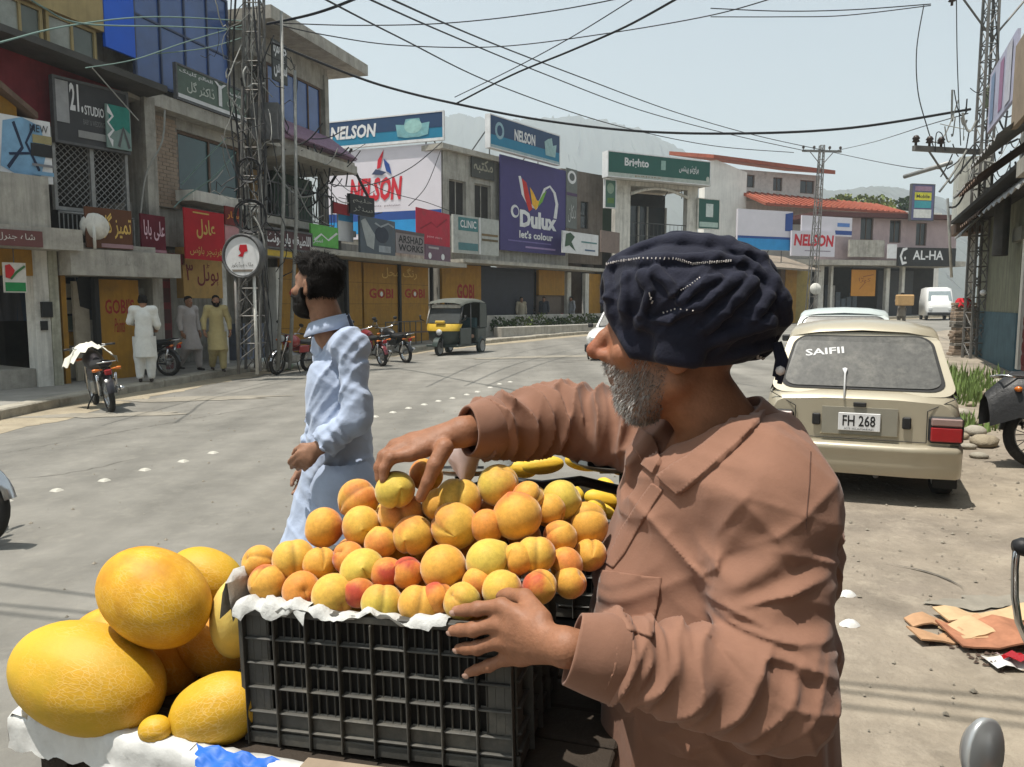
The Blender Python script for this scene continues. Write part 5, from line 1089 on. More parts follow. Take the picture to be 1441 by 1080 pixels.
# ------------------------------------------------------------------ poles, cables, round sign
m_pole = mat('pole_steel', (0.16, 0.155, 0.145), rough=.6, metal=.3, var=.35, scale=6, dirt=((.12, .07, .04), 4, .5))
m_cab = mat('cable_black', (0.02, 0.02, 0.022), rough=.6, var=.2, scale=10)
m_cabg = mat('cable_green', (0.12, 0.19, 0.165), rough=.6, var=.2, scale=10)
m_cabw = mat('cable_pale', (0.26, 0.26, 0.24), rough=.6, var=.3, scale=10)
m_ins = mat('insulator_brown', (0.05, 0.035, 0.03), rough=.3, var=.2, scale=10)
def lattice_pole(name, label, base, H, w0, w1, lean=(0, 0), step=.55, rz=0.0):
 o = thing(name, label, 'utility pole', base)
 def leg(t, i): w = w0 + (w1 - w0) * t; sx = (-1, 1, 1, -1)[i]; sy = (-1, -1, 1, 1)[i]; x, y = sx * w / 2, sy * w / 2; c, s = math.cos(rz), math.sin(rz); return Vector((x * c - y * s + lean[0] * t, x * s + y * c + lean[1] * t, H * t))
 for i in range(4): MB().tube([leg(0, i), leg(1, i)], .035, 5).obj('corner_angle', m_pole, o)
 n = int(H / step)
 for s in range(4):
  b = MB()
  for k in range(n):
   t0, t1 = k / n, (k + 1) / n; a, c = (s, (s + 1) % 4) if k % 2 else ((s + 1) % 4, s)
   b.tube([leg(t0, a), leg(t1, c)], .014, 4, cap=False); b.tube([leg(t1, s), leg(t1, (s + 1) % 4)], .014, 4, cap=False)
  b.obj('lacing', m_pole, o)
 return o
def crossarm(o, z, L, rz, ins=(-.95, -.4, .4, .95), down=True):
 c, s = math.cos(rz), math.sin(rz)
 MB().box(-L / 2, L / 2, -.05, .05, z - .06, z + .06, TR(rot=(0, 0, rz))).obj('crossarm', m_pole, o)
 for f in ins:
  x = f * L / 2; MB().lathe([(0, 0), (.03, .0), (.03, .08), (.09, .1), (.06, .15), (.09, .17), (.05, .24), (0, .26)], 10, TR((x * c, x * s, z + .05))).obj('insulator', m_ins, o)
 for sg in (-1, 1): MB().tube([(sg * L * .3 * c, sg * L * .3 * s, z - .05), (0, 0, z - L * .35)], .025, 5).obj('brace', m_pole, o)
pb1 = G(356, 521, .15)
pole1 = lattice_pole('lattice_pole', 'tall lattice steel pole wrapped in cables before the brick building', pb1, 10.6, .5, .28, (.35, .1), .6)
for k, (dx, dy, hh) in enumerate(((.55, .1, 8.0), (-.1, .5, 7.2), (.75, .35, 6.8))):
 MB().tube([(dx, dy, 0), (dx + .25, dy, hh * .5), (dx + .3, dy + .05, hh)], [.045, .04, .035], 7).obj('conduit_pipe', m_cabw if k != 1 else m_pole, pole1)
b = MB(); b.box(.15, .75, .0, .4, 5.2, 6.0); b.obj('switch_box', m_steel, pole1)
r = random.Random(21)
tg = MB()
for k in range(34):                                    # the mass of looped service cables round the pole
 z0 = r.uniform(3.0, 8.2); z1 = z0 + r.uniform(-1.9, 1.2); x0, y0 = r.uniform(-.45, .75), r.uniform(-.5, .35); x1, y1 = x0 + r.uniform(-.5, .5), y0 + r.uniform(-.3, .3)
 bx, by = r.uniform(-.6, .6), r.uniform(-.4, .2); pts = []
 for i in range(9): t = i / 8; pts.append((x0 + (x1 - x0) * t + bx * math.sin(math.pi * t), y0 + (y1 - y0) * t + by * math.sin(math.pi * t), z0 + (z1 - z0) * t - .35 * math.sin(math.pi * t) * r.uniform(.2, 1)))
 tg.m = 0 if r.random() < .6 else 1; tg.tube(pts, r.choice((.007, .01, .014, .02)), 5, cap=False)
for k in range(9):                                     # cables running down the pole
 x0, y0 = r.uniform(-.3, .6), r.uniform(-.4, .3); ph = r.uniform(0, 6); tg.m = k % 2; tg.tube([(x0 + .1 * math.sin(ph + i), y0 + .08 * math.cos(ph + i * 1.3), .3 + i * .85) for i in range(11)], r.choice((.01, .016, .024)), 5, cap=False)
for k in range(2):
 a = r.uniform(0, 6.28); zc = r.uniform(3.2, 6.8); R_ = r.uniform(.2, .34); tg.m = 0
 for q in range(4): tg.tube([(r.uniform(-.02, .02) + .2 + (R_ + q * .015) * math.cos(t), -.4 - .02 * q, zc + (R_ + q * .015) * math.sin(t)) for t in np.linspace(0, 6.28, 16)], .012, 4, cap=False)
tgo = tg.obj('cable_tangle', [m_cab, m_cabw]); tgo.location = pb1; tag(tgo, 'thick tangle of black and grey cables looped round the lattice pole', kind='stuff')
# tangle at the building corner
tg2 = MB(); r = random.Random(5)
for k in range(50):
 p = FC.P(FC.uv(392, 225)[0] + r.uniform(-.8, 2.6), r.uniform(4.6, 6.4), r.uniform(.1, 1.0)); q = p + Vector((r.uniform(-1.2, 1.2), r.uniform(-.4, .8), r.uniform(-1, .6))); s_ = r.uniform(.1, .6)
 tg2.m = 0 if r.random() < .8 else 1; tg2.tube([p.lerp(q, i / 7) - Vector((0, 0, s_ * math.sin(math.pi * i / 7))) for i in range(8)], r.choice((.01, .016, .022)), 4, cap=False)
tag(tg2.obj('cable_tangle', [m_cab, m_cabw]), 'dark cables sagging under the purple tiled ledge', kind='stuff')
# round pharmacy sign
rsg = thing('round_sign', 'round white lightbox sign with red emblem on a dark ring', 'sign', G(349, 527, .15)); Yr = rsg.location.y
cz = at(349, 361, Yr).z - rsg.location.z
RT = TR((0, 0, cz), (R(90), 0, R(-14)))
MB().lathe([(0, -.1), (.40, -.1), (.47, -.1), (.47, .1), (.43, .1), (.43, .06), (.40, .06)], 36, RT).obj('ring', m_steel, rsg)
fc = MB().lathe([(0, .07), (.41, .07)], 36, RT).obj('face', m_white, rsg)
RF = RT
b = MB(); b.add([RF @ Vector(q) for q in ((-.1, .0, .076), (.02, -.02, .076), (.06, .08, .076), (.14, .1, .076), (.12, .24, .076), (-.04, .24, .076), (-.07, .14, .076), (-.02, .06, .076))], [tuple(range(8))]); b.obj('emblem', m_red, fc)
b = MB(); letter(b, ar('ملک میڈیکوز'), RF, -.26, .26, -.24, -.12, .0, z=.076); b.obj('lettering', m_steel, fc)
b = MB(); b.add([RF @ Vector(q) for q in ((-.22, -.33, .076), (.22, -.33, .076), (.26, -.28, .076), (-.26, -.28, .076))], [(0, 1, 2, 3)]); b.obj('stripe', paint(130, 120, 110), fc)
for sg in (-1, 1): MB().tube([(sg * .2, 0, 0), (sg * .2, 0, cz - .4)], .035, 6).obj('post', m_pole if sg < 0 else m_plw, rsg)
b = MB(); [b.tube([(-.2, 0, .3 + k * .3), (.2, 0, .6 + k * .3)], .012, 4) for k in range(6)]; b.obj('post_lacing', m_pole, rsg)
# far pole and right pole
pf = G(1140, 456); pole2 = lattice_pole('far_lattice_pole', 'slim far lattice pole with insulated crossarm beyond parked cars', pf, at(1148, 205, pf.y).z - pf.z, .5, .22, (.3, 0), .8)
crossarm(pole2, at(1148, 213, pf.y).z - pf.z, 2.4, .1)
for c in pole2.children:
 if c.name.startswith(('crossarm', 'insulator', 'brace')): c.location.x += .3
MB().lathe([(0, -.05), (.32, -.05), (.34, .0), (.32, .05), (0, .05)], 20, TR((.05, -.5, at(1133, 407, pf.y).z - pf.z), (R(90), 0, 0))).obj('pole_disc', m_plw, pole2)
p3 = Vector((11.35, 19.2, gz(11.3))); pole3 = lattice_pole('roadside_lattice_pole', 'steel lattice pole rising behind the right hand awnings', p3, 11.5, .34, .2, (-.1, 0), .36)
crossarm(pole3, at(1340, 212, 19.2).z - p3.z, 2.2, .25, ins=(-.95, -.6, -.3))
for c in pole3.children:
 if c.name.startswith(('crossarm', 'insulator', 'brace')): c.location.x -= .8
zt = at(1320, 5, 19.2).z - p3.z
MB().box(-1.2, .3, -.05, .05, zt + .3, zt + .4).obj('upper_crossarm', m_pole, pole3)
MB().lathe([(0, .26), (.05, .24), (.09, .17), (.06, .15), (.09, .1), (.03, .08), (.03, 0), (0, 0)], 10, TR((-1.0, 0, zt - .05))).obj('insulator', m_ins, pole3)
for sx in (-1, 1): MB().tube([(sx * .9, 0, zt + .3), (0, 0, zt - .8)], .025, 5).obj('brace', m_pole, pole3)
MB().bbox(-.05, .3, -.25, .1, at(1380, 135, 19.2).z - p3.z - .3, at(1380, 135, 19.2).z - p3.z + .25, .05).obj('junction_box', paint(130, 136, 110), pole3)
r = random.Random(8); t3 = MB()
for k in range(46):
 z = r.uniform(4.6, 6.6); x = r.uniform(-1.0, .9); p = Vector((p3.x + x, p3.y + r.uniform(-.5, .2), z)); q = p + Vector((r.uniform(-.7, .7), r.uniform(-.4, .3), r.uniform(-1.1, .5))); s_ = r.uniform(.0, .4)
 t3.m = k % 2; t3.tube([p.lerp(q, i / 7) - Vector((0, 0, s_ * math.sin(math.pi * i / 7))) for i in range(8)], r.choice((.01, .016, .025)), 4, cap=False)
tag(t3.obj('cable_tangle', [m_cab, m_cabw]), 'pale and black cable ends bunched at the right hand pole', kind='stuff')
# overhead wires: (pixels, distances, radius, material, label)
def wire(pts, r, m, label, group=None):
 P = [at(px, py, Y) for px, py, Y in pts]; out = []
 for i in range(len(P) - 1):
  a = P[max(i - 1, 0)]; b = P[i]; c = P[i + 1]; d = P[min(i + 2, len(P) - 1)]
  for j in range(8):
   t = j / 8; out.append(0.5 * ((2 * b) + (c - a) * t + (2 * a - 5 * b + 4 * c - d) * t * t + (3 * b - a - 3 * c + d) * t ** 3))
 out.append(P[-1]); o = MB().tube(out, r, 5).obj('overhead_wire', m); return tag(o, label, 'wire', group)
GW = 'overhead wires across the street'
wire([(376, 34, 19.6), (440, 20, 17.5), (505, -4, 15), (620, -60, 12)], .03, m_cab, 'thick black cable rising from lattice pole over the street')
wire([(380, 32, 19.6), (500, 36, 20), (640, 32, 20), (800, 12, 19), (1000, -30, 17)], .014, m_cab, 'thin wire running level from the lattice pole above the street')
wire([(386, 34, 19.6), (460, 50, 21), (560, 64, 22), (700, 66, 23), (850, 48, 22), (1000, 22, 21), (1100, -6, 19)], .015, m_cab, 'thin wire drooping from lattice pole then rising over the street')
wire([(382, 60, 19.7), (495, 106, 20.5), (560, 127, 21), (640, 146, 21), (760, 169, 21), (900, 185, 20.5), (1050, 188, 20), (1200, 180, 19.5), (1366, 154, 19.2)], .032, m_cab, 'thickest cable sagging between the two lattice poles')
wire([(640, 147, 21), (720, 106, 19), (800, 73, 17), (880, 38, 15), (960, -6, 13)], .022, m_cab, 'cable branching up from the thickest sagging cable')
wire([(640, 137, 22), (720, 98, 20), (800, 55, 18), (880, 6, 16), (900, -8, 15)], .012, m_cab, 'slim wire alongside the branching cable')
wire([(440, -10, 14), (560, 52, 20), (700, 120, 28), (860, 175, 36), (1000, 205, 42), (1117, 215, 45)], .02, m_cab, 'wire descending to the crossarm of the far pole', GW)
wire([(500, -10, 14), (620, 44, 20), (760, 102, 28), (900, 155, 36), (1030, 190, 42), (1135, 213, 45)], .02, m_cab, 'wire descending to the crossarm of the far pole', GW)
wire([(535, -8, 14), (680, 56, 21), (820, 110, 29), (950, 158, 37), (1060, 190, 42), (1160, 212, 45)], .02, m_cab, 'wire descending to the crossarm of the far pole', GW)
wire([(1160, 212, 45), (1220, 225, 38), (1280, 236, 30), (1325, 238, 22)], .016, m_cab, 'wire from the far pole towards the pole at the right')
wire([(1178, 212, 45), (1230, 200, 38), (1300, 178, 26), (1362, 160, 19.4)], .014, m_cab, 'faint wire rising from far pole to the right pole')
wire([(1000, 12, 20), (1100, 16, 20), (1200, 14, 19.6), (1310, 6, 19.2)], .013, m_cab, 'thin wire reaching the top insulator of the right pole')
wire([(1000, 24, 20.5), (1100, 24, 20), (1190, 22, 19.6), (1310, 8, 19.2)], .012, m_cab, 'second thin wire under the one at the top insulator')
wire([(1300, 8, 19.1), (1290, 70, 19.0), (1292, 130, 19), (1305, 180, 19), (1316, 214, 19.1)], .013, m_cab, 'jumper lead curving down from the top insulator')
wire([(1346, 0, 19.1), (1347, 80, 19.1), (1350, 160, 19.1), (1352, 205, 19.1)], .012, m_cab, 'straight drop lead beside the right lattice pole')
wire([(1316, 214, 19.0), (1318, 188, 19), (1326, 190, 19), (1330, 212, 19.0)], .012, m_cab, 'small looped lead on the lower right crossarm')
wire([(1398, -5, 19), (1404, 60, 19), (1407, 100, 19.2)], .012, m_cab, 'short lead passing the pale fabric sign')
wire([(345, 42, 19.4), (250, 38, 16), (120, 34, 13), (60, 10, 11), (20, -20, 10)], .014, m_cabg, 'upper green wire crossing before the blue glass floor')
wire([(345, 30, 19.4), (220, 24, 16), (100, 36, 13), (0, 60, 11), (-60, 76, 10)], .014, m_cabg, 'green wire drooping towards the yellow gable')
wire([(340, 36, 19.4), (260, 60, 17.5), (190, 84, 16), (120, 96, 15)], .012, m_cabg, 'green wire slanting down to the maroon wall')
wire([(345, 52, 19.4), (290, 68, 18.5), (220, 76, 17.6)], .012, m_cabg, 'short green wire tied to the blue panel')
wire([(332, 215, 19.2), (300, 250, 18.5), (262, 276, 17.9), (245, 292, 17.3)], .016, m_cabg, 'teal wire slanting across the teal window')
wire([(318, 195, 19), (285, 228, 18.4), (256, 260, 17.9)], .014, m_cabg, 'second teal wire slanting across the teal window')
wire([(232, 155, 17.0), (228, 200, 16.9), (206, 245, 16.8), (198, 300, 16.8)], .02, m_cabw, 'pale cable hanging down the brick pillar')
wire([(130, 96, 15.2), (160, 130, 15.6), (195, 170, 16)], .014, m_cabw, 'pale stay wire across the studio sign')
wire([(622, 200, 32.8), (580, 235, 31), (530, 258, 29.5), (480, 262, 28.5), (440, 250, 26)], .02, m_cab, 'dark wire drooping over the pale pink banner')
wire([(620, 212, 32.8), (600, 262, 31.5), (575, 290, 31)], .016, m_cab, 'wire hanging from the banner corner')
wire([(495, 210, 27.5), (482, 232, 27.5), (466, 258, 27.5)], .05, m_cab, 'thick cable end hanging off the tiled ledge')
wire([(493, 226, 27.5), (505, 252, 28), (518, 278, 28.4)], .05, m_cab, 'black strut cable above the black box sign')
wire([(478, 235, 27.5), (540, 268, 29), (600, 285, 31), (640, 300, 33)], .014, m_cab, 'thin wire crossing below the red lettering of the banner')
def world_wire(a, c, sag, r, label):
 a, c = Vector(a), Vector(c); o = MB().tube([a.lerp(c, i / 16) - Vector((0, 0, sag * math.sin(math.pi * i / 16))) for i in range(17)], r, 5).obj('overhead_wire', m_cab); tag(o, label, 'wire', 'service cables crossing above the fruit cart')
for k, (g0, g1) in enumerate(((G(0, 823), G(1441, 1005)), (G(0, 852), G(1441, 985)), (G(0, 864), G(1441, 1022)))):
 t = (5.6 + .25 * k) / SUN_DIR.z; a = g0 + SUN_DIR * t; c = g1 + SUN_DIR * t; d = (c - a).normalized()
 world_wire(a - d * 12, c + d * 12, .0, .014, 'service cable strung high above the fruit cart')
# ------------------------------------------------------------------ vehicles
m_tyre = mat('tyre_rubber', (0.022, 0.021, 0.02), rough=.85, var=.3, scale=20, dirt=((.14, .12, .09), 6, .4))
m_chrome = mat('chrome', (0.62, 0.62, 0.62), rough=.18, metal=1.0, var=.15, scale=10, rvar=.1)
m_alu = mat('cast_aluminium', (0.33, 0.33, 0.32), rough=.45, metal=.8, var=.3, scale=12)
m_seat = mat('black_vinyl', (0.02, 0.02, 0.021), rough=.5, var=.3, scale=15, bump=.2, bscale=120)
m_lred = mat('lamp_red', C(150, 18, 26), rough=.2, var=.2, scale=12, spec=.6)
m_lora = mat('lamp_orange', C(205, 110, 30), rough=.25, var=.1, spec=.6)
m_lens = mat('lamp_glass', (0.55, 0.56, 0.56), rough=.12, var=.2, scale=12, spec=.7)
def wheel(parent, c, R_, w, axis='x', spokes=0, rim_m=None, hub=.05):
 rot = (0, R(90), 0) if axis == 'x' else (R(90), 0, 0); T = TR(c, rot)
 t = MB().lathe([(R_ * .74, -w * .42), (R_ * .86, -w * .5), (R_ * .96, -w * .4), (R_, -w * .18), (R_, w * .18), (R_ * .96, w * .4), (R_ * .86, w * .5), (R_ * .74, w * .42), (R_ * .74, -w * .42)], 28, T).obj('tyre', m_tyre, parent)
 if spokes:
  MB().lathe([(R_ * .70, -w * .36), (R_ * .76, -w * .4), (R_ * .76, w * .4), (R_ * .70, w * .36), (R_ * .70, -w * .36)], 28, T).obj('rim', rim_m or m_chrome, t)
  b = MB(); b.lathe([(0, -w * .6), (hub, -w * .6), (hub, w * .6), (0, w * .6)], 14, T)
  for i in range(spokes): a = 6.283 * i / spokes; sg = 1 if i % 2 else -1; b.tube([T @ Vector((hub * .9 * math.cos(a + .4 * sg), hub * .9 * math.sin(a + .4 * sg), sg * w * .4)), T @ Vector((R_ * .71 * math.cos(a), R_ * .71 * math.sin(a), 0))], .004, 4, cap=False)
  b.obj('spokes', m_alu, t)
 else:
  MB().lathe([(0, -w * .3), (R_ * .3, -w * .32), (R_ * .6, -w * .2), (R_ * .72, -w * .42), (R_ * .75, -w * .4), (R_ * .75, w * .4), (R_ * .72, w * .42), (R_ * .6, w * .2), (R_ * .3, w * .32), (0, w * .3)], 24, T).obj('rim', rim_m or m_alu, t)
 return t
def motorcycle(label, loc, heading, tank=(150, 30, 30), group=None, lean=-.12, mirrors=True, seat_m=None):
 """commuter motorcycle, y forward, wheels on z = 0"""
 o = thing('motorcycle', label, 'motorcycle', loc, heading, group); o.rotation_euler = (0, lean, heading)
 pm = mat('bike_paint_%d_%d_%d' % tank, C(*tank), rough=.3, var=.15, scale=10, coat=.4, spec=.5)
 wheel(o, (0, .62, .29), .29, .075, 'x', 24); wheel(o, (0, -.6, .29), .29, .085, 'x', 24)
 b = MB(); b.tube([(0, .38, .85), (0, .2, .45), (0, -.1, .4), (0, -.3, .55), (0, -.75, .72)], .022, 7); b.tube([(0, .36, .8), (0, -.2, .72), (0, -.6, .7)], .022, 7); b.obj('frame', m_blk, o)
 b = MB(); [b.tube([(s * .075, .62, .29), (s * .075, .44, .78), (s * .07, .40, .92)], [.02, .024, .024], 7) for s in (-1, 1)]; b.obj('fork', m_chrome, o)
 b = MB(); b.tube([(-.36, .2, 1.0), (-.28, .27, 1.0), (-.12, .36, .96), (0, .38, .95), (.12, .36, .96), (.28, .27, 1.0), (.36, .2, 1.0)], .012, 7); hb = b.obj('handlebar', m_chrome, o)
 for s in (-1, 1):
  MB().tube([(s * .25, .285, 1.0), (s * .37, .19, 1.0)], .018, 8).obj('grip', m_seat, hb)
  MB().tube([(s * .2, .33, 1.01), (s * .34, .3, .995)], .007, 5).obj('lever', m_alu, hb)
  if mirrors: MB().tube([(s * .24, .29, 1.0), (s * .3, .25, 1.13), (s * .31, .25, 1.16)], .007, 5).obj('mirror_stalk', m_chrome, hb); MB().lathe([(0, -.012), (.05, -.01), (.058, 0), (.05, .012), (0, .016)], 18, TR((s * .32, .25, 1.2), (R(80), 0, 0), (1.15, .8, 1))).obj("mirror", m_blk, hb)
 b = MB(); P_ = []
 for i in range(9):
  t = i / 8; y = .36 - .5 * t; w = .04 + .11 * math.sin(math.pi * min(1, t * .75 + .18)) ; h = .07 + .1 * math.sin(math.pi * min(1, .25 + t * .65)); P_.append([(w * math.cos(a), y, .80 - .05 * t + h * math.sin(a)) for a in np.linspace(0, 6.283, 15)[:-1]])
 b.grid(P_, closed_v=True); b.add(P_[0], [tuple(range(13, -1, -1))]); b.add(P_[-1], [tuple(range(14))]); b.obj('tank', pm, o)
 b = MB(); P_ = []
 for i in range(9):
  t = i / 8; y = -.1 - .68 * t; w = .1 + .05 * math.sin(math.pi * t); z = .76 + .03 * t - .03 * math.sin(math.pi * t); P_.append([(w * math.cos(a) , y, z + .055 * math.sin(a)) for a in np.linspace(0, 6.283, 13)[:-1]])
 b.grid(P_, closed_v=True); b.add(P_[0], [tuple(range(11, -1, -1))]); b.add(P_[-1], [tuple(range(12))]); b.obj('seat', seat_m or m_seat, o)
 for s in (-1, 1): MB().bbox(s * .13 - .02, s * .13 + .02, -.42, -.02, .5, .68, .02).obj('side_panel', pm, o)
 b = MB(); b.bbox(-.13, .13, -.1, .24, .26, .5, .04); b.tube([(0, .12, .45), (0, .3, .56)], [.085, .08], 12); eng = b.obj('engine', m_alu, o)
 b = MB(); [b.lathe([(.05, -.004), (.098, -.004), (.098, .004), (.05, .004)], 14, TR((0, .14 + k * .028, .46 + k * .017), (R(-58), 0, 0))) for k in range(6)]; b.obj('cooling_fins', m_alu, eng)
 MB().tube([(.1, .28, .5), (.14, .34, .35), (.15, .1, .26), (.16, -.3, .3), (.17, -.8, .38)], [.018, .018, .02, .038, .036], 9).obj('exhaust', m_chrome, o)
 b = MB(); b.lathe([(.0, 0), (.06, .01), (.085, .05), (.085, .1), (.0, .11)], 18, TR((0, .42, .86), (R(-90), 0, 0))); hl = b.obj('headlamp', m_blk, o); MB().lathe([(0, .118), (.06, .114), (.08, .104)], 18, TR((0, .42, .86), (R(-90), 0, 0))).obj('lens', m_lens, hl)
 for y, z, a0, a1, nm in ((.62, .29, .2, 2.4, 'front_mudguard'), (-.6, .29, .9, 3.0, 'rear_mudguard')):
  MB().grid([[(x * (.055), y + (.325 - .012 * x * x) * math.cos(a), z + (.325 - .012 * x * x) * math.sin(a)) for x in (-1, -.6, 0, .6, 1)] for a in np.linspace(a0, a1, 12)]).obj(nm, m_chrome if nm[0] == 'f' else pm, o)
 MB().bbox(-.05, .05, -.93, -.87, .62, .7, .012).obj('tail_lamp', m_lred, o)
 for s in (-1, 1):
  for y, z in ((.45, .8), (-.84, .7)): MB().tube([(s * .06, y, z), (s * .16, y, z), (s * .2, y, z)], [.006, .026, .022], 8).obj('indicator', m_lora, o)
  MB().tube([(s * .12, -.62, .3), (s * .13, -.72, .62)], .022, 7).obj('rear_shock', m_chrome, o)
 MB().tube([(-.09, -.02, .28), (-.2, .02, .1), (-.24, .0, .01)], .012, 6).obj('side_stand', m_blk, o)
 b = MB(); b.tube([(-.11, -.72, .8), (-.12, -.95, .82), (.12, -.95, .82), (.11, -.72, .8)], .011, 6); b.obj('grab_rail', m_chrome, o)
 MB().tube([(-.1, -.6, .29), (0, .05, .3)], .02, 6).obj('chain_case', m_blk, o)
 return o
def car(label, loc, heading, paint_m, L=3.3, Wd=1.4, H=1.34, group=None, sedan=False, plate=True, name='parked_car'):
 """small hatchback; y = 0 at the rear bumper, +y forward"""
 o = thing(name, label, 'car', loc, heading, group); hw = Wd / 2
 st = [(0.08, .90, .40, .74), (0.14, .965, .30, .80), (0.4, .99, .25, .815), (1.0, 1.0, .22, .83), (1.9, 1.0, .22, .84), (2.5, .99, .24, .83), (2.95, .97, .26, .76), (L - .12, .93, .3, .70), (L - .04, .86, .36, .62)]
 if sedan: st = [(y * 1.2, a, z0, z1 + .02) for y, a, z0, z1 in st]; L *= 1.2
 P_ = []
 for (y, a, z0, z1) in st:
  w = hw * a; zm = (z0 + z1) / 2 + .05
  half = [(w * .80, z0 - .03), (w * .95, z0 + .02), (w * .985, z0 + .10), (w, zm - .03), (w * .995, zm + .05), (w * .965, z1 - .05), (w * .93, z1 - .012), (w * .86, z1 + .012), (w * .4, z1 + .03)]
  P_.append([(x, y, z) for x, z in half] + [(-x, y, z) for x, z in reversed(half)])
 b = MB(); b.grid(P_, closed_v=True); n = len(P_[0]); b.add(P_[0], [tuple(range(n))]); b.add(P_[-1], [tuple(range(n - 1, -1, -1))]); body = b.obj('body', paint_m, o)
 # greenhouse: pillars and roof around glass
 s_ = 1.2 if sedan else 1.0; yb0, yt0, yt1, yb1 = (.62, 1.1, 2.1, 2.95) if sedan else (.12, .47, 1.72, 2.36)
 zb, zt = .80, H - .06
 wb, wt = hw * .93, hw * .735
 ss = [(yb0, zb, wb), (yt0, zt, wt), (yt1, zt + .01, wt * .99), (yb1, zb, wb * .97)]
 def roofring(y, zt_, w):
  return [(-w * 1.03, y, zt_ - .035), (-w * .97, y, zt_), (-w * .6, y, zt_ + .035), (0, y, zt_ + .05), (w * .6, y, zt_ + .035), (w * .97, y, zt_), (w * 1.03, y, zt_ - .035)]
 b = MB(); b.grid([roofring(yt0 - .07, zt - .055, wt * 1.02), roofring(yt0 - .03, zt - .012, wt), roofring(yt0 + .08, zt + .012, wt), roofring((yt0 + yt1) / 2, zt + .025, wt), roofring(yt1 - .06, zt + .006, wt), roofring(yt1 + .05, zt - .06, wt * 1.02)]); b.obj('roof', paint_m, o)
 def lerp3(a, c, t): return tuple(a[i] + (c[i] - a[i]) * t for i in range(3))
 rb = [(-wb, yb0, zb), (wb, yb0, zb), (wt * 1.02, yt0 - .05, zt - .03), (-wt * 1.02, yt0 - .05, zt - .03)]
 fb = [(wb * .97, yb1, zb), (-wb * .97, yb1, zb), (-wt * 1.0, yt1 + .04, zt - .04), (wt * 1.0, yt1 + .04, zt - .04)]
 def panel(q, i0, i1, j0, j1, off, rad=.12, n=5):
  """rounded rectangle inside the bilinear patch q"""
  pts = []
  for cx, cy, a0 in ((i1 - rad * .6, j0 + rad, -90), (i1 - rad * .6, j1 - rad, 0), (i0 + rad * .6, j1 - rad, 90), (i0 + rad * .6, j0 + rad, 180)):
   for k in range(n + 1): a = R(a0 + 90 * k / n); pts.append((cx + rad * .6 * math.cos(a), cy + rad * math.sin(a)))
  Q = [Vector(v) for v in q]; nrm = (Q[1] - Q[0]).cross(Q[3] - Q[0]).normalized()
  return [tuple((Q[0] * (1 - u) + Q[1] * u) * (1 - v) + (Q[3] * (1 - u) + Q[2] * u) * v + nrm * off + Vector((0, 0, .03 * math.sin(math.pi * u) * v))) for u, v in pts]
 gl = mat('car_glass', (.10, .097, .088), rough=.22, var=.45, scale=22, spec=.6, dirt=((.27, .255, .22), 5, .5))
 for q, nm in ((rb, 'rear_window'), (fb, 'windscreen')):
  fr = MB(); fr.add(panel(q, .0, 1.0, .0, 1.0, .0, .16), [tuple(range(24))]); w_ = fr.obj(nm, paint_m, o)
  rbm = MB(); rbm.add(panel(q, .045, .955, .07, .93, .006, .15), [tuple(range(24))]); rbm.obj('rubber_seal', m_blk, w_)
  g = MB(); g.add(panel(q, .065, .935, .105, .90, .012, .14), [tuple(range(24))]); g.obj('glass', gl, w_)
  if nm == 'rear_window' and plate:
   Q = [Vector(v) for v in q]; ux = (Q[1] - Q[0]).normalized(); vx = ((Q[3] + Q[2]) / 2 - (Q[0] + Q[1]) / 2).normalized(); T = frame((Q[0] + Q[1]) / 2 + ux.cross(vx) * .017, ux, vx)
   b = MB(); letter(b, 'SAIFII', T @ TR(rot=(0, 0, .12)), -.36, -.08, .36, .42, .02); b.obj('sticker_lettering', m_white, w_)
   MB().tube([T @ Vector((-.11, -.06, .01)), T @ Vector((-.11, .16, .012)), T @ Vector((-.112, .2, .012))], [.008, .008, .02], 6).obj('wiper', m_white, w_)
 for s in (-1, 1):
  q = [(s * wb, yb0 + .02, zb), (s * wb * .98, yb1 - .02, zb), (s * wt, yt1 + .02, zt - .03), (s * wt * 1.01, yt0 - .03, zt - .03)]
  if s < 0: q = [q[1], q[0], q[3], q[2]]
  w_ = MB().add(q, [(0, 1, 2, 3)]).obj('side_frame', paint_m, o)
  for i0, i1 in ((.06, .48), (.52, .93)):
   if s < 0: i0, i1 = 1 - i1, 1 - i0
   g = MB(); g.add(panel(q, i0, i1, .12, .9, .01, .1), [tuple(range(24))]); g.obj('side_glass', gl, w_)
  for y in ((.55, 2.55) if not sedan else (.72, 3.05)):
   wheel(o, (s * (hw - .09), y, .255), .255, .15, 'x')
   MB().lathe([(.27, 0), (.32, 0), (.33, s * .02), (.27, s * .02)], 18, TR((s * (hw - .012), y, .26), (0, R(90), 0)), R(-10), R(190)).obj('wheel_arch', m_blk, o)
  # tail lamp: red with clear band
  x0, x1 = (hw * .66, hw * .985) if s > 0 else (-hw * .985, -hw * .66)
  tl = MB().bbox(x0, x1, .045, .2, .47, .665, .02).obj('tail_lamp', m_blk, o)
  MB().bbox(x0 + .015, x1 - .01, .036, .06, .485, .59, .008).obj('red_lens', m_lred, tl)
  MB().bbox(x0 + .015, x1 - .01, .034, .06, .60, .655, .008).obj('clear_lens', mat('lamp_smoke', (.26, .17, .15), rough=.25, spec=.6), tl)
  MB().bbox(s * hw * .62 - .1, s * hw * .62 + .1, L - .1, L - .01, .5, .63, .03).obj('headlamp', m_lens, o)
  if not plate: MB().bbox(s * (hw + .1) - .07, s * (hw + .1) + .07, yb1 - .3, yb1 - .2, .84, .95, .02).obj('door_mirror', m_blk, o)
 bm = MB(); Pb = []
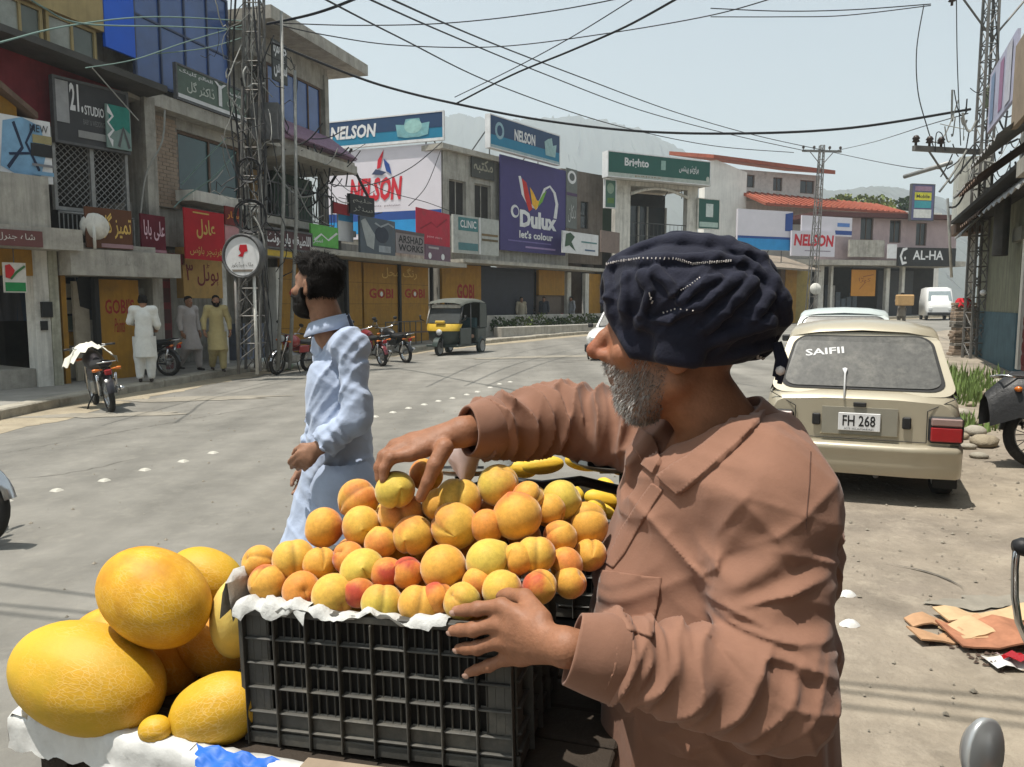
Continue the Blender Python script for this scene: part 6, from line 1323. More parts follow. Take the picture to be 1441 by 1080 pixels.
 for x, y in ((-hw * .99, .30), (-hw * .99, .10), (-hw * .93, .03), (-hw * .5, -.01), (hw * .5, -.01), (hw * .93, .03), (hw * .99, .10), (hw * .99, .30)):
  Pb.append([(x, y + .03, .21), (x, y + .005, .25), (x, y, .30), (x, y - .004, .37), (x, y - .02, .40), (x, y - .018, .43), (x, y + .02, .445), (x * .98, y + .1, .45)])
 bm.grid(Pb); bump = bm.obj('rear_bumper', paint_m, o)
 MB().bbox(-hw * .95, hw * .95, L - .08, L + .02, .22, .44, .03).obj('front_bumper', m_blk, o)
 ff = MB().box(-hw * .5, hw * .5, L - .05, L - .02, .5, .6).obj('grille', m_blk, o)
 # licence plate recess and plate
 rc = MB().box(-.26, .26, .062, .1, .5, .705).obj('plate_recess', mat('recess_' + paint_m.name, (.25, .235, .19), rough=.5, var=.1), o)
 MB().add([(-.27, .066, .49), (.27, .066, .49), (.27, .05, .5), (-.27, .05, .5)], [(0, 1, 2, 3)]).obj('recess_lip', paint_m, rc)
 pl = MB().bbox(-.145, .145, .046, .058, .53, .665, .004).obj('licence_plate', m_white, o)
 if plate:
  T = frame((0, .0445, .53), (1, 0, 0), (0, 0, 1))
  b = MB(); letter(b, 'FH 268', T, -.115, .11, .035, .118, .015); b.obj('plate_number', m_blk, pl); b = MB(); letter(b, 'ICT-ISLAMABAD', T, -.1, .1, .009, .022, .0); b.obj('plate_strip', m_blk, pl)
  MB().bbox(-.045, .045, .05, .07, .71, .745, .005).obj('hatch_badge', m_blk, o)
  for s in (-.3, .32): MB().bbox(s - .03, s + .03, .055, .075, .56, .65, .012).obj('hatch_buffer', m_blk, o)
 if not sedan:
  for s in (-1, 1): MB().tube([(s * wb * .99, yb0 - .01, zb + .0), (s * hw * .645, .066, .70), (s * hw * .645, .052, .47)], .0035, 5).obj('hatch_gap', m_blk, o)
  MB().tube([(-hw * .645, .052, .47), (hw * .645, .052, .47)], .0035, 5).obj('hatch_gap', m_blk, o)
 MB().tube([(.13, .3, .2), (.13, .06, .2)], .022, 8).obj('exhaust', m_steel, o)
 b = MB(); b.box(-hw * .75, hw * .75, .3, L - .3, .2, .3); b.obj('underbody', m_blk, o)
 for s in (-1, 1): MB().box(s * (hw - .09) - .08, s * (hw - .09) + .08, .27, .278, .1, .3).obj('mud_flap', m_blk, o)
 return o
HEAD = R(-23)
m_gold_car = mat('champagne_paint', (0.42, 0.375, 0.28), rough=.32, var=.08, scale=4, metal=.25, coat=.4, spec=.5, dirt=((.34, .3, .23), 4, .45))
m_palecar = mat('pale_blue_paint', (0.42, 0.47, 0.46), rough=.35, var=.08, scale=4, coat=.3, dirt=((.34, .32, .27), 4, .4))
m_whcar = mat('white_car_paint', (0.6, 0.6, 0.58), rough=.35, var=.08, scale=4, coat=.3, dirt=((.34, .32, .27), 4, .3))
cpos = at(1208, 620, 5.75); c1 = car('champagne small hatchback parked with its rear towards the fruit cart', (cpos.x, cpos.y, gz(cpos.x) + .02), HEAD, m_gold_car)
p = at(1186, 470, 10.4); car('pale blue saloon parked ahead of the champagne hatchback', (p.x, p.y, gz(p.x)), HEAD, m_palecar, H=1.40, Wd=1.55, sedan=True, plate=False)
p = at(872, 480, 20.5); car('white car driving towards the cart behind the vendor', (p.x + .9, p.y + 3.1, gz(p.x)), R(180 - 20), m_whcar, H=1.42, Wd=1.5, plate=False, name='moving_car')
# ---- auto rickshaw -------------------------------------------------------------------------------------
def rickshaw(loc, heading):
 o = thing('auto_rickshaw', 'three wheeled auto rickshaw with yellow nose and dark canvas hood', 'rickshaw', loc, heading)
 dk = mat('rickshaw_green', (.035, .05, .045), rough=.4, var=.3, scale=5, coat=.2); yl = mat('rickshaw_yellow', C(205, 170, 60), rough=.45, var=.2, scale=5); cv = mat('canvas_grey', (.10, .105, .09), rough=.85, var=.3, scale=4); 
 wf = wheel(o, (0, 1.15, .24), .24, .11, 'x', 0)
 for s in (-1, 1): wheel(o, (s * .58, -.72, .24), .24, .12, 'x', 0); MB().lathe([(.26, -.07), (.29, -.06), (.29, .06), (.26, .07)], 16, TR((s * .58, -.72, .25), (0, R(90), 0)), R(0), R(180)).obj('rear_mudguard', dk, o)
 MB().grid([[(x * .09, 1.15 + .3 * math.cos(a), .27 + .3 * math.sin(a)) for x in (-1, -.5, 0, .5, 1)] for a in np.linspace(.1, 3.0, 10)]).obj('front_mudguard', dk, o)
 b = MB(); b.tube([(-.08, 1.15, .24), (-.08, 1.0, .7)], .03, 7); b.tube([(.08, 1.15, .24), (.08, 1.0, .7)], .03, 7); b.obj('fork', m_steel, o)
 # front shield: curved sheet from floor to windscreen sill
 P_ = []
 for z, yy, w in ((.3, .92, .42), (.5, 1.08, .5), (.75, 1.12, .56), (.98, 1.02, .6)):
  P_.append([(w * math.sin(t), yy - .35 * (1 - math.cos(t)), z) for t in np.linspace(-1.45, 1.45, 13)])
 b = MB(); b.grid(P_); b.obj('front_shield', dk, o)
 P_ = []
 for z, yy, w in ((.76, 1.135, .57), (.84, 1.13, .585), (.98, 1.04, .61)): P_.append([(w * math.sin(t), yy - .33 * (1 - math.cos(t)), z) for t in np.linspace(-1.5, 1.5, 13)])
 b = MB(); b.grid(P_); b.obj('yellow_band', yl, o)
 MB().lathe([(0, 0), (.09, .0), (.1, .05), (.07, .08), (0, .09)], 16, TR((0, 1.1, .72), (R(-90), 0, 0))).obj('headlamp', m_lens, o)
 MB().bbox(-.16, .16, 1.03, 1.12, .99, 1.08, .02).obj('visor_lamp', yl, o)
 b = MB(); b.prism([(-.14, .62), (0, .44), (.14, .62), (.09, .7), (-.09, .7)], 0, .02, frame((0, 1.135, 0), (-1, 0, 0), (0, 0, 1))); b.obj('nose_badge', m_blk, o)
 # floor, rear body, seat
 MB().bbox(-.56, .56, -.9, .95, .26, .34, .02).obj('floor', dk, o)
 MB().bbox(-.6, .6, -1.1, -.35, .34, .85, .05).obj('rear_body', dk, o)
 MB().bbox(-.5, .5, -.5, -.1, .5, .62, .03).obj('passenger_seat', paint(150, 120, 100), o)
 MB().bbox(-.5, .5, -.62, -.5, .6, 1.15, .03).obj('seat_back', paint(60, 90, 96), o)
 MB().bbox(-.28, .28, .35, .62, .5, .6, .03).obj('driver_seat', m_seat, o)
 # frame posts
 for s in (-1, 1):
  b = MB(); b.tube([(s * .58, .86, .98), (s * .56, .58, 1.62)], .022, 6); b.tube([(s * .6, .12, .34), (s * .58, .1, 1.64)], .022, 6); b.tube([(s * .6, -.55, .8), (s * .58, -.6, 1.62)], .022, 6); b.obj('frame_post', m_plw if s > 0 else m_steel, o)
  MB().bbox(s * .6 - .012, s * .6 + .012, .1, .9, .34, .85, .01).obj('door_panel', dk, o) if s < 0 else MB().bbox(s * .6 - .012, s * .6 + .012, -.3, .08, .36, .86, .01).obj('door_panel', paint(170, 150, 125), o)
 b = MB(); b.add([(-.54, .84, 1.0), (.54, .84, 1.0), (.52, .58, 1.58), (-.52, .58, 1.58)], [(0, 1, 2, 3)]); b.obj('windscreen', mat('screen_glass', (.07, .075, .075), rough=.1, spec=.6, var=.2), o)
 MB().bbox(-.5, .5, .62, .68, 1.46, 1.58, .02).obj('screen_strip', m_plw, o)
 # canvas hood
 P_ = []
 for y, z, w in ((.78, 1.60, .58), (.55, 1.69, .62), (.0, 1.75, .64), (-.6, 1.74, .64), (-1.0, 1.62, .62), (-1.1, 1.3, .62), (-1.12, .84, .61)):
  P_.append([(-w, y, z - .1 if y > -1 else z), (-w * .96, y, z - .02), (-w * .6, y, z + .02), (0, y, z + .035), (w * .6, y, z + .02), (w * .96, y, z - .02), (w, y, z - .1 if y > -1 else z)])
 b = MB(); b.grid(P_); b.obj('hood', cv, o)
 for s in (-1, 1): MB().add([(s * .62, -.55, .84), (s * .62, -1.1, .84), (s * .63, -1.0, 1.6), (s * .64, -.5, 1.66)], [(0, 1, 2, 3)]).obj('hood_side', dk, o)
 for s in (-1, 1): MB().tube([(s * .62, .9, 1.05), (s * .78, .9, 1.12), (s * .78, .9, 1.25)], [.01, .03, .04], 6).obj('mirror', m_blk, o)
 return o
rp_ = G(622, 501); rickshaw((rp_.x + .35, rp_.y + 1.0, gz(rp_.x)), R(180 - 22))
# ---- van far down the street ------------------------------------------------------------------------
vp = at(1316, 452, 50); van = thing('white_van', 'white high roof van coming down the far street', 'van', (vp.x, vp.y, gz(vp.x)), R(180 - 20))
P_ = []
for y, w, z0, z1 in ((1.75, .62, .45, .8), (1.7, .72, .35, 1.0), (1.45, .76, .3, 1.2), (1.0, .77, .28, 1.85), (.7, .77, .28, 2.05), (-1.5, .77, .3, 2.08), (-1.7, .72, .35, 1.9)):
 P_.append([(-w, y, z0), (-w * 1.02, y, (z0 + z1) / 2 - .1), (-w * .9, y, z1 - .1), (-w * .6, y, z1), (w * .6, y, z1), (w * .9, y, z1 - .1), (w * 1.02, y, (z0 + z1) / 2 - .1), (w, y, z0)])
b = MB(); b.grid(P_, closed_v=True); b.add(P_[0], [tuple(range(8))]); b.add(P_[-1], [tuple(range(7, -1, -1))]); b.obj('body', m_whcar, van)
MB().add([(-.66, 1.43, 1.22), (.66, 1.43, 1.22), (.6, 1.04, 1.8), (-.6, 1.04, 1.8)], [(3, 2, 1, 0)]).obj('windscreen', mat('van_glass', (.2, .24, .25), rough=.1, spec=.6), van)
for s in (-1, 1):
 for y in (1.15, -1.1): wheel(van, (s * .68, y, .28), .28, .16, 'x')
 MB().bbox(s * .55 - .1, s * .55 + .1, 1.7, 1.78, .62, .78, .02).obj('headlamp', m_lens, van)
MB().bbox(-.7, .7, 1.7, 1.85, .3, .5, .03).obj('bumper', m_blk, van)
# ---- motorcycles ------------------------------------------------------------------------------------
g = G(146, 575); bk = motorcycle('motorcycle with white cloth over its front parked at the kerb', (g.x, g.y, gz(g.x)), R(38), (40, 36, 40), lean=-.12, mirrors=False)
b = MB(); P_ = []
for i in range(11):
 t = i / 10; P_.append([((-.42 + .84 * j / 10) * (1.0 - .25 * t), .5 - .55 * t + .05 * math.sin(j * 1.7), 1.06 - .06 * t - (.34 * abs(j / 5 - 1) ** 2) * (1.1 - .5 * t) + .03 * math.sin(j * 2.3 + i)) for j in range(11)])
b.grid(P_); cc = b.obj('bike_cloth', mat('white_cloth', (.6, .58, .5), rough=.85, var=.15, scale=8)); cc.location = bk.location; cc.rotation_euler = bk.rotation_euler; tag(cc, 'dirty white cloth draped over the motorcycle at the kerb', 'cloth')
g = G(188, 532, .15); motorcycle('dark motorcycle standing on the pavement behind the man in white', (g.x, g.y + .5, g.z), R(80), (30, 30, 34))
g = G(405, 527); motorcycle('red motorcycle leaning beside litter at the lattice pole', (g.x, g.y + .4, g.z), R(160), (150, 24, 28))
g = G(525, 514); motorcycle('maroon motorcycle parked before the yellow shutters', (g.x, g.y, g.z), R(35), (110, 30, 36))
g = G(553, 511); motorcycle('black motorcycle parked next to the maroon one', (g.x, g.y + .4, g.z), R(40), (28, 28, 30))
for k, (px, py, c_) in enumerate(((778, 470, (40, 40, 46)), (805, 467, (120, 30, 30)))):
 q = PT @ Vector((7.0 + k * 1.6, 2.6, 0)); motorcycle(('grey', 'red')[k] + ' motorcycle half hidden behind the roadside planter', (q.x, q.y, gz(q.x) + .15), R(50 + 20 * k), c_)
g = G(1458, 668); bk = motorcycle('motorcycle under a black cover parked beside the rubble', (g.x + .78, g.y + .15, g.z), R(-100), (30, 30, 32))
b = MB(); P_ = []
for i in range(15):
 t = i / 14; y = .55 - 1.6 * t; hh = 1.04 - .18 * abs(t - .3); w = .16 + .1 * math.sin(math.pi * min(1, t + .1)); P_.append([((w * math.sin(a) * 1.35 + .02 * math.sin(i * 2 + k_)) * (math.sin(math.pi * (i + 1.2) / 16.5) ** .45), y, .40 + .04 * math.sin(i * 1.7) + (hh - .42) * max(0, math.cos(a)) ** .8 * (math.sin(math.pi * (i + 1.5) / 17) ** .4) + .012 * math.sin(k_ * 2.2 + i)) for k_, a in enumerate(np.linspace(-1.57, 1.57, 13))])
b.grid(P_); cv_ = b.obj('bike_cover', mat('black_cover', (.025, .025, .026), rough=.45, var=.3, scale=6, bump=.3, bscale=18)); cv_.location = bk.location; cv_.rotation_euler = bk.rotation_euler; tag(cv_, 'loose black cover thrown over the motorcycle by the rubble', 'cover')
# near motorcycles at the right edge and left edge
bnear = motorcycle('near motorcycle with silver mirror beside the vendor', (.86, .48, gz(.8)), R(-8), (26, 28, 30), lean=0.0, mirrors=False)
ms = at(1384, 1062, .98)
b = MB(); b.tube([(.50, .92, .90), (ms.x, ms.y, ms.z - .02)], .006, 6); st_ = b.obj('mirror_stalk', m_chrome); st_.parent = bnear; st_.matrix_parent_inverse = bnear.matrix_basis.inverted()
mm = MB().lathe([(0, -.02), (.022, -.018), (.032, -.006), (.034, .004), (.031, .006), (0, .006)], 24, TR(ms, (R(88), 0, R(20)), (1.0, 1.5, 1))).obj('mirror', mat('silver_plastic', (.42, .43, .43), rough=.3, metal=.5, var=.1)); mm.parent = bnear; mm.matrix_parent_inverse = bnear.matrix_basis.inverted()
b2 = motorcycle('motorcycle with chrome guard bar parked beyond the cardboard', (1.78, 1.86, gz(1.6)), R(-30), (40, 60, 44), lean=0.0, mirrors=False)
q = [at(1441, 768, 1.9), at(1430, 778, 1.9), at(1428, 800, 1.9), at(1428, 840, 1.9), at(1433, 875, 1.9), at(1446, 905, 1.92), at(1475, 915, 1.95)]
b = MB(); b.tube(q, .009, 8); gb = b.obj('guard_bar', m_chrome); gb.parent = b2; gb.matrix_parent_inverse = b2.matrix_basis.inverted()
b = MB(); b.lathe([(0, -.025), (.018, -.02), (.024, 0), (.018, .02), (0, .025)], 14, TR(at(1440, 770, 1.9), (0, R(90), 0))); kb = b.obj('bar_knob', m_seat); kb.parent = b2; kb.matrix_parent_inverse = b2.matrix_basis.inverted()
g = G(-40, 775); motorcycle('motorcycle riding in from the far lane edge', (g.x - .63, g.y + .1, g.z), R(-97), (30, 30, 34), lean=0.0)
# ------------------------------------------------------------------ people
def rotz(a): c, s = math.cos(a), math.sin(a); return np.array([[c, -s, 0], [s, c, 0], [0, 0, 1]], np.float32)
def rotx(a): c, s = math.cos(a), math.sin(a); return np.array([[1, 0, 0], [0, c, -s], [0, s, c]], np.float32)
def roty(a): c, s = math.cos(a), math.sin(a); return np.array([[c, 0, s], [0, 1, 0], [-s, 0, c]], np.float32)
def head_local(p, c, Rm, s=1.0): return ((p - A3(c)) @ Rm) / s
def head_sdf(q, nose=1.0):
 """head in its own frame: faces +y, z up, centre between the ears, about 0.235 m tall"""
 d = ell(q, (0, -.012, .035), (.075, .096, .088)); d = smin(d, ell(q, (0, .028, -.035), (.058, .066, .082)), .03)
 d = smin(d, ell(q, (0, .05, -.085), (.036, .040, .034)), .03)                       # chin
 ax = np.abs(q[:, 0]); qa = np.stack([ax, q[:, 1], q[:, 2]], 1)
 d = smin(d, cap(qa, (.05, -.01, -.05), (.028, .05, -.092), .022, .02), .02)             # jaw line
 d = smin(d, cap(qa, (0, .083, .032), (.036, .072, .032), .012, .012), .014)             # brow
 d = smin(d, ell(qa, (.042, .066, -.022), (.02, .02, .018)), .016)                       # cheek bone
 d = smax(d, -ell(qa, (.031, .094, .013), (.017, .016, .012)), .012)                      # eye socket
 d = smin(d, ell(qa, (.031, .074, .012), (.013, .013, .012)), .004)                       # eye ball
 n = chain(q, [(0, .086, .02), (0, .100 + .004 * nose, -.005), (0, .109 + .010 * nose, -.026)], [.008, .010, .0125 + .003 * nose], .006)
 n = smin(n, ell(qa, (.012, .096, -.031), (.0095, .012, .009)), .006); d = smin(d, n, .01)
 d = smin(d, cap(qa, (0, .094, -.056), (.02, .085, -.058), .007, .004), .006); d = smin(d, cap(qa, (0, .092, -.069), (.017, .084, -.068), .008, .005), .006)
 e = ell(qa, (.079, -.008, -.004), (.010, .021, .033)); e = smax(e, -ell(qa, (.092, -.004, .0), (.010, .013, .022)), .005); d = smin(d, e, .008)   # ear
 return d
def head_cols(q, skin, lip=None):
 c = np.tile(A3(skin), (len(q), 1)); ax = np.abs(q[:, 0])
 red = np.exp(-((q[:, 1] - .115) ** 2 + (q[:, 2] + .028) ** 2 + ax ** 2) / .0007)[:, None]; c = c * (1 - red * .55) + c * A3((1.2, .68, .62)) * red * .55
 lp = np.exp(-(((q[:, 2] + .063) / .011) ** 2 + ((q[:, 1] - .095) / .018) ** 2 + (ax / .025) ** 2))[:, None]; c = c * (1 - lp * .6) + A3((skin[0] * .8, skin[1] * .5, skin[2] * .5)) * lp * .6
 ey = ((ax - .031) ** 2 + (q[:, 2] - .012) ** 2 < .0075 ** 2) & (q[:, 1] > .07); c[ey] = (.35, .33, .3); ey = ((ax - .031) ** 2 + (q[:, 2] - .012) ** 2 < .0045 ** 2) & (q[:, 1] > .07); c[ey] = (.02, .015, .01)
 return c
def finger_hand(p, wrist, kn, fing, thumb, rad=.0092, wr=.026):
 """palm from wrist to four knuckles, each finger a chain of joints, thumb from the side of the palm"""
 d = None; w = A3(wrist)
 for i, k in enumerate(kn):
  k = A3(k); e = cap(p, w + (k - w) * .12, k, wr * .62, rad * 1.28); d = e if d is None else smin(d, e, .014)
  if i: e = cap(p, A3(kn[i - 1]) * .75 + w * .25, k * .75 + w * .25, rad * 1.25, rad * 1.25); d = smin(d, e, .012)
 for i, f in enumerate(fing):
  s = (1.0, 1.04, .98, .86)[i] * rad; pts = [kn[i]] + list(f); rr = [s * 1.14, s * 1.08, s * .98, s * .80]; e = chain(p, pts, rr[:len(pts)], .003)
  for j in (1,): e = smin(e, np.linalg.norm(p - A3(pts[j]), axis=1) - s * 1.14, .004)
  d = smin(d, e, .0055)
 rr = [rad * 1.6, rad * 1.42, rad * 1.12, rad * .95]; d = smin(d, chain(p, thumb, rr[:len(thumb)], .004), .009)
 return d
def simple_hand(p, w, dirv, thumbv, palmv, curl=.5, sc=1.0, rad=.0092):
 """a relaxed, slightly curled hand hanging from a wrist"""
 w, f, t, n = A3(w), A3(dirv), A3(thumbv), A3(palmv); kn = []; fg = []
 for i, (o, L) in enumerate(((.030, .078), (.010, .085), (-.010, .079), (-.028, .064))):
  k = w + (f * (.088 - .006 * abs(i - 1)) + t * o) * sc; a = k; pts = []; ang = .25 + .1 * i
  for j, fr in enumerate((.45, .32, .23)): ang += curl * (.55 if j else .4); a = a + (f * math.cos(ang) + n * math.sin(ang)) * L * fr * sc; pts.append(a)
  kn.append(k); fg.append(pts)
 th = [w + (f * .025 + t * .018) * sc, w + (f * .058 + t * .044 + n * .012) * sc, w + (f * .088 + t * .05 + n * .03) * sc, w + (f * .108 + t * .045 + n * .042) * sc]
 return finger_hand(p, w, kn, fg, th, rad * sc, .026 * sc)
m_skin = tint_mat('skin', rough=.56, spec=.32, sub=.05, bump=.6, bscale=170, var=.24, vscale=38, bdist=.0016)
SK = (.30, .155, .09)
def person(name, label, loc, heading, J, cols, h=.014, slim=1.0, hd_rot=None, kam=.50, hair='short', beard=False, hcol=(.012, .010, .009), cloth=None, group=None, fold=.010, hs=1.0, hands=True, hz=1.0):
 """J: joints in the person's frame (x right, y forward, z up)"""
 o = thing(name, label, 'person', loc, heading, group)
 D = dict(hipL=(-.09, 0, .92), hipR=(.09, 0, .92), kneeL=(-.10, .02, .50), kneeR=(.10, .02, .50), ankL=(-.10, -.02, .09), ankR=(.10, -.02, .09), pel=(0, 0, .98), chest=(0, .0, 1.28), shL=(-.18, 0, 1.43), shR=(.18, 0, 1.43),
   elL=(-.23, -.02, 1.15), elR=(.23, -.02, 1.15), wrL=(-.24, .06, .91), wrR=(.24, .06, .91), neck=(0, 0, 1.46), head=(0, .03, 1.60)); D.update(J); J = D
 HR = hd_rot if hd_rot is not None else np.eye(3, dtype=np.float32)
 def limb(p, side, up):
  if up: return chain(p, [J['sh' + side], J['el' + side], J['wr' + side]], [.046, .04, .027], .02)
  return chain(p, [J['hip' + side], J['knee' + side], J['ank' + side]], [.085, .055, .038], .03)
 def torso(p, g=0.0):
  s1, s2 = A3(J['shL']), A3(J['shR']); q = p.copy(); d = chain(q, [J['pel'], J['chest']], [(.125 + g) * slim, (.135 + g) * slim], .05)
  d = smin(d, cap(p, s1, s2, (.062 + g) * slim, (.062 + g) * slim), .06); return d
 fL = np.array([J['ankL'], J['ankR']]); 
 def body(p):
  d = torso(p)
  for s in 'LR': d = smin(d, limb(p, s, True), .03); d = smin(d, limb(p, s, False), .03)
  for s in 'LR':
   a = A3(J['ank' + s]); d = smin(d, cap(p, a + A3((0, -.04, -.05)), a + A3((0, .15, -.06)), .035, .026), .02)
   e, w = A3(J['el' + s]), A3(J['wr' + s]); f = (w - e) / np.linalg.norm(w - e); sg = -1 if s == 'L' else 1
   t = np.cross(f, A3((sg, 0, 0))); t = t / (np.linalg.norm(t) + 1e-6); t = t if t[1] > 0 else -t; n = np.cross(f, t); n = n if n[0] * sg < 0 else -n
   if hands: d = smin(d, simple_hand(p, w, f, t, n, .5, hs * (1.0 if h < .01 else 1.12), .0092 if h < .01 else .011), .01)
  d = smin(d, chain(p, [J['neck'], A3(J['head']) + HR @ A3((0, -.02, -.05))], [.062, .052], .02), .03)
  return smin(d, head_sdf(head_local(p, J['head'], HR, hz)), .018)
 def bcol(P):
  q = head_local(P, J['head'], HR, hz); c = head_cols(q, cols.get('skin', SK)); far = np.linalg.norm(q, axis=1) > .16; c[far] = A3(cols.get('skin', SK)); ft = P[:, 2] < .1; c[ft] = (.03, .022, .018); return c
 pts = np.array([J[k] for k in J], np.float32); lo = pts.min(0) - .24; hi = pts.max(0) + .2; lo[2] = -.02; hi[2] = J['head'][2] + .17
 sdf_obj('body', body, lo, hi, h, m_skin, o, bcol)
 cm = cloth or mat('cloth_%d_%d_%d' % cols['kam'], C(*cols['kam']), rough=.85, var=.12, scale=12, bump=.25, bscale=70, sheen=.2)
 sm2 = mat('cloth_%d_%d_%d' % cols['shal'], C(*cols['shal']), rough=.85, var=.14, scale=12, bump=.25, bscale=70, sheen=.2)
 hemz = kam
 def kameez(p):
  d = torso(p, .022)
  pel = A3(J['pel']); k1, k2 = A3(J['kneeL']), A3(J['kneeR']); km = (k1 + k2) / 2; spread = np.linalg.norm(k1 - k2)
  hem = A3((km[0], km[1], hemz)); d = smin(d, cap(p, pel, hem, .155 * slim, .15 * slim + spread * .30), .06)
  d = smax(d, hemz - p[:, 2], .012)
  for s in 'LR':
   a, b_, c = A3(J['sh' + s]), A3(J['el' + s]), A3(J['wr' + s]); c = c + (b_ - c) * .10
   t2 = capt(p, b_, c); L2 = np.linalg.norm(c - b_); f = .006 * np.sin(t2 * L2 * 160 + 6 * vnoise(p * 22)) * np.clip(t2 * 1.4, 0, 1)
   t1 = capt(p, a, b_)
   d = smin(d, cap(p, a, b_, .068 * slim, .066 * slim) - .005 * ridge(p * 16), .03); d = smin(d, smax(cap(p, b_, c, .06 * slim, .045) - f, (t2 - 1.0) * L2, .006), .03)
  d = smax(d, -(cap(p, J['neck'], A3(J['head']), .068, .075)), .012)
  vf = ridge(p * A3((13, 13, 2.2))) * .6 + ridge(p * A3((24, 24, 6)) + 5) * .4
  wgt = np.clip((1.25 - p[:, 2]) / .5, .25, 1)
  return d - fold * vf * wgt - fold * .45 * ridge(np.stack([(p[:, 1] + p[:, 2] * .8) * 22, p[:, 0] * 9, (p[:, 2] - p[:, 1]) * 5], 1) + 2.2) * (1 if h < .01 else 0) - (fold * .5 * wrk(p, (.2, .8, .55), .05, 5, 3.3) + fold * .35 * wrk(p, (.2, -.5, .8), .035, 5, 6.1) if h < .01 else 0)
 sdf_obj('kameez', kameez, lo - .05, hi, h, cm, o, margin=.03)
 def shal(p):
  d = None
  for s in 'LR':
   e = chain(p, [J['hip' + s], J['knee' + s], A3(J['ank' + s]) + A3((0, 0, .03))], [.12, .105, .065], .04); d = e if d is None else smin(d, e, .05)
  d = smax(d, -(p[:, 2] - .075), .01)
  return d - .010 * ridge(p * A3((14, 14, 5)))
 l2 = lo.copy(); h2 = hi.copy(); h2[2] = hemz + .35; sdf_obj('shalwar', shal, l2 - .03, h2, h, sm2, o, margin=.03)
 def hairf(p):
  q = head_local(p, J['head'], HR, hz); d = head_sdf(q) - .0055 - .004 * ridge(q * A3((60, 30, 40))) 
  top = ell(q, (0, -.012, .078), (.074, .104, .056)) - .005 * ridge(q * A3((70, 40, 70))); d = smin(d, top, .01)
  keep = smin(.045 - q[:, 2] + np.clip(q[:, 1] - .02, 0, 1) * .8 , np.maximum(q[:, 1] + .012 , -q[:, 2] - .045), .01) if hair == 'short' else (.07 - q[:, 2])
  ear = -ell(np.stack([np.abs(q[:, 0]), q[:, 1], q[:, 2]], 1), (.085, -.002, -.006), (.03, .024, .036))
  d = smax(smax(d, keep, .008), ear, .006); return d
 hm = mat('hair_%d' % int(hcol[0] * 1000), hcol, rough=.7, var=.4, scale=60, bump=.6, bscale=180, spec=.12)
 hc = A3(J['head']); sdf_obj('hair', hairf, hc - .19, hc + .19, min(h, .007) if h < .01 else .009, hm, o, margin=.01)
 if beard:
  def bd(p):
   q = head_local(p, J['head'], HR, hz); d = head_sdf(q) - .010 - .004 * ridge(q * A3((60, 60, 60))); ax = np.abs(q[:, 0])
   low = q[:, 2] + .040 + np.clip(.06 - q[:, 1], 0, .1) * -.75; mouth = -(((q[:, 1] - .10) / .03) ** 2 + ((q[:, 2] + .063) / .010) ** 2 + (ax / .022) ** 2 - 1) * .01
   d = smax(d, low, .01); d = smax(d, -q[:, 1] - .0, .008); d = smax(d, -(q[:, 2] + .135), .01); d = smax(d, mouth, .004)
   return smin(d, smax(cap(np.stack([ax, q[:, 1], q[:, 2]], 1), (0, .1, -.046), (.028, .082, -.055), .009, .007), -mouth * 0 - 1, .01), .004)
  sdf_obj('beard', bd, hc - .19, hc + .19, min(h, .006), hm, o, margin=.01)
 return o
# white clad man seen from behind on the pavement
g = G(206, 538, .15); person('person', 'person in long white kameez seen from behind on the pavement', g, R(20), dict(elL=(-.25, .05, 1.2), wrL=(-.22, .26, 1.16), elR=(.24, .03, 1.14), wrR=(.22, .24, 1.05)), dict(kam=(214, 214, 208), shal=(205, 205, 200)), hair='short')
g = G(268, 522, .15); person('person', 'person in pale grey clothes walking in the shade by the red gate', g, R(-120), dict(kneeL=(-.1, .14, .52), ankL=(-.1, .2, .1), kneeR=(.1, .02, .5), ankR=(.1, -.24, .12)), dict(kam=(176, 168, 164), shal=(168, 160, 156)))
g = G(307, 523, .15); person('person', 'person in khaki kameez walking towards the road past red banner', g, R(-150), dict(kneeL=(-.1, .1, .52), ankL=(-.1, .12, .09), kneeR=(.1, .1, .52), ankR=(.1, -.12, .12), elL=(-.27, .0, 1.17), elR=(.27, 0, 1.17), wrL=(-.28, .08, .93), wrR=(.28, .1, .93)), dict(kam=(176, 160, 112), shal=(170, 156, 110)), beard=True)
g = G(1268, 459); pbx = person('person', 'person walking away with a large tan box on the back', g, R(-10), dict(kneeL=(-.1, .1, .5), ankL=(-.1, .12, .09), ankR=(.1, -.15, .12), elL=(-.3, .0, 1.3), wrL=(-.25, .1, 1.5), elR=(.35, .05, 1.25), wrR=(.28, .05, 1.45)), dict(kam=(120, 112, 100), shal=(96, 88, 78)), h=.02)
b = MB(); b.bbox(-.42, .42, -.5, -.16, 1.05, 1.62, .05, TR(rot=(0, 0, .05))); bx_ = b.obj('tan_box', mat('tan_box', C(176, 142, 96), rough=.85, var=.2, scale=3)); bx_.location = g; bx_.rotation_euler = (0, 0, R(-10)); tag(bx_, 'large tan box carried on the far walking person', 'box')
# people standing by the far shops
for k, (u, cols, hd, lb) in enumerate(((4.4, dict(kam=(170, 158, 136), shal=(150, 140, 120)), 200, 'person in beige kameez standing behind the planter'), (6.3, dict(kam=(58, 62, 70), shal=(60, 62, 66)), 160, 'person in dark kameez by the dark shutter'), (8.8, dict(kam=(150, 152, 156), shal=(140, 140, 140)), 120, 'person in grey kameez near the yellow wall'))):
 q = PT @ Vector((u, 2.1, 0)); person('person', lb, (q.x, q.y, gz(q.x) + .15), R(hd), {}, cols, h=.022, hands=False)
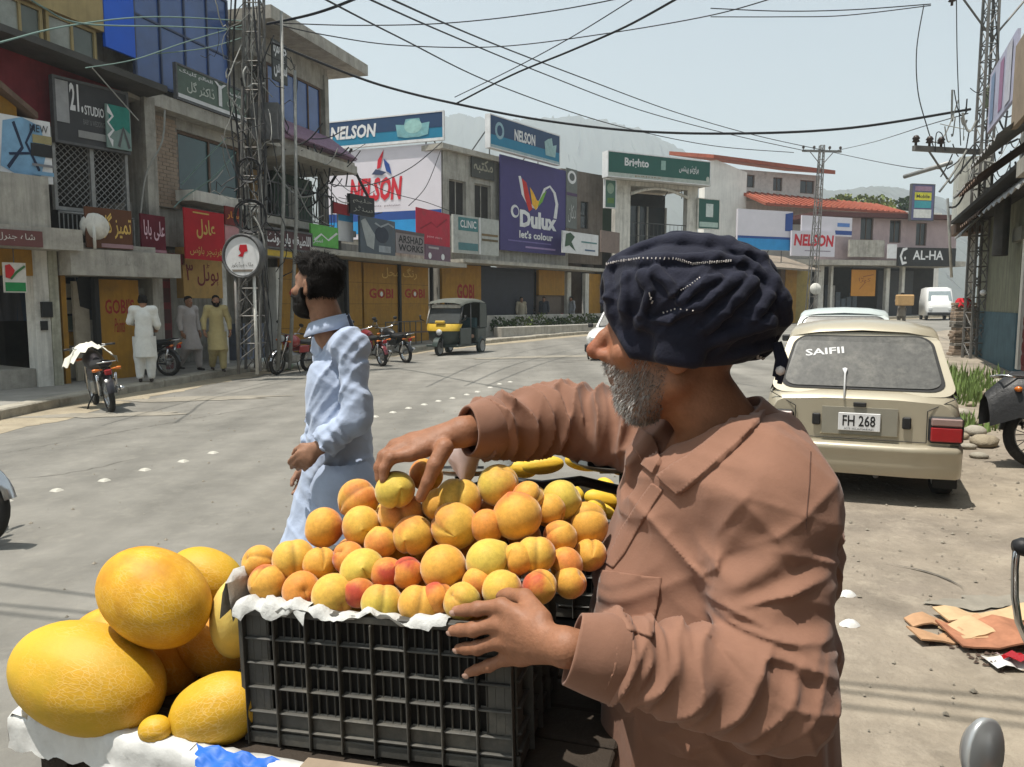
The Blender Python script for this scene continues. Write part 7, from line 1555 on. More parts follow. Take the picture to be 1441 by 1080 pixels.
# ---- man in the light blue kameez --------------------------------------------------------------------
BX = at(470, 600, 2.86); bloc = Vector((BX.x + .012, 2.86, gz(BX.x)))
bh = R(78)                                             # walks to the left
def toP(px, py, Y):                                    # photo point -> his own frame
 w = at(px, py, Y) - bloc; c, s = math.cos(-bh), math.sin(-bh); return (w.x * c - w.y * s, w.x * s + w.y * c, w.z)
m_bluec = mat('pale_blue_cotton', C(160, 172, 194), rough=.85, var=.08, scale=10, bump=.3, bscale=60, bump2=(.5, 26, .006), sheen=.2)
hp = toP(447, 404, 2.86)
blue = person('person', 'person in pale blue kameez walking past on the road', bloc, bh,
 dict(shL=toP(494, 488, 2.75), shR=toP(462, 480, 3.0), elL=toP(502, 590, 2.70), wrL=toP(452, 628, 2.68), elR=toP(452, 585, 3.06), wrR=toP(438, 650, 3.04), pel=toP(478, 650, 2.86), chest=toP(474, 540, 2.87), neck=toP(466, 470, 2.87), head=hp,
  hipL=toP(484, 680, 2.80), hipR=toP(474, 680, 2.92), kneeL=toP(505, 845, 2.80), kneeR=toP(428, 830, 2.92), ankL=toP(560, 985, 2.82), ankR=toP(415, 985, 2.90)),
 dict(kam=(168, 186, 214), shal=(158, 170, 192), skin=(.27, .14, .085)), h=.0062, hd_rot=(rotz(R(-14)) @ rotx(R(4))), kam=.62, beard=True, slim=.7, cloth=m_bluec, fold=.012, hs=.93, hz=.9)
# collar of the blue kameez
bc = MB(); nk = A3(toP(463, 462, 2.87)); P_ = []
for i in range(25):
 a = -math.pi + 2 * math.pi * i / 24 * .94 + .19; P_.append([tuple(nk + A3((r_ * math.sin(a) * .95, -r_ * math.cos(a) * -1.0 + .0, z_ + .02 * math.cos(a) * -1))) for r_, z_ in ((.070, .028), (.074, .034), (.092, -.012), (.089, -.016))])
bc.grid(P_); bc.obj('collar', m_bluec, blue)
# loose strands over the hair of the man in blue
ho = [c for c in blue.children if c.name.startswith('hair')][0]; HRb = rotz(R(-14)) @ rotx(R(4)); rsb = np.random.RandomState(8)
nv_ = len(ho.data.vertices); co = np.zeros(nv_ * 3, np.float32); no = np.zeros(nv_ * 3, np.float32); ho.data.vertices.foreach_get('co', co); ho.data.vertices.foreach_get('normal', no); co = co.reshape(-1, 3); no = no.reshape(-1, 3); qh = head_local(co, hp, HRb, .9)
b = MB()
for i in rsb.randint(0, nv_, 7000):
 n = no[i]; q = qh[i]; d = HRb @ A3((0, .9, .35) if (q[2] > .085 and q[1] > -.02) else (0, -.35, -.9)); d = d - n * float(d @ n) * .8 + n * .22 + rsb.normal(size=3) * .22; d = d / np.linalg.norm(d); L_ = (.026 if q[2] > .085 else .011) * (.5 + rsb.rand()); w = np.cross(d, n); w = w / (np.linalg.norm(w) + 1e-6) * .0007
 a = co[i]; m1 = a + d * L_ * .5 + n * .002; e = a + d * L_; b.add([tuple((a - w).tolist()), tuple((a + w).tolist()), tuple((m1 + w).tolist()), tuple((m1 - w).tolist()), tuple(e.tolist())], [(0, 1, 2, 3), (3, 2, 4)])
tag(b.obj('hair_strands', ho.data.materials[0], ho), kind='stuff')
# ------------------------------------------------------------------ fruit cart, crate, fruit
ZB = 0.815
cA = Vector((-.865, 1.33, ZB)); cdir = Vector((.955, -.297, 0)).normalized(); cper = Vector((.297, .955, 0)).normalized()
CT = frame(cA, cdir, z=(0, 0, 1)); CL, CW = 1.02, .86
cart = thing('fruit_cart', 'low wooden fruit cart with rim wrapped in white plastic sheet', 'cart', (cA.x, cA.y, gz(cA.x)))
def cl_(b): b.v = [tuple(Vector(v) - cart.location) for v in b.v]; return b
m_wood = mat('cart_wood', (.04, .03, .022), rough=.85, var=.4, scale=8, bump=.4, bscale=40)
for k in range(8): cl_(MB().bbox(0, CL, k * CW / 8 + .003, (k + 1) * CW / 8 - .003, -.03, -.001 * (k % 2), .004, CT)).obj('plank', m_wood, cart)
m_plastic = mat('white_plastic', (.62, .62, .60), rough=.45, var=.18, scale=7, bump=.25, bscale=9, dirt=((.28, .24, .19), 5, .5), spec=.4)
def rim(p0, p1, seed):
 r = random.Random(seed); n = 48; P_ = []; p0, p1 = Vector(p0), Vector(p1); d = (p1 - p0).normalized(); s = Vector((0, 0, 1)).cross(d)
 for i in range(n + 1):
  t = i / n; c = p0.lerp(p1, t); row = []; w1, w2 = .006 * math.sin(t * 17 + seed), .005 * math.sin(t * 41 + 2 * seed)
  for a, (y, z) in enumerate(((.022, -.03), (.021, .004 + w1 * .3), (.016, .012 + w1 * .3), (.0, .015 + w2 * .4), (-.014, .014 + w2 * .4), (-.022, .006 + w2 * .4), (-.024, -.010), (-.0245 + w1 * .2, -.022), (-.025 + w2 * .3, -.036), (-.027 + w1 * .4, -.048 + w2 * .8))):
   row.append(c + s * (-y + r.uniform(-.002, .002)) * -1 + Vector((0, 0, z + r.uniform(-.0015, .0015))))
  P_.append(row)
 b = MB(); b.grid(P_); return b
T0 = lambda x, y, z=0.0: CT @ Vector((x, y, z))
cl_(rim(T0(-.02, -.0), T0(.36, -.0), 1)).obj('rim_sheet', m_plastic, cart); cl_(rim(T0(.352, -.004, -.002), T0(CL, -.004, -.002), 2)).obj('rim_sheet', m_plastic, cart)
cl_(rim(T0(0, CW), T0(0, -.02), 3)).obj('rim_sheet', m_plastic, cart); cl_(rim(T0(CL, CW), T0(0, CW), 4)).obj('rim_sheet', m_plastic, cart); 
for x in (.0, CL - .06):
 for y in (.02, CW - .08): cl_(MB().box(x, x + .06, y, y + .06, -ZB + .02, -.031, CT)).obj('leg', m_wood, cart)
cl_(MB().box(.02, CL - .02, .04, .1, -.16, -.031, CT)).obj('apron', m_wood, cart); cl_(MB().box(.02, CL - .02, CW - .1, CW - .04, -.16, -.031, CT)).obj('apron', m_wood, cart)
for y in (-.06, CW + .06):
 q = T0(CL * .45, y, 0); w_ = MB().lathe([(.27, -.02), (.30, -.025), (.32, 0), (.30, .025), (.27, .02), (.27, -.02)], 28, TR((q.x - cart.location.x, q.y - cart.location.y, .32), (R(90), 0, math.atan2(cdir.y, cdir.x)))).obj('wheel', m_tyre, cart)
 b = MB(); T = TR((q.x - cart.location.x, q.y - cart.location.y, .32), (R(90), 0, math.atan2(cdir.y, cdir.x))); b.lathe([(0, -.04), (.03, -.04), (.03, .04), (0, .04)], 10, T); [b.tube([T @ Vector((0, 0, 0)), T @ Vector((.28 * math.cos(a), .28 * math.sin(a), 0))], .006, 4) for a in np.linspace(0, 6.28, 13)[:-1]]; b.obj('spokes', m_steel, w_)
# ---- crate ------------------------------------------------------------------------------------------
kA = Vector((-.4375, 1.25, ZB + .004)); kB = Vector((.006, 1.14, ZB + .016)); kd = (kB - kA).normalized(); kn = Vector((0, 0, 1)).cross(kd)
KL, KW, KH = (kB - kA).length, .335, .234
KT = frame(kA, kd, Vector((-kd.y, kd.x, 0)))                        # x along the front, y to the back, z up
crate = thing('plastic_crate', 'dark grey slatted plastic crate heaped with peaches', 'crate', kA)
m_crate = mat('crate_plastic', (.075, .072, .064), rough=.6, var=.3, scale=12, bump=.25, bscale=60, dirt=((.22, .2, .16), 8, .55), spec=.3)
KI = Matrix.Translation(-kA) @ KT
def cbox(nm, x0, x1, y0, y1, z0, z1, bev=.0015): MB().bbox(x0, x1, y0, y1, z0, z1, bev, KI).obj(nm, m_crate, crate)
zr = [.0, .028, .056, .098, .140, .182, KH]            # rails
def crate_side(L, mapf, nb):
 for i in range(nb + 1):
  x = L * i / nb; mapf('rib', max(0, x - .0018), min(L, x + .0018), -.013, .002, 0, KH - .012)
 for z in zr[1:-1]: mapf('rail', .002, L - .002, -.009, .002, z - .0018, z + .0018)
 mapf('rim', 0, L, -.010, .006, KH - .012, KH); mapf('base_band', 0, L, -.006, .004, 0, .02); mapf('base_panel', .003, L - .003, -.002, .002, .02, .052)
 for c0, c1 in ((.002, L / nb * .72), (L - L / nb * .72, L - .002)): mapf('corner_panel', c0, c1, -.0025, .0018, .052, KH - .012)
 for i in range(nb):
  a = L * i / nb
  for j in range(1, 4): x = a + L / nb * j / 4; mapf('slat', x - .0014, x + .0014, -.003, .002, .053, KH - .012)
  for z in zr[2:-1]: mapf('slat_web', a + .004, a + L / nb - .004, -.0025, .0012, z - .0045, z + .0045)
crate_side(KL, lambda nm, x0, x1, y0, y1, z0, z1: cbox(nm, x0, x1, y0, y1, z0, z1), 8)
crate_side(KW, lambda nm, x0, x1, y0, y1, z0, z1: cbox(nm, KL - y1 , KL - y0, x0 + .007, x1 + .0, z0, z1) if x1 - x0 > .003 else None, 5)
crate_side(KW, lambda nm, x0, x1, y0, y1, z0, z1: cbox(nm, y0, y1, x0 + .007, x1, z0, z1), 5)
shade_mb = MB(); shade_mb.box(.004, KL - .004, .0045, .0075, .012, KH - .006, KI); shade_mb.box(KL - .0085, KL - .0055, .008, KW - .002, .012, KH - .006, KI); shade_mb.box(.0055, .0085, .008, KW - .002, .012, KH - .006, KI); shade_mb.obj('inner_shade', mat('shade_black', (.012, .011, .010), rough=.8, var=.3, scale=20), crate)  # black sheets behind the slats stand in for the shaded inside of the crate
cbox('back_panel', 0, KL, KW, KW + .008, 0, KH); cbox('floor_panel', .006, KL - .006, .006, KW, .004, .012)
# ---- peaches --------------------------------------------------------------------------------------------
rs = np.random.RandomState(12)
m_peach = tint_mat('peach_skin', rough=.62, spec=.25, sub=.10, bump=.35, bscale=26, var=.26, vscale=4.0, sheen=.35, bdist=.001, speck=16)
LOOK = {'yellow': ((.64, .385, .062), (.58, .19, .045), .75), 'green': ((.58, .42, .068), (.60, .27, .055), .55), 'orange': ((.66, .34, .055), (.55, .14, .04), .6), 'blush': ((.65, .34, .055), (.46, .065, .03), .8), 'red': ((.62, .25, .045), (.42, .055, .03), .85)}
PLAB = {'yellow': 'plain golden yellow peach heaped in the crate', 'green': 'greenish yellow peach heaped in the crate', 'orange': 'orange tinted peach heaped in the crate', 'blush': 'yellow peach with a red blush in the crate', 'red': 'deep orange red peach in the crate'}
def peach_mesh(look, seed):
 r = np.random.RandomState(seed); nu, nv = 30, 20; base, bl, amt = LOOK[look]; bd = r.normal(size=3); bd /= np.linalg.norm(bd); P_ = []; cols = []
 ph = np.linspace(0, 2 * math.pi, nu, endpoint=False); th = np.linspace(0.02, math.pi - .02, nv)
 for t in th:
  for f in ph:
   df = min(abs(f), 2 * math.pi - abs(f)); cr = .10 * math.exp(-(df / .13) ** 2) * (.35 + .65 * math.sin(t) ** .7) + .045 * math.exp(-(df / .34) ** 2) * math.sin(t)
   rr = 1 - cr - .20 * math.exp(-(t / .26) ** 2) + .075 * math.exp(-((math.pi - t) / .2) ** 2) + .025 * math.sin(2 * f + seed) * math.sin(t); st = math.sin(t)
   d = np.array([st * math.cos(f), st * math.sin(f), math.cos(t)]); P_.append(d * rr * np.array([1, 1.02, .97]))
   k = np.clip(((d @ bd) + .25 * (r.rand() - .5) + .15 * math.sin(3 * f + 5 * t + seed)) * 1.4 - .25, 0, 1) * amt * (1.15 if amt > .5 else .9); k = min(1, k); c = np.array(base) * (1 - k) + np.array(bl) * k
   c = c * (1 - .45 * math.exp(-(df / .07) ** 2) * math.sin(t)); c = c * (1 - .35 * math.exp(-(t / .2) ** 2)) ; cols.append(c)
 P_ = np.array(P_); Q = [(i * nu + j, (i + 1) * nu + j, (i + 1) * nu + (j + 1) % nu, i * nu + (j + 1) % nu) for i in range(nv - 1) for j in range(nu)]
 me = np_mesh('peach', P_, np.array(Q)); set_col(me, np.array(cols)); me.materials.append(m_peach); return me
PM = {k: [peach_mesh(k, i * 7 + len(k)) for i in range(3)] for k in LOOK}
def Yfront(px):
 k = (px - CX) / FPX; A, B = kA, kB; d = B - A; t = (A.x - k * A.y) / (k * d.y - d.x); return A.y + d.y * t
def put_peach(p, r, look, rot=None, lab=None):
 o = bpy.data.objects.new('peach', PM[look][rs.randint(3)]); link(o); o.location = p; o.scale = (r, r, r)
 o.rotation_euler = rot if rot is not None else tuple(rs.uniform(-3.1, 3.1, 3)); tag(o, lab or PLAB[look], 'peach', 'peaches heaped in the plastic crate'); return o
PLIST = [(480, 195, 68, 'yellow', 0), (600, 165, 58, 'yellow', 0), (620, 243, 74, 'orange', 1), (810, 196, 76, 'yellow', 1), (742, 212, 50, 'orange', 0), (942, 148, 70, 'green', 0), (1005, 250, 85, 'blush', 0), (1152, 198, 66, 'green', 0), (1112, 232, 46, 'orange', 0), (1235, 278, 72, 'orange', 0), (905, 285, 56, 'red', 0), (1040, 190, 45, 'orange', 0),
  (365, 288, 64, 'blush', 0), (490, 283, 64, 'yellow', 0), (555, 338, 47, 'yellow', 0), (660, 314, 66, 'yellow', 0), (797, 282, 78, 'yellow', 0), (1146, 320, 56, 'orange', 0), (1245, 378, 47, 'orange', 0), (1066, 377, 64, 'yellow', 1), (1005, 392, 40, 'orange', 0),
  (266, 392, 69, 'yellow', 1), (352, 405, 46, 'orange', 0), (447, 388, 46, 'red', 0), (493, 430, 72, 'green', 0), (642, 438, 54, 'red', 0), (760, 424, 79, 'orange', 0), (914, 404, 81, 'green', 0), (1166, 410, 56, 'orange', 0), (575, 440, 40, 'red', 0),
  (180, 470, 63, 'blush', 0), (290, 494, 61, 'red', 0), (398, 514, 73, 'yellow', 0), (557, 537, 66, 'green', 1), (680, 542, 68, 'orange', 1), (822, 532, 62, 'green', 0), (955, 495, 68, 'yellow', 0), (1078, 484, 58, 'blush', 0), (150, 402, 50, 'orange', 0), (480, 500, 40, 'red', 0), (740, 520, 40, 'red', 0), (875, 470, 40, 'orange', 0), (1180, 470, 50, 'orange', 0)]
PP = []
for (X, Y_, R_, lk, cr) in PLIST:
 px, py, rp = 300 + X / 2.348, 620 + Y_ / 2.348, min(max(R_, 54), 80) / 2.348; Yd = Yfront(min(px, 745)) + .035 + max(0, (848 - py)) * .215 / 190
 if px > 745: Yd += (px - 745) * .0009
 p = at(px, py, Yd); r = rp * Yd / FPX * 1.04; PP.append((p, r))
 if cr: d = (O3 - p).normalized(); q = d.to_track_quat('X', 'Z'); e = (q.to_matrix() @ Matrix.Rotation(rs.uniform(-.3, .3), 3, 'X')).to_euler()
 else:
  e = None
 put_peach(p, r, lk, e)
rf = random.Random(31); cnt = 0                         # peaches below and behind the visible layer
for _ in range(4000):
 x, y = rf.uniform(.03, KL - .03), rf.uniform(.035, KW - .03); r = rf.uniform(.030, .036)
 topz = KH + .02 + min(.17, y * .85) - .10 * max(0, (y - .22) / .11); topz = KH * .9 + (topz - KH * .9) * max(0, min(1, (x - .03) / .2)); z = rf.uniform(.10, topz)
 p = KT @ Vector((x, y, z))
 if all((p - q).length > (r + s) * .86 for q, s in PP):
  if rf.random() < .5 or z < KH * .9 or True:
   sc_ = proj(p); front = [(q, s) for q, s in PP]
   PP.append((p, r)); put_peach(p, r, rf.choice(('orange', 'red', 'yellow')), lab='peach packed deeper in the heap behind others'); cnt += 1
 if cnt > 75: break
# newspaper liner folded over the rim
m_paper = mat('newsprint', (.50, .50, .48), rough=.85, var=.22, scale=24, bump=.5, bscale=20, dirt=((.26, .26, .25), 60, .5))
ln = thing('paper_liner', 'crumpled newsprint liner folded over the crate rim', 'paper', kA)
def liner(x0, x1, n, seed, h_in, h_out, lift):
 r = random.Random(seed); P_ = []
 for i in range(n + 1):
  t = i / n; x = x0 + (x1 - x0) * t; w = .006 * math.sin(t * 19 + seed) + .004 * math.sin(t * 47); wo = .008 * math.sin(t * 13 + seed * 2) + r.uniform(-.003, .003)
  P_.append([(x, .03, KH - h_in), (x + r.uniform(-.002, .002), .012, KH + .004 + lift + w * .6), (x, -.004, KH + .008 + lift * .7 + w), (x, -.016 + wo * .3, KH + .002 + w + lift * .3), (x + r.uniform(-.002, .002), -.018 + wo * .5, KH - h_out + wo)])
 b = MB(); b.grid(P_); b.v = [tuple(KI @ Vector(v)) for v in b.v]; return b
liner(.05, KL - .10, 46, 3, .03, .0, -.003).obj('front_fold', m_paper, ln)
liner(-.012, .12, 16, 5, .0, .008, .008).obj('corner_fold', m_paper, ln)
b = MB(); b.grid([[(-.035 - .012 * math.sin(j * 1.1) + .02 * i / 6 * (1 if j < 3 else .3), -.012 + .04 * j, KH - .012 + .055 * math.sin(i * .55) + .008 * math.sin(i * 2 + j * 1.7)) if i else (-.04, -.012 + .04 * j, KH - .022 + .006 * (j % 2)) for j in range(6)] for i in range(7)]); b.v = [tuple(KI @ Vector(v)) for v in b.v]; b.obj('side_flap', m_paper, ln)
b = MB(); b.grid([[(KL - .06 + .03 * i / 4 + .006 * math.sin(j), KW * .55 + .05 * j / 4, KH + .07 * i / 4 - .006 * j) for j in range(5)] for i in range(5)]); b.v = [tuple(KI @ Vector(v)) for v in b.v]; b.obj('side_flap', m_paper, ln)
brk = MB().bbox(KL - .03, KL + .012, KW * .50, KW * .66, KH - .002, KH + .012, .003, KI).obj('rim_clip', mat('worn_metal', (.5, .5, .48), rough=.35, metal=.7, var=.3, scale=20), crate)
# ---- melons ----------------------------------------------------------------------------------------------
def melon_mat(name, c1, c2, net):
 m = mat(name, c1, rough=.58, var=.24, scale=18, col2=c2, c2amt=.6, c2scale=9, spec=.4, bump=.15, bscale=140, sub=.06); nt = m.node_tree; N, L = nt.nodes, nt.links; b = N['Principled BSDF']
 tc = N.new('ShaderNodeTexCoord'); mp = N.new('ShaderNodeMapping'); mp.inputs['Scale'].default_value = (40, 130, 130); L.new(tc.outputs['Object'], mp.inputs[0])
 nz = N.new('ShaderNodeTexNoise'); nz.inputs['Scale'].default_value = 30; L.new(tc.outputs['Object'], nz.inputs['Vector'])
 ad = N.new('ShaderNodeVectorMath'); ad.operation = 'MULTIPLY_ADD'; ad.inputs[1].default_value = (1.6, 1.6, 1.6); L.new(nz.outputs['Color'], ad.inputs[0]); L.new(mp.outputs[0], ad.inputs[2])
 vo = N.new('ShaderNodeTexVoronoi'); vo.feature = 'DISTANCE_TO_EDGE'; vo.inputs['Scale'].default_value = 1.4; L.new(ad.outputs[0], vo.inputs['Vector'])
 mr = N.new('ShaderNodeMapRange'); mr.inputs[1].default_value = .0; mr.inputs[2].default_value = .09; mr.inputs[3].default_value = 1; mr.inputs[4].default_value = 0; L.new(vo.outputs['Distance'], mr.inputs[0])
 n2 = N.new('ShaderNodeTexNoise'); n2.inputs['Scale'].default_value = 9; L.new(tc.outputs['Object'], n2.inputs['Vector']); r2 = N.new('ShaderNodeMapRange'); r2.inputs[1].default_value = .42; r2.inputs[2].default_value = .62; L.new(n2.outputs['Fac'], r2.inputs[0])
 mu = N.new('ShaderNodeMath'); mu.operation = 'MULTIPLY'; L.new(mr.outputs[0], mu.inputs[0]); L.new(r2.outputs[0], mu.inputs[1]); m2 = N.new('ShaderNodeMath'); m2.operation = 'MULTIPLY'; m2.inputs[1].default_value = net; L.new(mu.outputs[0], m2.inputs[0])
 nb_ = N.new('ShaderNodeBump'); nb_.inputs['Strength'].default_value = .16; nb_.inputs['Distance'].default_value = .0015; L.new(mu.outputs[0], nb_.inputs['Height'])
 if b.inputs['Normal'].links: L.new(b.inputs['Normal'].links[0].from_socket, nb_.inputs['Normal'])
 L.new(nb_.outputs[0], b.inputs['Normal'])
 src = b.inputs['Base Color'].links[0].from_socket; mx = N.new('ShaderNodeMix'); mx.data_type = 'RGBA'; L.new(m2.outputs[0], mx.inputs[0]); L.new(src, mx.inputs[6]); mx.inputs[7].default_value = (.74, .52, .20, 1); L.new(mx.outputs[2], b.inputs['Base Color'])
 return m
mm_y = melon_mat('melon_yellow', (.64, .42, .024), (.56, .31, .014), .5); mm_o = melon_mat('melon_orange', (.62, .26, .010), (.66, .36, .016), .6); mm_p = melon_mat('melon_pale', (.70, .55, .18), (.66, .5, .13), .1)
mm_d = melon_mat('melon_deep', (.62, .24, .012), (.66, .3, .02), .5)
def melon(px, py, Yd, ra, rb, tilt, m, label, yaw=0.0, name='melon'):
 P_ = []; nu, nv = 36, 22; sd = int(px)
 a, b_ = ra * Yd / FPX, rb * Yd / FPX
 for i in range(nv + 1):
  t = math.pi * i / nv; row = []
  for j in range(nu):
   f = 2 * math.pi * j / nu; w = 1 + .012 * math.cos(f * 10 + 1) * math.sin(t) + .02 * math.sin(2 * f + sd) * math.sin(t); st = math.sin(t) ** .92 if 0 < i < nv else 0; row.append((-math.cos(t) * a * (1 + .03 * math.cos(t)), st * math.cos(f) * b_ * w, st * math.sin(f) * b_ * w))
  P_.append(row)
 b = MB(); b.grid(P_, closed_v=True); o = b.obj(name, m); o.location = at(px, py, Yd); o.rotation_euler = (0, R(tilt), R(yaw)); tag(o, label, name); return o
melon(126, 955, 1.33, 119, 76, 14, mm_y, 'largest yellow melon lying on the cart rim side', -12)
melon(219, 841, 1.36, 85, 65, 30, mm_o, 'netted orange melon balanced on top of the others', -10)
melon(292, 812, 1.52, 56, 40, 20, mm_y, 'bright yellow melon behind the netted orange melon', -10)
melon(226, 930, 1.46, 62, 54, 60, mm_d, 'deep orange melon wedged under the netted orange one')
melon(306, 1000, 1.28, 74, 52, -24, mm_y, 'yellow melon pressed against the crate corner', -10)
melon(296, 905, 1.48, 60, 46, 30, mm_d, 'shaded orange melon behind the crate corner')
melon(337, 866, 1.40, 62, 40, -80, mm_p, 'pale cream yellow melon beside the paper liner')
melon(165, 902, 1.52, 62, 50, 10, mm_o, 'orange melon showing behind the largest yellow melon')
melon(219, 1027, 1.25, 24, 20, 0, mm_y, 'small round yellow fruit on the white cart rim', name='lemon')
# ---- balance scale and the yellow fruit behind the peaches ----------------------------------------------------
sb = at(762, 690, 1.60); zc = ZB - sb.z
m_iron = mat('cast_iron', (.018, .018, .018), rough=.45, var=.3, scale=20, metal=.3)
m_pan = mat('scale_pan', (.32, .30, .25), rough=.4, metal=.7, var=.3, scale=14)
scl = thing('balance_scale', 'black iron balance scale with two pans behind the peaches', 'scale', (sb.x, sb.y, ZB))
hb = sb.z - ZB
MB().bbox(-.13, .13, -.05, .05, .0, .05, .01).obj('base', m_iron, scl)
b = MB(); b.tube([(0, 0, .04), (0, 0, hb + .01)], [.03, .018], 10); b.obj('column', m_iron, scl)
b = MB(); b.tube([(-.17, -.01, hb), (-.08, -.01, hb + .022), (0, -.01, hb + .012), (.08, -.01, hb + .022), (.17, -.01, hb)], .011, 8); b.obj('beam', m_iron, scl)
for s in (-1, 1):
 b = MB(); b.tube([(s * .17, -.01, hb - .02), (s * .17, -.01, hb + .045)], .010, 8); b.tube([(s * .17 - .05, -.01, hb + .045), (s * .17 + .05, -.01, hb + .045)], .008, 6); b.obj('pan_arm', m_iron, scl)
 MB().lathe([(0, .0), (.07, .0), (.095, .012), (.098, .016), (.07, .005), (0, .005)], 24, TR((s * .135 + (.02 if s > 0 else -.02), 0, hb + .05 if s > 0 else hb + .044))).obj('pan', m_pan, scl)
pk = scl.location + Vector((.125, -.03, hb + .056))
w_ = MB().lathe([(0, 0), (.031, 0), (.033, .004), (.033, .026), (.030, .03), (.012, .03), (.010, .025), (0, .025)], 24, TR(pk)).obj('iron_weight', m_iron); tag(w_, 'round black iron weight standing on the scale pan', 'weight')
mgm = melon_mat('mango_yellow', (.74, .52, .04), (.70, .42, .03), .05)
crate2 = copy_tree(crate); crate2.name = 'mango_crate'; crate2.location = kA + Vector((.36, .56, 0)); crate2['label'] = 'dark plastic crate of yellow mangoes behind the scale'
for k in range(16):
 q = crate2.location + (KT.to_3x3() @ Vector((.07 + (k % 4) * .10, .06 + (k // 4) * .075, KH - .02 + .012 * (k % 3)))); o_ = melon(700, 640, 1.7, 30, 17, rnd.uniform(-20, 20), mgm, 'yellow mango packed in the rear plastic crate', name='mango'); o_.location = q; o_.rotation_euler.z = rnd.uniform(0, 3); o_['group'] = 'mangoes in the rear crate'
for k, (px, py, Yd, a, b_, tl) in enumerate(((850, 642, 1.80, 30, 15, -25), (825, 650, 1.82, 30, 14, 5), (872, 652, 1.78, 22, 17, 20), (866, 634, 1.86, 26, 13, 15), (765, 655, 1.72, 30, 13, -6), (735, 660, 1.78, 22, 13, 8))):
 melon(px, py, Yd, a, b_, tl, mgm, ('long yellow mango leaning on the others behind the scale', 'flat lying yellow mango behind the iron weight', 'round ended yellow mango near the vendor chest', 'topmost yellow mango behind the scale', 'yellow mango resting on the empty scale pan', 'yellow mango half hidden by the peaches')[k], name='mango')
bag = MB(); c0 = at(655, 640, 1.5); bag.grid([[(c0.x + .03 * math.cos(a) * (1 + .2 * math.sin(3 * a + i)) * math.sin(math.pi * (i + .5) / 9), c0.y + .03 * math.sin(a), c0.z + .055 - .014 * i + .004 * math.sin(4 * a)) for a in np.linspace(0, 6.283, 17)] for i in range(9)])
tag(bag.obj('plastic_bag', mat('pinkish_bag', (.62, .5, .48), rough=.4, var=.2, scale=30)), 'small crumpled pinkish bag under the outstretched wrist', 'bag')
bl = MB(); bl.grid([[at(276 + 128 * i / 12 + 3 * math.sin(j * 2.0), 1046 + 26 * i / 12 + 5.5 * j + 4 * math.sin(i * 1.7 + j), 1.185 - .012 * i / 12 - .006 * j) for j in range(7)] for i in range(13)])
tag(bl.obj('blue_plastic', mat('blue_sheet', C(40, 100, 190), rough=.4, var=.15, scale=8)), 'torn blue plastic strip under the crate on the cart rim', 'plastic')
bl2 = MB(); c0 = kA + Vector((.10, -.10, 0)); bl2.bbox(0, .26, 0, .05, 0, .035, .004, frame(c0 + Vector((0, -.02, -.02)), kd, z=(0, 0, 1))); tag(bl2.obj('cardboard_strip', mat('cardboard_dull', (.28, .22, .16), rough=.9, var=.25, scale=14)), 'dull cardboard strip tucked below the crate', 'cardboard')
# ---- cardboard litter on the ground to the right ---------------------------------------------------------------
m_card = mat('cardboard', (.42, .25, .14), rough=.9, var=.25, scale=12, bump=.2, bscale=60); m_card2 = mat('cardboard_pale', (.50, .35, .2), rough=.9, var=.22, scale=10); m_card3 = mat('cardboard_red', (.36, .16, .09), rough=.85, var=.35, scale=14)
for k, (px, py, w, d, rz_, tx, ty, m, lb) in enumerate(((1330, 880, .17, .05, -3, .05, -.10, m_card, 'narrow flat cardboard flap with a curled end'), (1392, 872, .24, .07, 2, .08, .06, m_card2, 'pale printed cardboard sheet on the ground'), (1345, 900, .20, .06, 4, -.06, .05, m_card, 'long brown cardboard strip in the litter'), (1400, 902, .20, .14, -6, .12, -.06, m_card3, 'reddish crushed cardboard panel'), (1375, 893, .14, .08, 12, -.12, .10, m_card2, 'small bent pale cardboard piece'))):
 g = G(px, py); b = MB(); n = 8; th_ = .008
 P_ = [[(-w + 2 * w * i / n, -d + 2 * d * j / 4, .012 + k * .006 + .012 * math.sin(i * .9 + k) * (1 + j / 4) + tx * .1 * i / n + .004 * ((i * 7 + j * 3) % 3)) for j in range(5)] for i in range(n + 1)]
 b.grid(P_); b.grid([[(x, y, z - th_) for x, y, z in row][::-1] for row in P_])
 edge = [P_[i][0] for i in range(n + 1)] + [P_[n][j] for j in range(1, 5)] + [P_[i][4] for i in range(n - 1, -1, -1)] + [P_[0][j] for j in range(3, 0, -1)]
 b.add([p for p in edge] + [(x, y, z - th_) for x, y, z in edge], [(i, (i + 1) % len(edge), len(edge) + (i + 1) % len(edge), len(edge) + i) for i in range(len(edge))])
 o = b.obj('cardboard_piece', m); o.location = g; o.rotation_euler = (0, 0, R(rz_)); tag(o, lb, 'cardboard')
g = G(1425, 938); b = MB(); b.grid([[(.10 * (i / 6 - .5) * 2, .06 * (j / 5 - .5) * 2, .02 + .03 * math.sin(i * 1.3) * math.sin(j * 1.1 + .5)) for j in range(6)] for i in range(7)]); o = b.obj('wrapper', m_plastic); o.location = g; tag(o, 'crumpled white and red snack wrapper by the cardboard', 'wrapper')
b = MB(); b.grid([[(.06 * (i / 5 - .5) * 2, .03 * (j / 3 - .5) * 2, .045 + .012 * math.sin(i * 1.6 + j)) for j in range(4)] for i in range(6)]); b.obj('red_print', m_lred, o)
r = random.Random(77)
dk_ = MB()
for _ in range(150):
 px, py = r.uniform(1290, 1441), r.uniform(880, 950); 
 if abs(py - (885 + (px - 1290) * .42)) > 14: continue
 g = G(px, py); s = r.uniform(.004, .02); dk_.add([g + Vector((-s, 0, .004)), g + Vector((0, -s * .6, .006)), g + Vector((s, 0, .004)), g + Vector((0, s * .6, .012))], [(0, 1, 2, 3)])
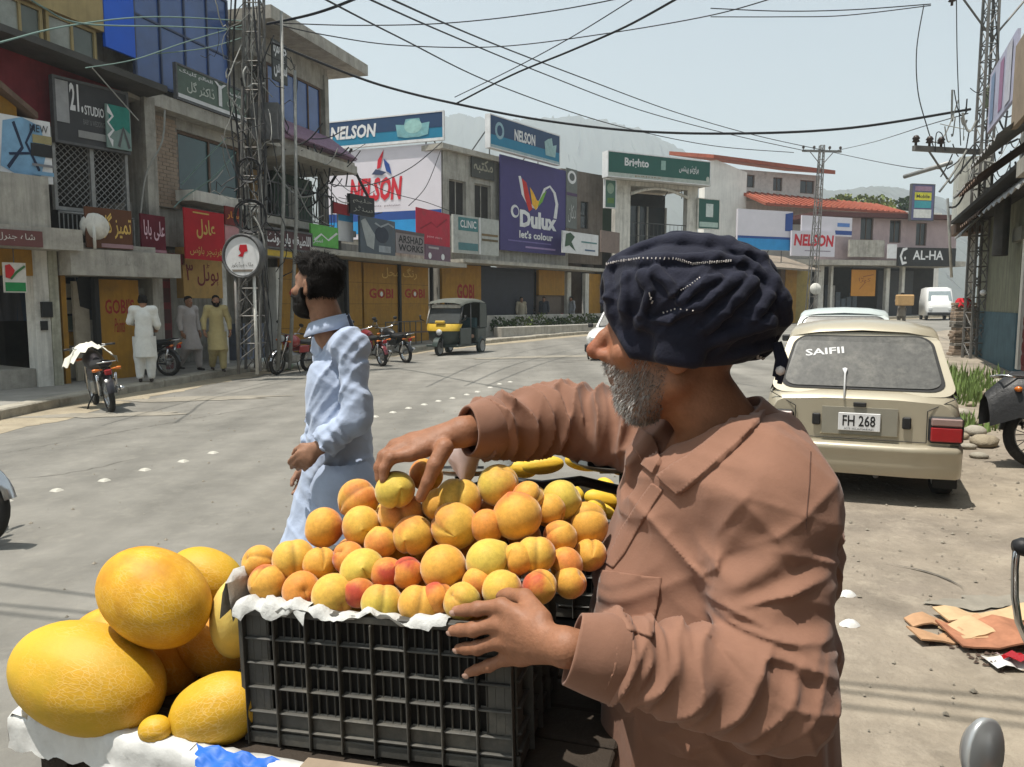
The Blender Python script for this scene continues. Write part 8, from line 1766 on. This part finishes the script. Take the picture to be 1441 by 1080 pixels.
tag(dk_.obj('litter_scraps', mat('scraps_dark', (.09, .06, .045), rough=.9, var=.4, scale=30)), 'dark scraps of litter scattered along the cardboard', kind='stuff')
for k, (px, py) in enumerate(((1192, 838), (1196, 880))):
 g = G(px, py); b = MB(); b.grid([[(.05 * math.cos(a) * q, .035 * math.sin(a) * q, .03 * (1 - q * q) + .004 * math.sin(5 * a) * q) for a in np.linspace(0, 6.283, 15)] for q in (.05, .4, .75, 1)]); o = b.obj('plastic_scrap', m_plastic); o.location = g; tag(o, ('thin white plastic scrap on the dusty ground', 'rounded white plastic scrap near the vendor')[k], 'litter')
# litter by the lattice pole
r = random.Random(6)
for k, (px, py, s, c_) in enumerate(((385, 524, .30, (210, 208, 200)), (372, 518, .22, (190, 196, 190)), (357, 524, .17, (215, 210, 200)), (398, 522, .2, (150, 190, 150)), (412, 520, .2, (200, 200, 195)))):
 g = G(px, py); b = MB(); b.grid([[(s * math.sin(t) * math.cos(a) * (1 + .25 * math.sin(3 * a + k)), s * .8 * math.sin(t) * math.sin(a), s * .55 + s * .6 * math.cos(t) + s * .1 * math.sin(5 * a + 3 * t)) for a in np.linspace(0, 6.283, 15)] for t in np.linspace(.05, 3.0, 9)]); o = b.obj('rubbish_bag', paint(*c_)); o.location = g; o.location.y += .15; tag(o, ('large white rubbish bag heaped by the lattice pole', 'grey rubbish bag behind the white one', 'small round white bundle at the pole foot', 'greenish rubbish bag under the red motorcycle', 'pale rubbish bag beside the red motorcycle')[k], 'rubbish bag')
# ------------------------------------------------------------------ the fruit vendor
ven = thing('person', 'turbaned person in brown kameez leaning over the peach crate', 'person', (.40, 1.36, gz(.4)))
vo = Vector(ven.location)
HC, HS = A3((.2735, 1.33, 1.482)), 1.15
HRm = rotz(R(80)) @ rotx(R(8))
a_ = lambda px, py, Y: A3(at(px, py, Y))
shN, elN, wrN = a_(1082, 705, 1.20), a_(1092, 975, 1.09), a_(800, 912, 1.035)
shF, elF, wrF = a_(930, 615, 1.52), a_(790, 590, 1.57), a_(655, 607, 1.375)
neckB = A3((.375, 1.335, 1.315))
tor = [A3((.365, 1.345, 1.17)), A3((.352, 1.345, 1.00)), A3((.362, 1.345, .80))]
# near (left) hand on the crate rim
def onface(px, py, off):                               # a point just in front of the crate's long face
 d = ray(px, py); n = Vector((kd.y, -kd.x, 0)); t = (kA + n * off - O3).dot(n) / d.dot(n); return A3(O3 + d * t)
kN = [onface(706, 853, .030), onface(700, 878, .034), onface(702, 903, .034), onface(714, 926, .030)]
fN = [[onface(672, 857, .026), onface(655, 859, .016), onface(642, 860, .012)], [onface(666, 886, .030), onface(647, 887, .020), onface(637, 888, .013)], [onface(672, 912, .030), onface(655, 913, .020), onface(646, 913, .013)], [onface(688, 937, .026), onface(670, 943, .018), onface(659, 947, .013)]]
tN = [wrN * .62 + kN[0] * .38 + A3((0, .012, .012)), onface(738, 842, .004), onface(716, 838, -.018), onface(700, 838, -.03)]
# far (right) hand reaching down to a peach
kF = [a_(578, 640, 1.335), a_(563, 633, 1.35), a_(556, 628, 1.368), a_(556, 628, 1.386)]
fF = [[a_(550, 645, 1.325), a_(541, 660, 1.32), a_(540, 675, 1.318)], [a_(542, 642, 1.34), a_(534, 658, 1.338), a_(534, 674, 1.335)], [a_(540, 642, 1.362), a_(533, 658, 1.36), a_(534, 672, 1.357)], [a_(545, 645, 1.385), a_(540, 660, 1.383), a_(541, 671, 1.38)]]
tF = [a_(626, 630, 1.33), a_(612, 655, 1.315), a_(602, 678, 1.31), a_(592, 700, 1.312)]
hipN, hipF = A3((.40, 1.25, .80)), A3((.38, 1.45, .80)); knN, knF = A3((.385, 1.24, .44)), A3((.365, 1.47, .44)); anN, anF = A3((.42, 1.24, .10)), A3((.40, 1.48, .10))
gzv = gz(.4)
def vloc(p):
 q = head_local(p, HC, HRm, HS).copy(); q[:, 1] += np.clip((-.036 - q[:, 2]) / .045, 0, 1) * .021 * np.clip((q[:, 1] - .0) / .05, 0, 1); return q
def v_head(p): return head_sdf(vloc(p), .3) * HS
def v_up(p):
 d = chain(p, tor[:2], [.14, .155], .05); d = smin(d, cap(p, shN, shF, .06, .06), .06)
 d = smin(d, chain(p, [shN, elN, wrN], [.05, .042, .027], .02), .03); d = smin(d, chain(p, [shF, elF, wrF], [.05, .042, .027], .02), .03)
 d = smin(d, chain(p, [neckB, HC + HRm @ A3((0, -.025, -.05))], [.066, .064], .02), .035)
 d = smin(d, v_head(p), .02)
 d = smin(d, finger_hand(p, wrN, kN, fN, tN, .0098, .030), .012); d = smin(d, finger_hand(p, wrF, kF, fF, tF, .0098, .031), .012)
 q = (p - wrN); tend = np.zeros(len(p), np.float32)
 return d
def v_low(p):
 d = chain(p, [tor[1], tor[2]], [.15, .15], .05)
 for h_, k_, a__ in ((hipN, knN, anN), (hipF, knF, anF)):
  d = smin(d, chain(p, [h_, k_, a__], [.09, .058, .04], .03), .04); d = smin(d, cap(p, a__ + A3((.03, 0, -.05 + gzv)), a__ + A3((-.17, 0, -.06 + gzv)), .036, .028), .02)
 return d
VSK = (.27, .122, .066)
def v_col(P):
 q = vloc(P); c = head_cols(q, VSK); far = np.linalg.norm(q, axis=1) > .17; c[far] = A3(VSK)
 ck = np.exp(-(((q[:, 1] - .06) / .03) ** 2 + ((q[:, 2] + .02) / .03) ** 2))[:, None] * (~far)[:, None]; c = c * (1 - .25 * ck) + c * A3((1.15, .8, .75)) * .25 * ck
 bz = np.clip((-.03 - q[:, 2]) / .02, 0, 1) * np.clip((q[:, 1] - .0) / .03, 0, 1) * (~far) * (q[:, 2] > -.15); bz = (bz * .6)[:, None]; c = c * (1 - bz) + A3((.16, .135, .115)) * bz
 for f in fN + fF:
  tip = A3(f[2]); k = np.exp(-(np.linalg.norm(P - tip, axis=1) / .008) ** 2)[:, None]; c = c * (1 - .45 * k) + A3((.50, .28, .19)) * .45 * k
 for k_ in kN + kF + [f[0] for f in fN + fF]:
  k = np.exp(-(np.linalg.norm(P - A3(k_), axis=1) / .009) ** 2)[:, None]; c = c * (1 - .22 * k)
 return c
P1, Q1 = surf_nets(v_up, (-.25, .93, .92), (.60, 1.72, 1.64), .003)
P2, Q2 = surf_nets(v_low, (.12, 1.1, -.02), (.62, 1.65, .99), .012)
Pv = np.concatenate([P1, P2]); Qv = np.concatenate([Q1, Q2 + len(P1)])
cv1 = v_col(P1); cv2 = np.tile(A3(VSK), (len(P2), 1)); cv2[P2[:, 2] < .1] = (.03, .02, .015)
me = np_mesh('body', Pv - A3(vo), Qv); set_col(me, np.concatenate([cv1, cv2])); me.materials.append(m_skin); link(bpy.data.objects.new('body', me), ven)
# nails on the near hand
m_nail = mat('nail', (.5, .32, .25), rough=.35, var=.1)
for f in fN:
 t, u = A3(f[2]), A3(f[1]); ax = Vector((t - u).tolist()).normalized(); out = Vector((O3.x - t[0], O3.y - t[1], 0)).normalized(); b = MB(); T = frame(Vector(t.tolist()) + ax * .003 + (out - ax * out.dot(ax)).normalized() * .0066 - vo, ax, z=(out - ax * out.dot(ax)))
 b.lathe([(0, .0018), (.5, .0014), (1, .0)], 12, T @ TR(sc=(.0062, .0052, 1))); b.obj('nail', m_nail, ven)
# ---- shirt ------------------------------------------------------------------------------------------------
def perp(p, a, b): a, b = A3(a), A3(b); t = capt(p, a, b); L = float(np.linalg.norm(b - a)); return t, L
def crease(ph): return 1 - 2 * np.abs(np.sin(ph))                     # sharp outward ridges, -1..1
CRK = a_(985, 882, 1.05)
def shp(r): return np.sign(r) * np.abs(r) ** 1.0
def v_shirt_base(p):
 d = chain(p, tor, [.172, .192, .195], .08)
 q = p.copy(); q[:, 1] = 1.345 + (q[:, 1] - 1.345) * .9
 d = smin(d, cap(q, shN, shF, .080, .075), .085)
 d = smin(d, cap(p, A3((.40, 1.30, 1.28)), A3((.43, 1.36, 1.16)), .10, .13), .07)          # rounded upper back
 return d
def v_shirt(p):
 d = v_shirt_base(p)
 # torso folds: drag lines falling from the shoulder towards the belly
 w = vnoise(p * 7) * 5
 f1 = crease((p[:, 0] * .55 + p[:, 2] * .55 + p[:, 1] * .3) * 34 + w) * np.clip(vnoise(p * 6 + 9) * 2 - .7, 0, 1)
 f2 = ridge(p * A3((16, 16, 5)) + 3)
 d = d - .004 * f1 - .003 * f2 - .008 * wrk(p, (.75, .2, .6), .05, 5, 2.3) - .006 * wrk(p, (.6, .1, -.8), .04, 5, 7.7)
 # near sleeve
 t, L = perp(p, shN, elN); up = cap(p, shN, elN, .086, .082); w2 = vnoise(p * 9 + 4) * 4.5
 dg = (p[:, 2] * .75 - p[:, 0] * .65 + p[:, 1] * .2)
 up = up - .005 * crease(dg * 38 + w2) * np.clip(vnoise(p * 7 + 2) * 2.2 - .7, 0, 1) * np.clip(.3 + t, 0, 1) - .008 * wrk(p, (.8, .1, .6), .045, 5.0, 5.1) - .005 * wrk(p, (.3, .1, 1), .03, 5, 1.7)
 d = smin(d, up, np.clip(.05 - t * .05, .010, .05))
 t, L = perp(p, elN, wrN); fo = cap(p, elN, wrN + (elN - wrN) * .22, .084, .056); w3 = vnoise(p * 11 + 1) * 5
 k = t * L; fo = fo - (.0075 * crease(k * 62 + w3 + p[:, 2] * 22) * np.clip(vnoise(p * 9 + 5) * 2.2 - .55, 0, 1) + .0045 * crease(k * 120 - p[:, 2] * 30 + w3 * 1.6) * np.clip((t - .45) * 3, 0, 1) + .006 * wrk(p, (.9, 0, -.5), .032, 3.5, 9.1))
 d = smin(d, fo, .016)
 # radiating drag folds from the crook of the elbow
 cx, cz = p[:, 0] - CRK[0], p[:, 2] - CRK[2]; rr = np.sqrt(cx * cx + cz * cz) + 1e-4; an = np.arctan2(cz, cx); nearm = np.clip((1.17 - p[:, 1]) / .05, 0, 1)
 sec = np.clip((an + 1.0) / .5, 0, 1) * np.clip((2.2 - an) / .6, 0, 1); d = d - nearm * sec * (.0095 * shp(ridge(np.stack([an * 4.6, rr * 7, p[:, 1] * 3], 1))) * np.clip(rr / .05, 0, 1) * np.clip((.26 - rr) / .12, 0, 1))
 # far sleeve: ring folds pushed up the arm
 t, L = perp(p, shF, elF); uf = cap(p, shF, elF, .080, .074) - .011 * crease(t * L * 62 + vnoise(p * 10) * 4) * np.clip(vnoise(p * 8 + 3) * 2.4 - .4, 0, 1) - .004 * wrk(p, (1, .2, -.3), .03, 5, 2.9); d = smin(d, uf, .035)
 t, L = perp(p, elF, wrF); ff = cap(p, elF, wrF + (elF - wrF) * .26, .073, .054) - .011 * crease(t * L * 70 + vnoise(p * 12 + 6) * 4 - p[:, 2] * 12) * np.clip(vnoise(p * 9 + 8) * 2.4 - .35, 0, 1) - .004 * wrk(p, (1, .2, -.3), .028, 5, 4.9); d = smin(d, ff, .02)
 # open neck
 d = smax(d, -chain(p, [neckB + A3((.02, 0, -.06)), HC + HRm @ A3((0, -.03, -.06))], [.074, .085], .02), .012)
 d = smax(d, -cap(p, A3((.30, 1.335, 1.36)), A3((.205, 1.335, 1.24)), .05, .028), .012)
 d = np.where(p[:, 0] > .24, smax(d, p[:, 2] - 1.362 - (p[:, 0] - .36) * .1, .01), d)
 # cut at the cuffs
 for e, w in ((elN, wrN), (elF, wrF)):
  t, L = perp(p, e, w); near = np.linalg.norm(p - w, axis=1) < .14; d = np.where(near, smax(d, (t - .86) * L, .004), d)
 return d
m_brown = mat('brown_cotton', (.25, .127, .083), rough=.88, var=.14, scale=7, bump=.12, bscale=240, sheen=.12, bump2=(.22, 22, .008), col2=(.22, .11, .071), c2scale=5)
Ps, Qs = surf_nets(v_shirt, (-.16, .94, .84), (.66, 1.74, 1.42), .0038, margin=.02)
def v_skirt(p):
 d = chain(p, [A3((.362, 1.345, .86)), A3((.38, 1.35, .46))], [.196, .235], .05) - .014 * ridge(p * A3((13, 13, 2.5))) - .005 * ridge(p * A3((26, 26, 5))); return smax(d, .46 - p[:, 2], .01)
P2, Q2 = surf_nets(v_skirt, (.08, 1.05, .42), (.68, 1.66, .9), .010, margin=.02); P2 = P2.copy()
me = np_mesh('kameez', np.concatenate([Ps, P2]) - A3(vo), np.concatenate([Qs, Q2 + len(Ps)])); me.materials.append(m_brown); link(bpy.data.objects.new('kameez', me), ven)
def v_shal(p):
 d = chain(p, [hipN, knN, anN + A3((0, 0, .03))], [.12, .105, .065], .04); d = smin(d, chain(p, [hipF, knF, anF + A3((0, 0, .03))], [.12, .105, .065], .04), .05); return smax(d, .08 - p[:, 2], .01) - .010 * ridge(p * A3((14, 14, 5)))
P2, Q2 = surf_nets(v_shal, (.15, 1.05, .02), (.62, 1.66, .7), .012, margin=.02); me = np_mesh('shalwar', P2 - A3(vo), Q2); me.materials.append(m_brown); link(bpy.data.objects.new('shalwar', me), ven)
# cuffs: smooth bands, thick at the edge
def cuff(name, e, w, t0, t1, r0, r1, tilt):
 e, w = Vector(e.tolist()), Vector(w.tolist()); ax = (w - e).normalized(); T = frame(e - vo, ax, z=tilt); L = (w - e).length; b = MB(); P_ = []; n = 44
 for x, rr in ((t0 + .03, r0 - .012), (t0 + .004, r0 - .004), (t0, r0), (t0 + .01, r0 + .0015), ((t0 + t1) / 2, (r0 + r1) / 2 + .002), (t1 - .012, r1 + .001), (t1 - .003, r1 + .0005), (t1, r1 - .0015), (t1 - .004, r1 - .004), (t1 - .05, r1 - .005)):
  P_.append([T @ Vector((x * L + .010 * math.cos(a) * (1 if x > .8 else .5), rr * math.cos(a) * .92 + .0015 * math.sin(3 * a + x * 9), rr * math.sin(a) * 1.08)) for a in np.linspace(0, 2 * math.pi, n, endpoint=False)])
 b.grid(P_, closed_v=True); return b.obj(name, m_brown, ven)
cuff('cuff', elN, wrN, .77, .985, .057, .0465, (0, 0, 1)); cuff('cuff', elF, wrF, .74, .98, .054, .0425, (0, 0, 1))
# patches laid on the shirt: pocket, collar flaps, placket
def patch(name, poly, thick, m, n=26, edge=.0, smooth_k=0):
 xs, ys = [q[0] for q in poly], [q[1] for q in poly]; gx = np.linspace(min(xs), max(xs), n); gy = np.linspace(min(ys), max(ys), n); px, py = np.meshgrid(gx, gy, indexing='ij')
 inside = np.zeros(px.shape, bool); j = len(poly) - 1
 for i in range(len(poly)):
  xi, yi = poly[i]; xj, yj = poly[j]; c = ((yi > py) != (yj > py)) & (px < (xj - xi) * (py - yi) / ((yj - yi) + 1e-9) + xi); inside ^= c; j = i
 # pull border cells onto the outline
 A = np.array(poly, float); B = np.roll(A, -1, 0); step = max(gx[1] - gx[0], gy[1] - gy[0]) * 1.05; fx, fy = px.copy(), py.copy(); ok = inside.copy()
 for a in range(n):
  for b in range(n):
   if inside[a, b]: continue
   d = B - A; t = np.clip(((px[a, b] - A[:, 0]) * d[:, 0] + (py[a, b] - A[:, 1]) * d[:, 1]) / (d ** 2).sum(1), 0, 1); q = A + d * t[:, None]; dd = np.hypot(q[:, 0] - px[a, b], q[:, 1] - py[a, b]); k = dd.argmin()
   if dd[k] < step: fx[a, b], fy[a, b] = q[k]; ok[a, b] = True
 P_ = march(v_shirt, fx.ravel(), fy.ravel(), .7, 2.2); N_ = grad(v_shirt, np.nan_to_num(P_), .006); good = ok.ravel() & np.isfinite(P_[:, 0])
 top = np.nan_to_num(P_) + N_ * thick; bot = np.nan_to_num(P_) - N_ * .004; f = []; cnt = {}
 for a in range(n - 1):
  for b in range(n - 1):
   q = [a * n + b, (a + 1) * n + b, (a + 1) * n + b + 1, a * n + b + 1]
   if good[q].all():
    f.append(q)
    for i in range(4): e = (q[i], q[(i + 1) % 4]); cnt[e] = cnt.get(e, 0) + 1
 F_ = [tuple(q) for q in f]; m_ = n * n
 F_ += [(e[0] + m_, e[1] + m_, e[1], e[0]) for e in cnt if (e[1], e[0]) not in cnt]
 V_ = np.concatenate([top, bot]) - A3(vo); used = sorted({i for q in F_ for i in q}); mp = {u: k for k, u in enumerate(used)}
 b = MB(); b.smooth = True; b.add([tuple(V_[u].tolist()) for u in used], [tuple(mp[i] for i in q) for q in F_]); return b.obj(name, m, ven)
patch('pocket', [(848, 803), (890, 809), (932, 813), (926, 855), (916, 898), (880, 888), (838, 868)], .0045, m_brown)
patch('collar_flap', [(928, 670), (957, 697), (985, 677), (1012, 654), (1040, 628), (1066, 600), (1086, 572), (1068, 556), (1040, 585), (1005, 618), (970, 645)], .009, m_brown, 40)
patch('collar_flap', [(922, 668), (905, 655), (893, 630), (903, 605), (918, 615), (932, 650)], .008, m_brown, 24)
patch('placket', [(918, 680), (934, 690), (905, 735), (880, 780), (864, 800), (852, 792), (875, 745), (897, 710)], .003, m_brown, 30)
def seam(pts, r=.0011, m=None):
 q = march(v_shirt, [p[0] for p in pts], [p[1] for p in pts], .7, 2.2); q = q[np.isfinite(q[:, 0])]
 if len(q) > 2: MB().tube([tuple(v) for v in (q - A3(vo)).tolist()], r, 5).obj('seam', m or mat('seam_thread', (.10, .05, .035), rough=.9), ven)
seam([(1141 - .2 * k - .25 * max(0, k - 8), 636 + 5.2 * k) for k in range(22)]); seam([(849 + 4.2 * k, 805.5 + .55 * k) for k in range(20)], .0009)
# ---- neck band of the collar --------------------------------------------------------------------------------
nb = MB(); P_ = []; nc = Vector(neckB.tolist()) + Vector((-.03, 0, .03)); axn = Vector((HC - neckB).tolist()).normalized()
Tn = frame(nc - vo, Vector((0, 1, 0)), z=axn)
for i in range(41):
 a = R(-148) + R(296) * i / 40 - R(90) * 0; ca, sa = math.cos(a + R(-90)), math.sin(a + R(-90)); P_.append([Tn @ Vector((rr * ca, rr * sa * 1.12, zz)) for rr, zz in ((.083, -.05), (.080, -.008), (.081, -.002), (.086, -.004), (.094, -.03), (.105, -.062))])
nb.grid(P_); nb.obj('collar_band', m_brown, ven)
# ---- turban ------------------------------------------------------------------------------------------------------
TC = A3((.302, 1.33, 1.558)); TRd = A3((.143, .130, .094)); TRm = roty(R(6))
def t_base(p):
 d = ell(p, TC, TRd, TRm); d = smin(d, ell(p, TC + A3((.06, 0, -.02)), (.085, .11, .085)), .04); return d
wr_ = [([(842, 384), (872, 373), (940, 368), (1000, 366), (1050, 372), (1088, 402)], 10), ([(848, 358), (900, 346), (960, 344), (1020, 349), (1068, 372), (1098, 424)], 13), ([(884, 336), (940, 326), (1000, 326), (1050, 342), (1086, 378)], 12), ([(930, 320), (985, 318), (1032, 328)], 9),
 ([(858, 390), (862, 420), (870, 455), (884, 490), (905, 512)], 11), ([(882, 390), (882, 430), (892, 465), (910, 498), (938, 514)], 9), ([(905, 390), (916, 410), (906, 440), (900, 468)], 8), ([(925, 385), (940, 398), (948, 412)], 8),
 ([(1042, 390), (1000, 420), (960, 440), (925, 452)], 8), ([(1060, 398), (1020, 440), (985, 468), (948, 486)], 9), ([(1080, 418), (1050, 458), (1008, 490)], 9), ([(1010, 392), (980, 405), (955, 425)], 7),
 ([(903, 452), (940, 464), (1000, 477), (1050, 464), (1078, 452)], 11), ([(903, 500), (950, 511), (1000, 515), (1050, 511), (1094, 494)], 14), ([(1074, 386), (1097, 430), (1104, 470), (1097, 500)], 11), ([(898, 480), (940, 490), (990, 499), (1040, 494), (1082, 482)], 10), ([(870, 470), (890, 497), (920, 512)], 10)]
chains = []
for pts, r in wr_:
 dn = []
 for i in range(len(pts) - 1):
  for k in range(4): t = k / 4; dn.append((pts[i][0] + (pts[i + 1][0] - pts[i][0]) * t, pts[i][1] + (pts[i + 1][1] - pts[i][1]) * t))
 dn.append(pts[-1]); q = march(t_base, [a for a, _ in dn], [b for _, b in dn], .7, 2.0)
 for i in range(len(q)):                              # off the silhouette: take the nearest point of the wrap's own base
  if not np.isfinite(q[i, 0]):
   g = np.array([a_(dn[i][0], dn[i][1], 1.33)]);
   for _ in range(12): g = g - grad(t_base, g) * t_base(g)[:, None]
   q[i] = g[0]
 q = q + grad(t_base, q) * (r * .00035); chains.append((q[::2] if len(q) > 8 else q, r / 1000.0))
def t_full(p):
 d = t_base(p); pf = p.copy(); pf[:, 1] = TC[1] - np.abs(p[:, 1] - TC[1])
 for q, r in chains:
  c0 = q.mean(0); rad = np.linalg.norm(q - c0, axis=1).max() + r + .02; ix = np.nonzero(np.linalg.norm(pf - c0, axis=1) < rad)[0]
  if len(ix) == 0: continue
  pp_ = pf[ix]; e = None
  for i in range(len(q) - 1):
   c = cap(pp_, q[i], q[i + 1], r, r); e = c if e is None else np.minimum(e, c)
  d[ix] = smin(d[ix], e, .0025)
 d = d - .003 * wrk(p, (.3, .2, 1), .026, 4.5, 4.4) - .0026 * wrk(p, (-.8, .1, .7), .022, 4.5, 8.8)
 q = head_local(p, HC, HRm, HS)
 d = smin(d, np.maximum(v_head(p) - .016, -q[:, 2] - .05), .014)
 return smax(d, (-.026 + np.clip((q[:, 1] - .058) * 1.15, 0, .2) + np.clip(-q[:, 1] - .03, 0, .1) * .2 - q[:, 2]) * .8, .010)
m_turb = mat('navy_turban', (.014, .0155, .029), rough=.85, var=.3, scale=20, bump=.35, bscale=220, sheen=.06, spec=.2)
Pt, Qt = surf_nets(t_full, TC - A3((.21, .2, .2)), TC + A3((.22, .2, .17)), .0034, margin=.02); me = np_mesh('turban', Pt - A3(vo), Qt); me.materials.append(m_turb); turb = bpy.data.objects.new('turban', me); link(turb, ven)
m_stitch = mat('white_thread', (.6, .56, .54), rough=.8, var=.3, scale=60)
def stitch(pts, n, L, w, nm='stitched_trim'):
 tt = np.linspace(0, len(pts) - 1.001, n); px = [pts[int(t)][0] + (pts[int(t) + 1][0] - pts[int(t)][0]) * (t % 1) for t in tt]; py = [pts[int(t)][1] + (pts[int(t) + 1][1] - pts[int(t)][1]) * (t % 1) for t in tt]
 q = march(t_full, px, py, .7, 2.0); N_ = grad(t_full, np.nan_to_num(q)); b = MB(); r = random.Random(1)
 for i in range(n):
  if not np.isfinite(q[i, 0]): continue
  c = Vector(q[i].tolist()) + Vector(N_[i].tolist()) * .001 - vo; nn = Vector(N_[i].tolist()); u = Vector((0, 0, 1)); u = (u - nn * u.dot(nn)).normalized(); s = u.cross(nn); u2 = (u + s * r.uniform(-.3, .3)).normalized() * L * r.uniform(.5, 1.2); b.hexa([c - u2 - s * w - nn * .001, c - u2 + s * w - nn * .001, c + u2 + s * w - nn * .001, c + u2 - s * w - nn * .001, c - u2 - s * w + nn * .0012, c - u2 + s * w + nn * .0012, c + u2 + s * w + nn * .0012, c + u2 - s * w + nn * .0012])
 o = b.obj(nm, m_stitch, turb); o['kind'] = 'stuff'; return o
stitch([(846, 374), (870, 368), (900, 364), (950, 364), (975, 371), (1000, 369), (1028, 367)], 52, .0019, .0007)
stitch([(958, 408), (972, 402), (985, 392)], 9, .0009, .0007); stitch([(934, 440), (950, 435), (975, 437)], 7, .0012, .0008); stitch([(1066, 502), (1076, 505), (1082, 508)], 6, .0035, .0016)
stitch([(914, 415), (917, 425)], 3, .003, .0008)
b = MB(); tp = Vector(a_(1090, 500, 1.25).tolist()) - vo
for k in range(3): b.tube([tp + Vector((.004 * k, .004 * k, .02)), tp + Vector((.008 + .004 * k, .0, -.008)), tp + Vector((.004 * k, -.004, -.034 - .006 * k))], [.006, .007, .004], 6)
b.obj('tail_knot', m_turb, turb); MB().lathe([(0, -.008), (.006, -.005), (.008, 0), (.006, .005), (0, .008)], 12, TR(tp + Vector((.006, -.012, -.024)))).obj('bead', m_stitch, turb)
# ---- beard, moustache, brow hairs -------------------------------------------------------------------------------------
qv = vloc(P1); ax_ = np.abs(qv[:, 0])
N1 = grad(v_up, P1, .003)
chin = (qv[:, 2] < -.022 - np.clip(.05 - qv[:, 1], 0, .1) * .15) & (qv[:, 2] > -.145) & (qv[:, 1] > .004) & (np.linalg.norm(qv, axis=1) < .19)
lipm = ((qv[:, 2] + .064) / .011) ** 2 + (ax_ / .024) ** 2 < 1
cheek = (qv[:, 2] > -.045) & (qv[:, 1] > .055)
mous = (qv[:, 2] < -.040) & (qv[:, 2] > -.058) & (qv[:, 1] > .07) & (ax_ < .04)
reg = np.nonzero((chin & ~lipm & ~cheek) | mous)[0]
rs2 = np.random.RandomState(4); pick = reg[rs2.randint(0, len(reg), 7500)]
Vb, Fb, Cb_ = [], [], []
dn = HRm @ A3((0, .15, -1.0))
for i in pick:
 p = P1[i] + rs2.normal(size=3) * .0012; n = N1[i]; qq = qv[i]; d = n * .5 + dn * .9 + rs2.normal(size=3) * .30; d /= np.linalg.norm(d); side = 1.0
 if qq[1] < .03: side = .55
 L = (.0035 + .0065 * rs2.rand() ** 2) * side * (1.25 if qq[2] < -.085 and qq[1] > .04 else 1.0); w = np.cross(d, rs2.normal(size=3)); w = w / np.linalg.norm(w) * (.00028 + .00022 * rs2.rand()); k = len(Vb)
 bend = p + d * L * .55 + n * .001; Vb += [p - w, p + w, bend + w * .7, bend - w * .7, p + d * L + dn * L * .2]; Fb += [(k, k + 1, k + 2, k + 3), (k + 3, k + 2, k + 4)]
 g = rs2.choice([.62, .5, .32, .14, .05], p=[.38, .28, .18, .1, .06]); g = g if qq[1] > .06 else (g * .55 if qq[1] > .03 else g * .3); Cb_ += [(g, g * .97, g * .92)] * 5
me = bpy.data.meshes.new('beard'); me.from_pydata([tuple((v - A3(vo)).tolist()) for v in Vb], [], Fb); set_col(me, np.array(Cb_, np.float32)); me.materials.append(tint_mat('beard_hair', rough=.55, spec=.3, var=.1)); link(bpy.data.objects.new('beard', me), ven)
# the peach held in the reaching hand
pp = at(556, 690, 1.335); put_peach(pp, .034, 'green', lab='greenish peach gripped under the reaching hand')
# ------------------------------------------------------------------ the hazy air
hz_b = MB(); hz_b.box(-1900, 1900, -500, 1900, -12, 345)
m_h = bpy.data.materials.new('hazy_air'); m_h.use_nodes = True; _n = m_h.node_tree; _n.nodes.clear()
_o = _n.nodes.new('ShaderNodeOutputMaterial'); _v = _n.nodes.new('ShaderNodeVolumePrincipled'); _v.inputs['Color'].default_value = (0.78, 0.86, 0.91, 1); _v.inputs['Density'].default_value = 0.0008; _v.inputs['Anisotropy'].default_value = 0.3
_n.links.new(_v.outputs[0], _o.inputs['Volume'])
hzo = hz_b.obj('haze', m_h, kind='stuff'); hzo['label'] = 'pale haze filling the air over the valley'
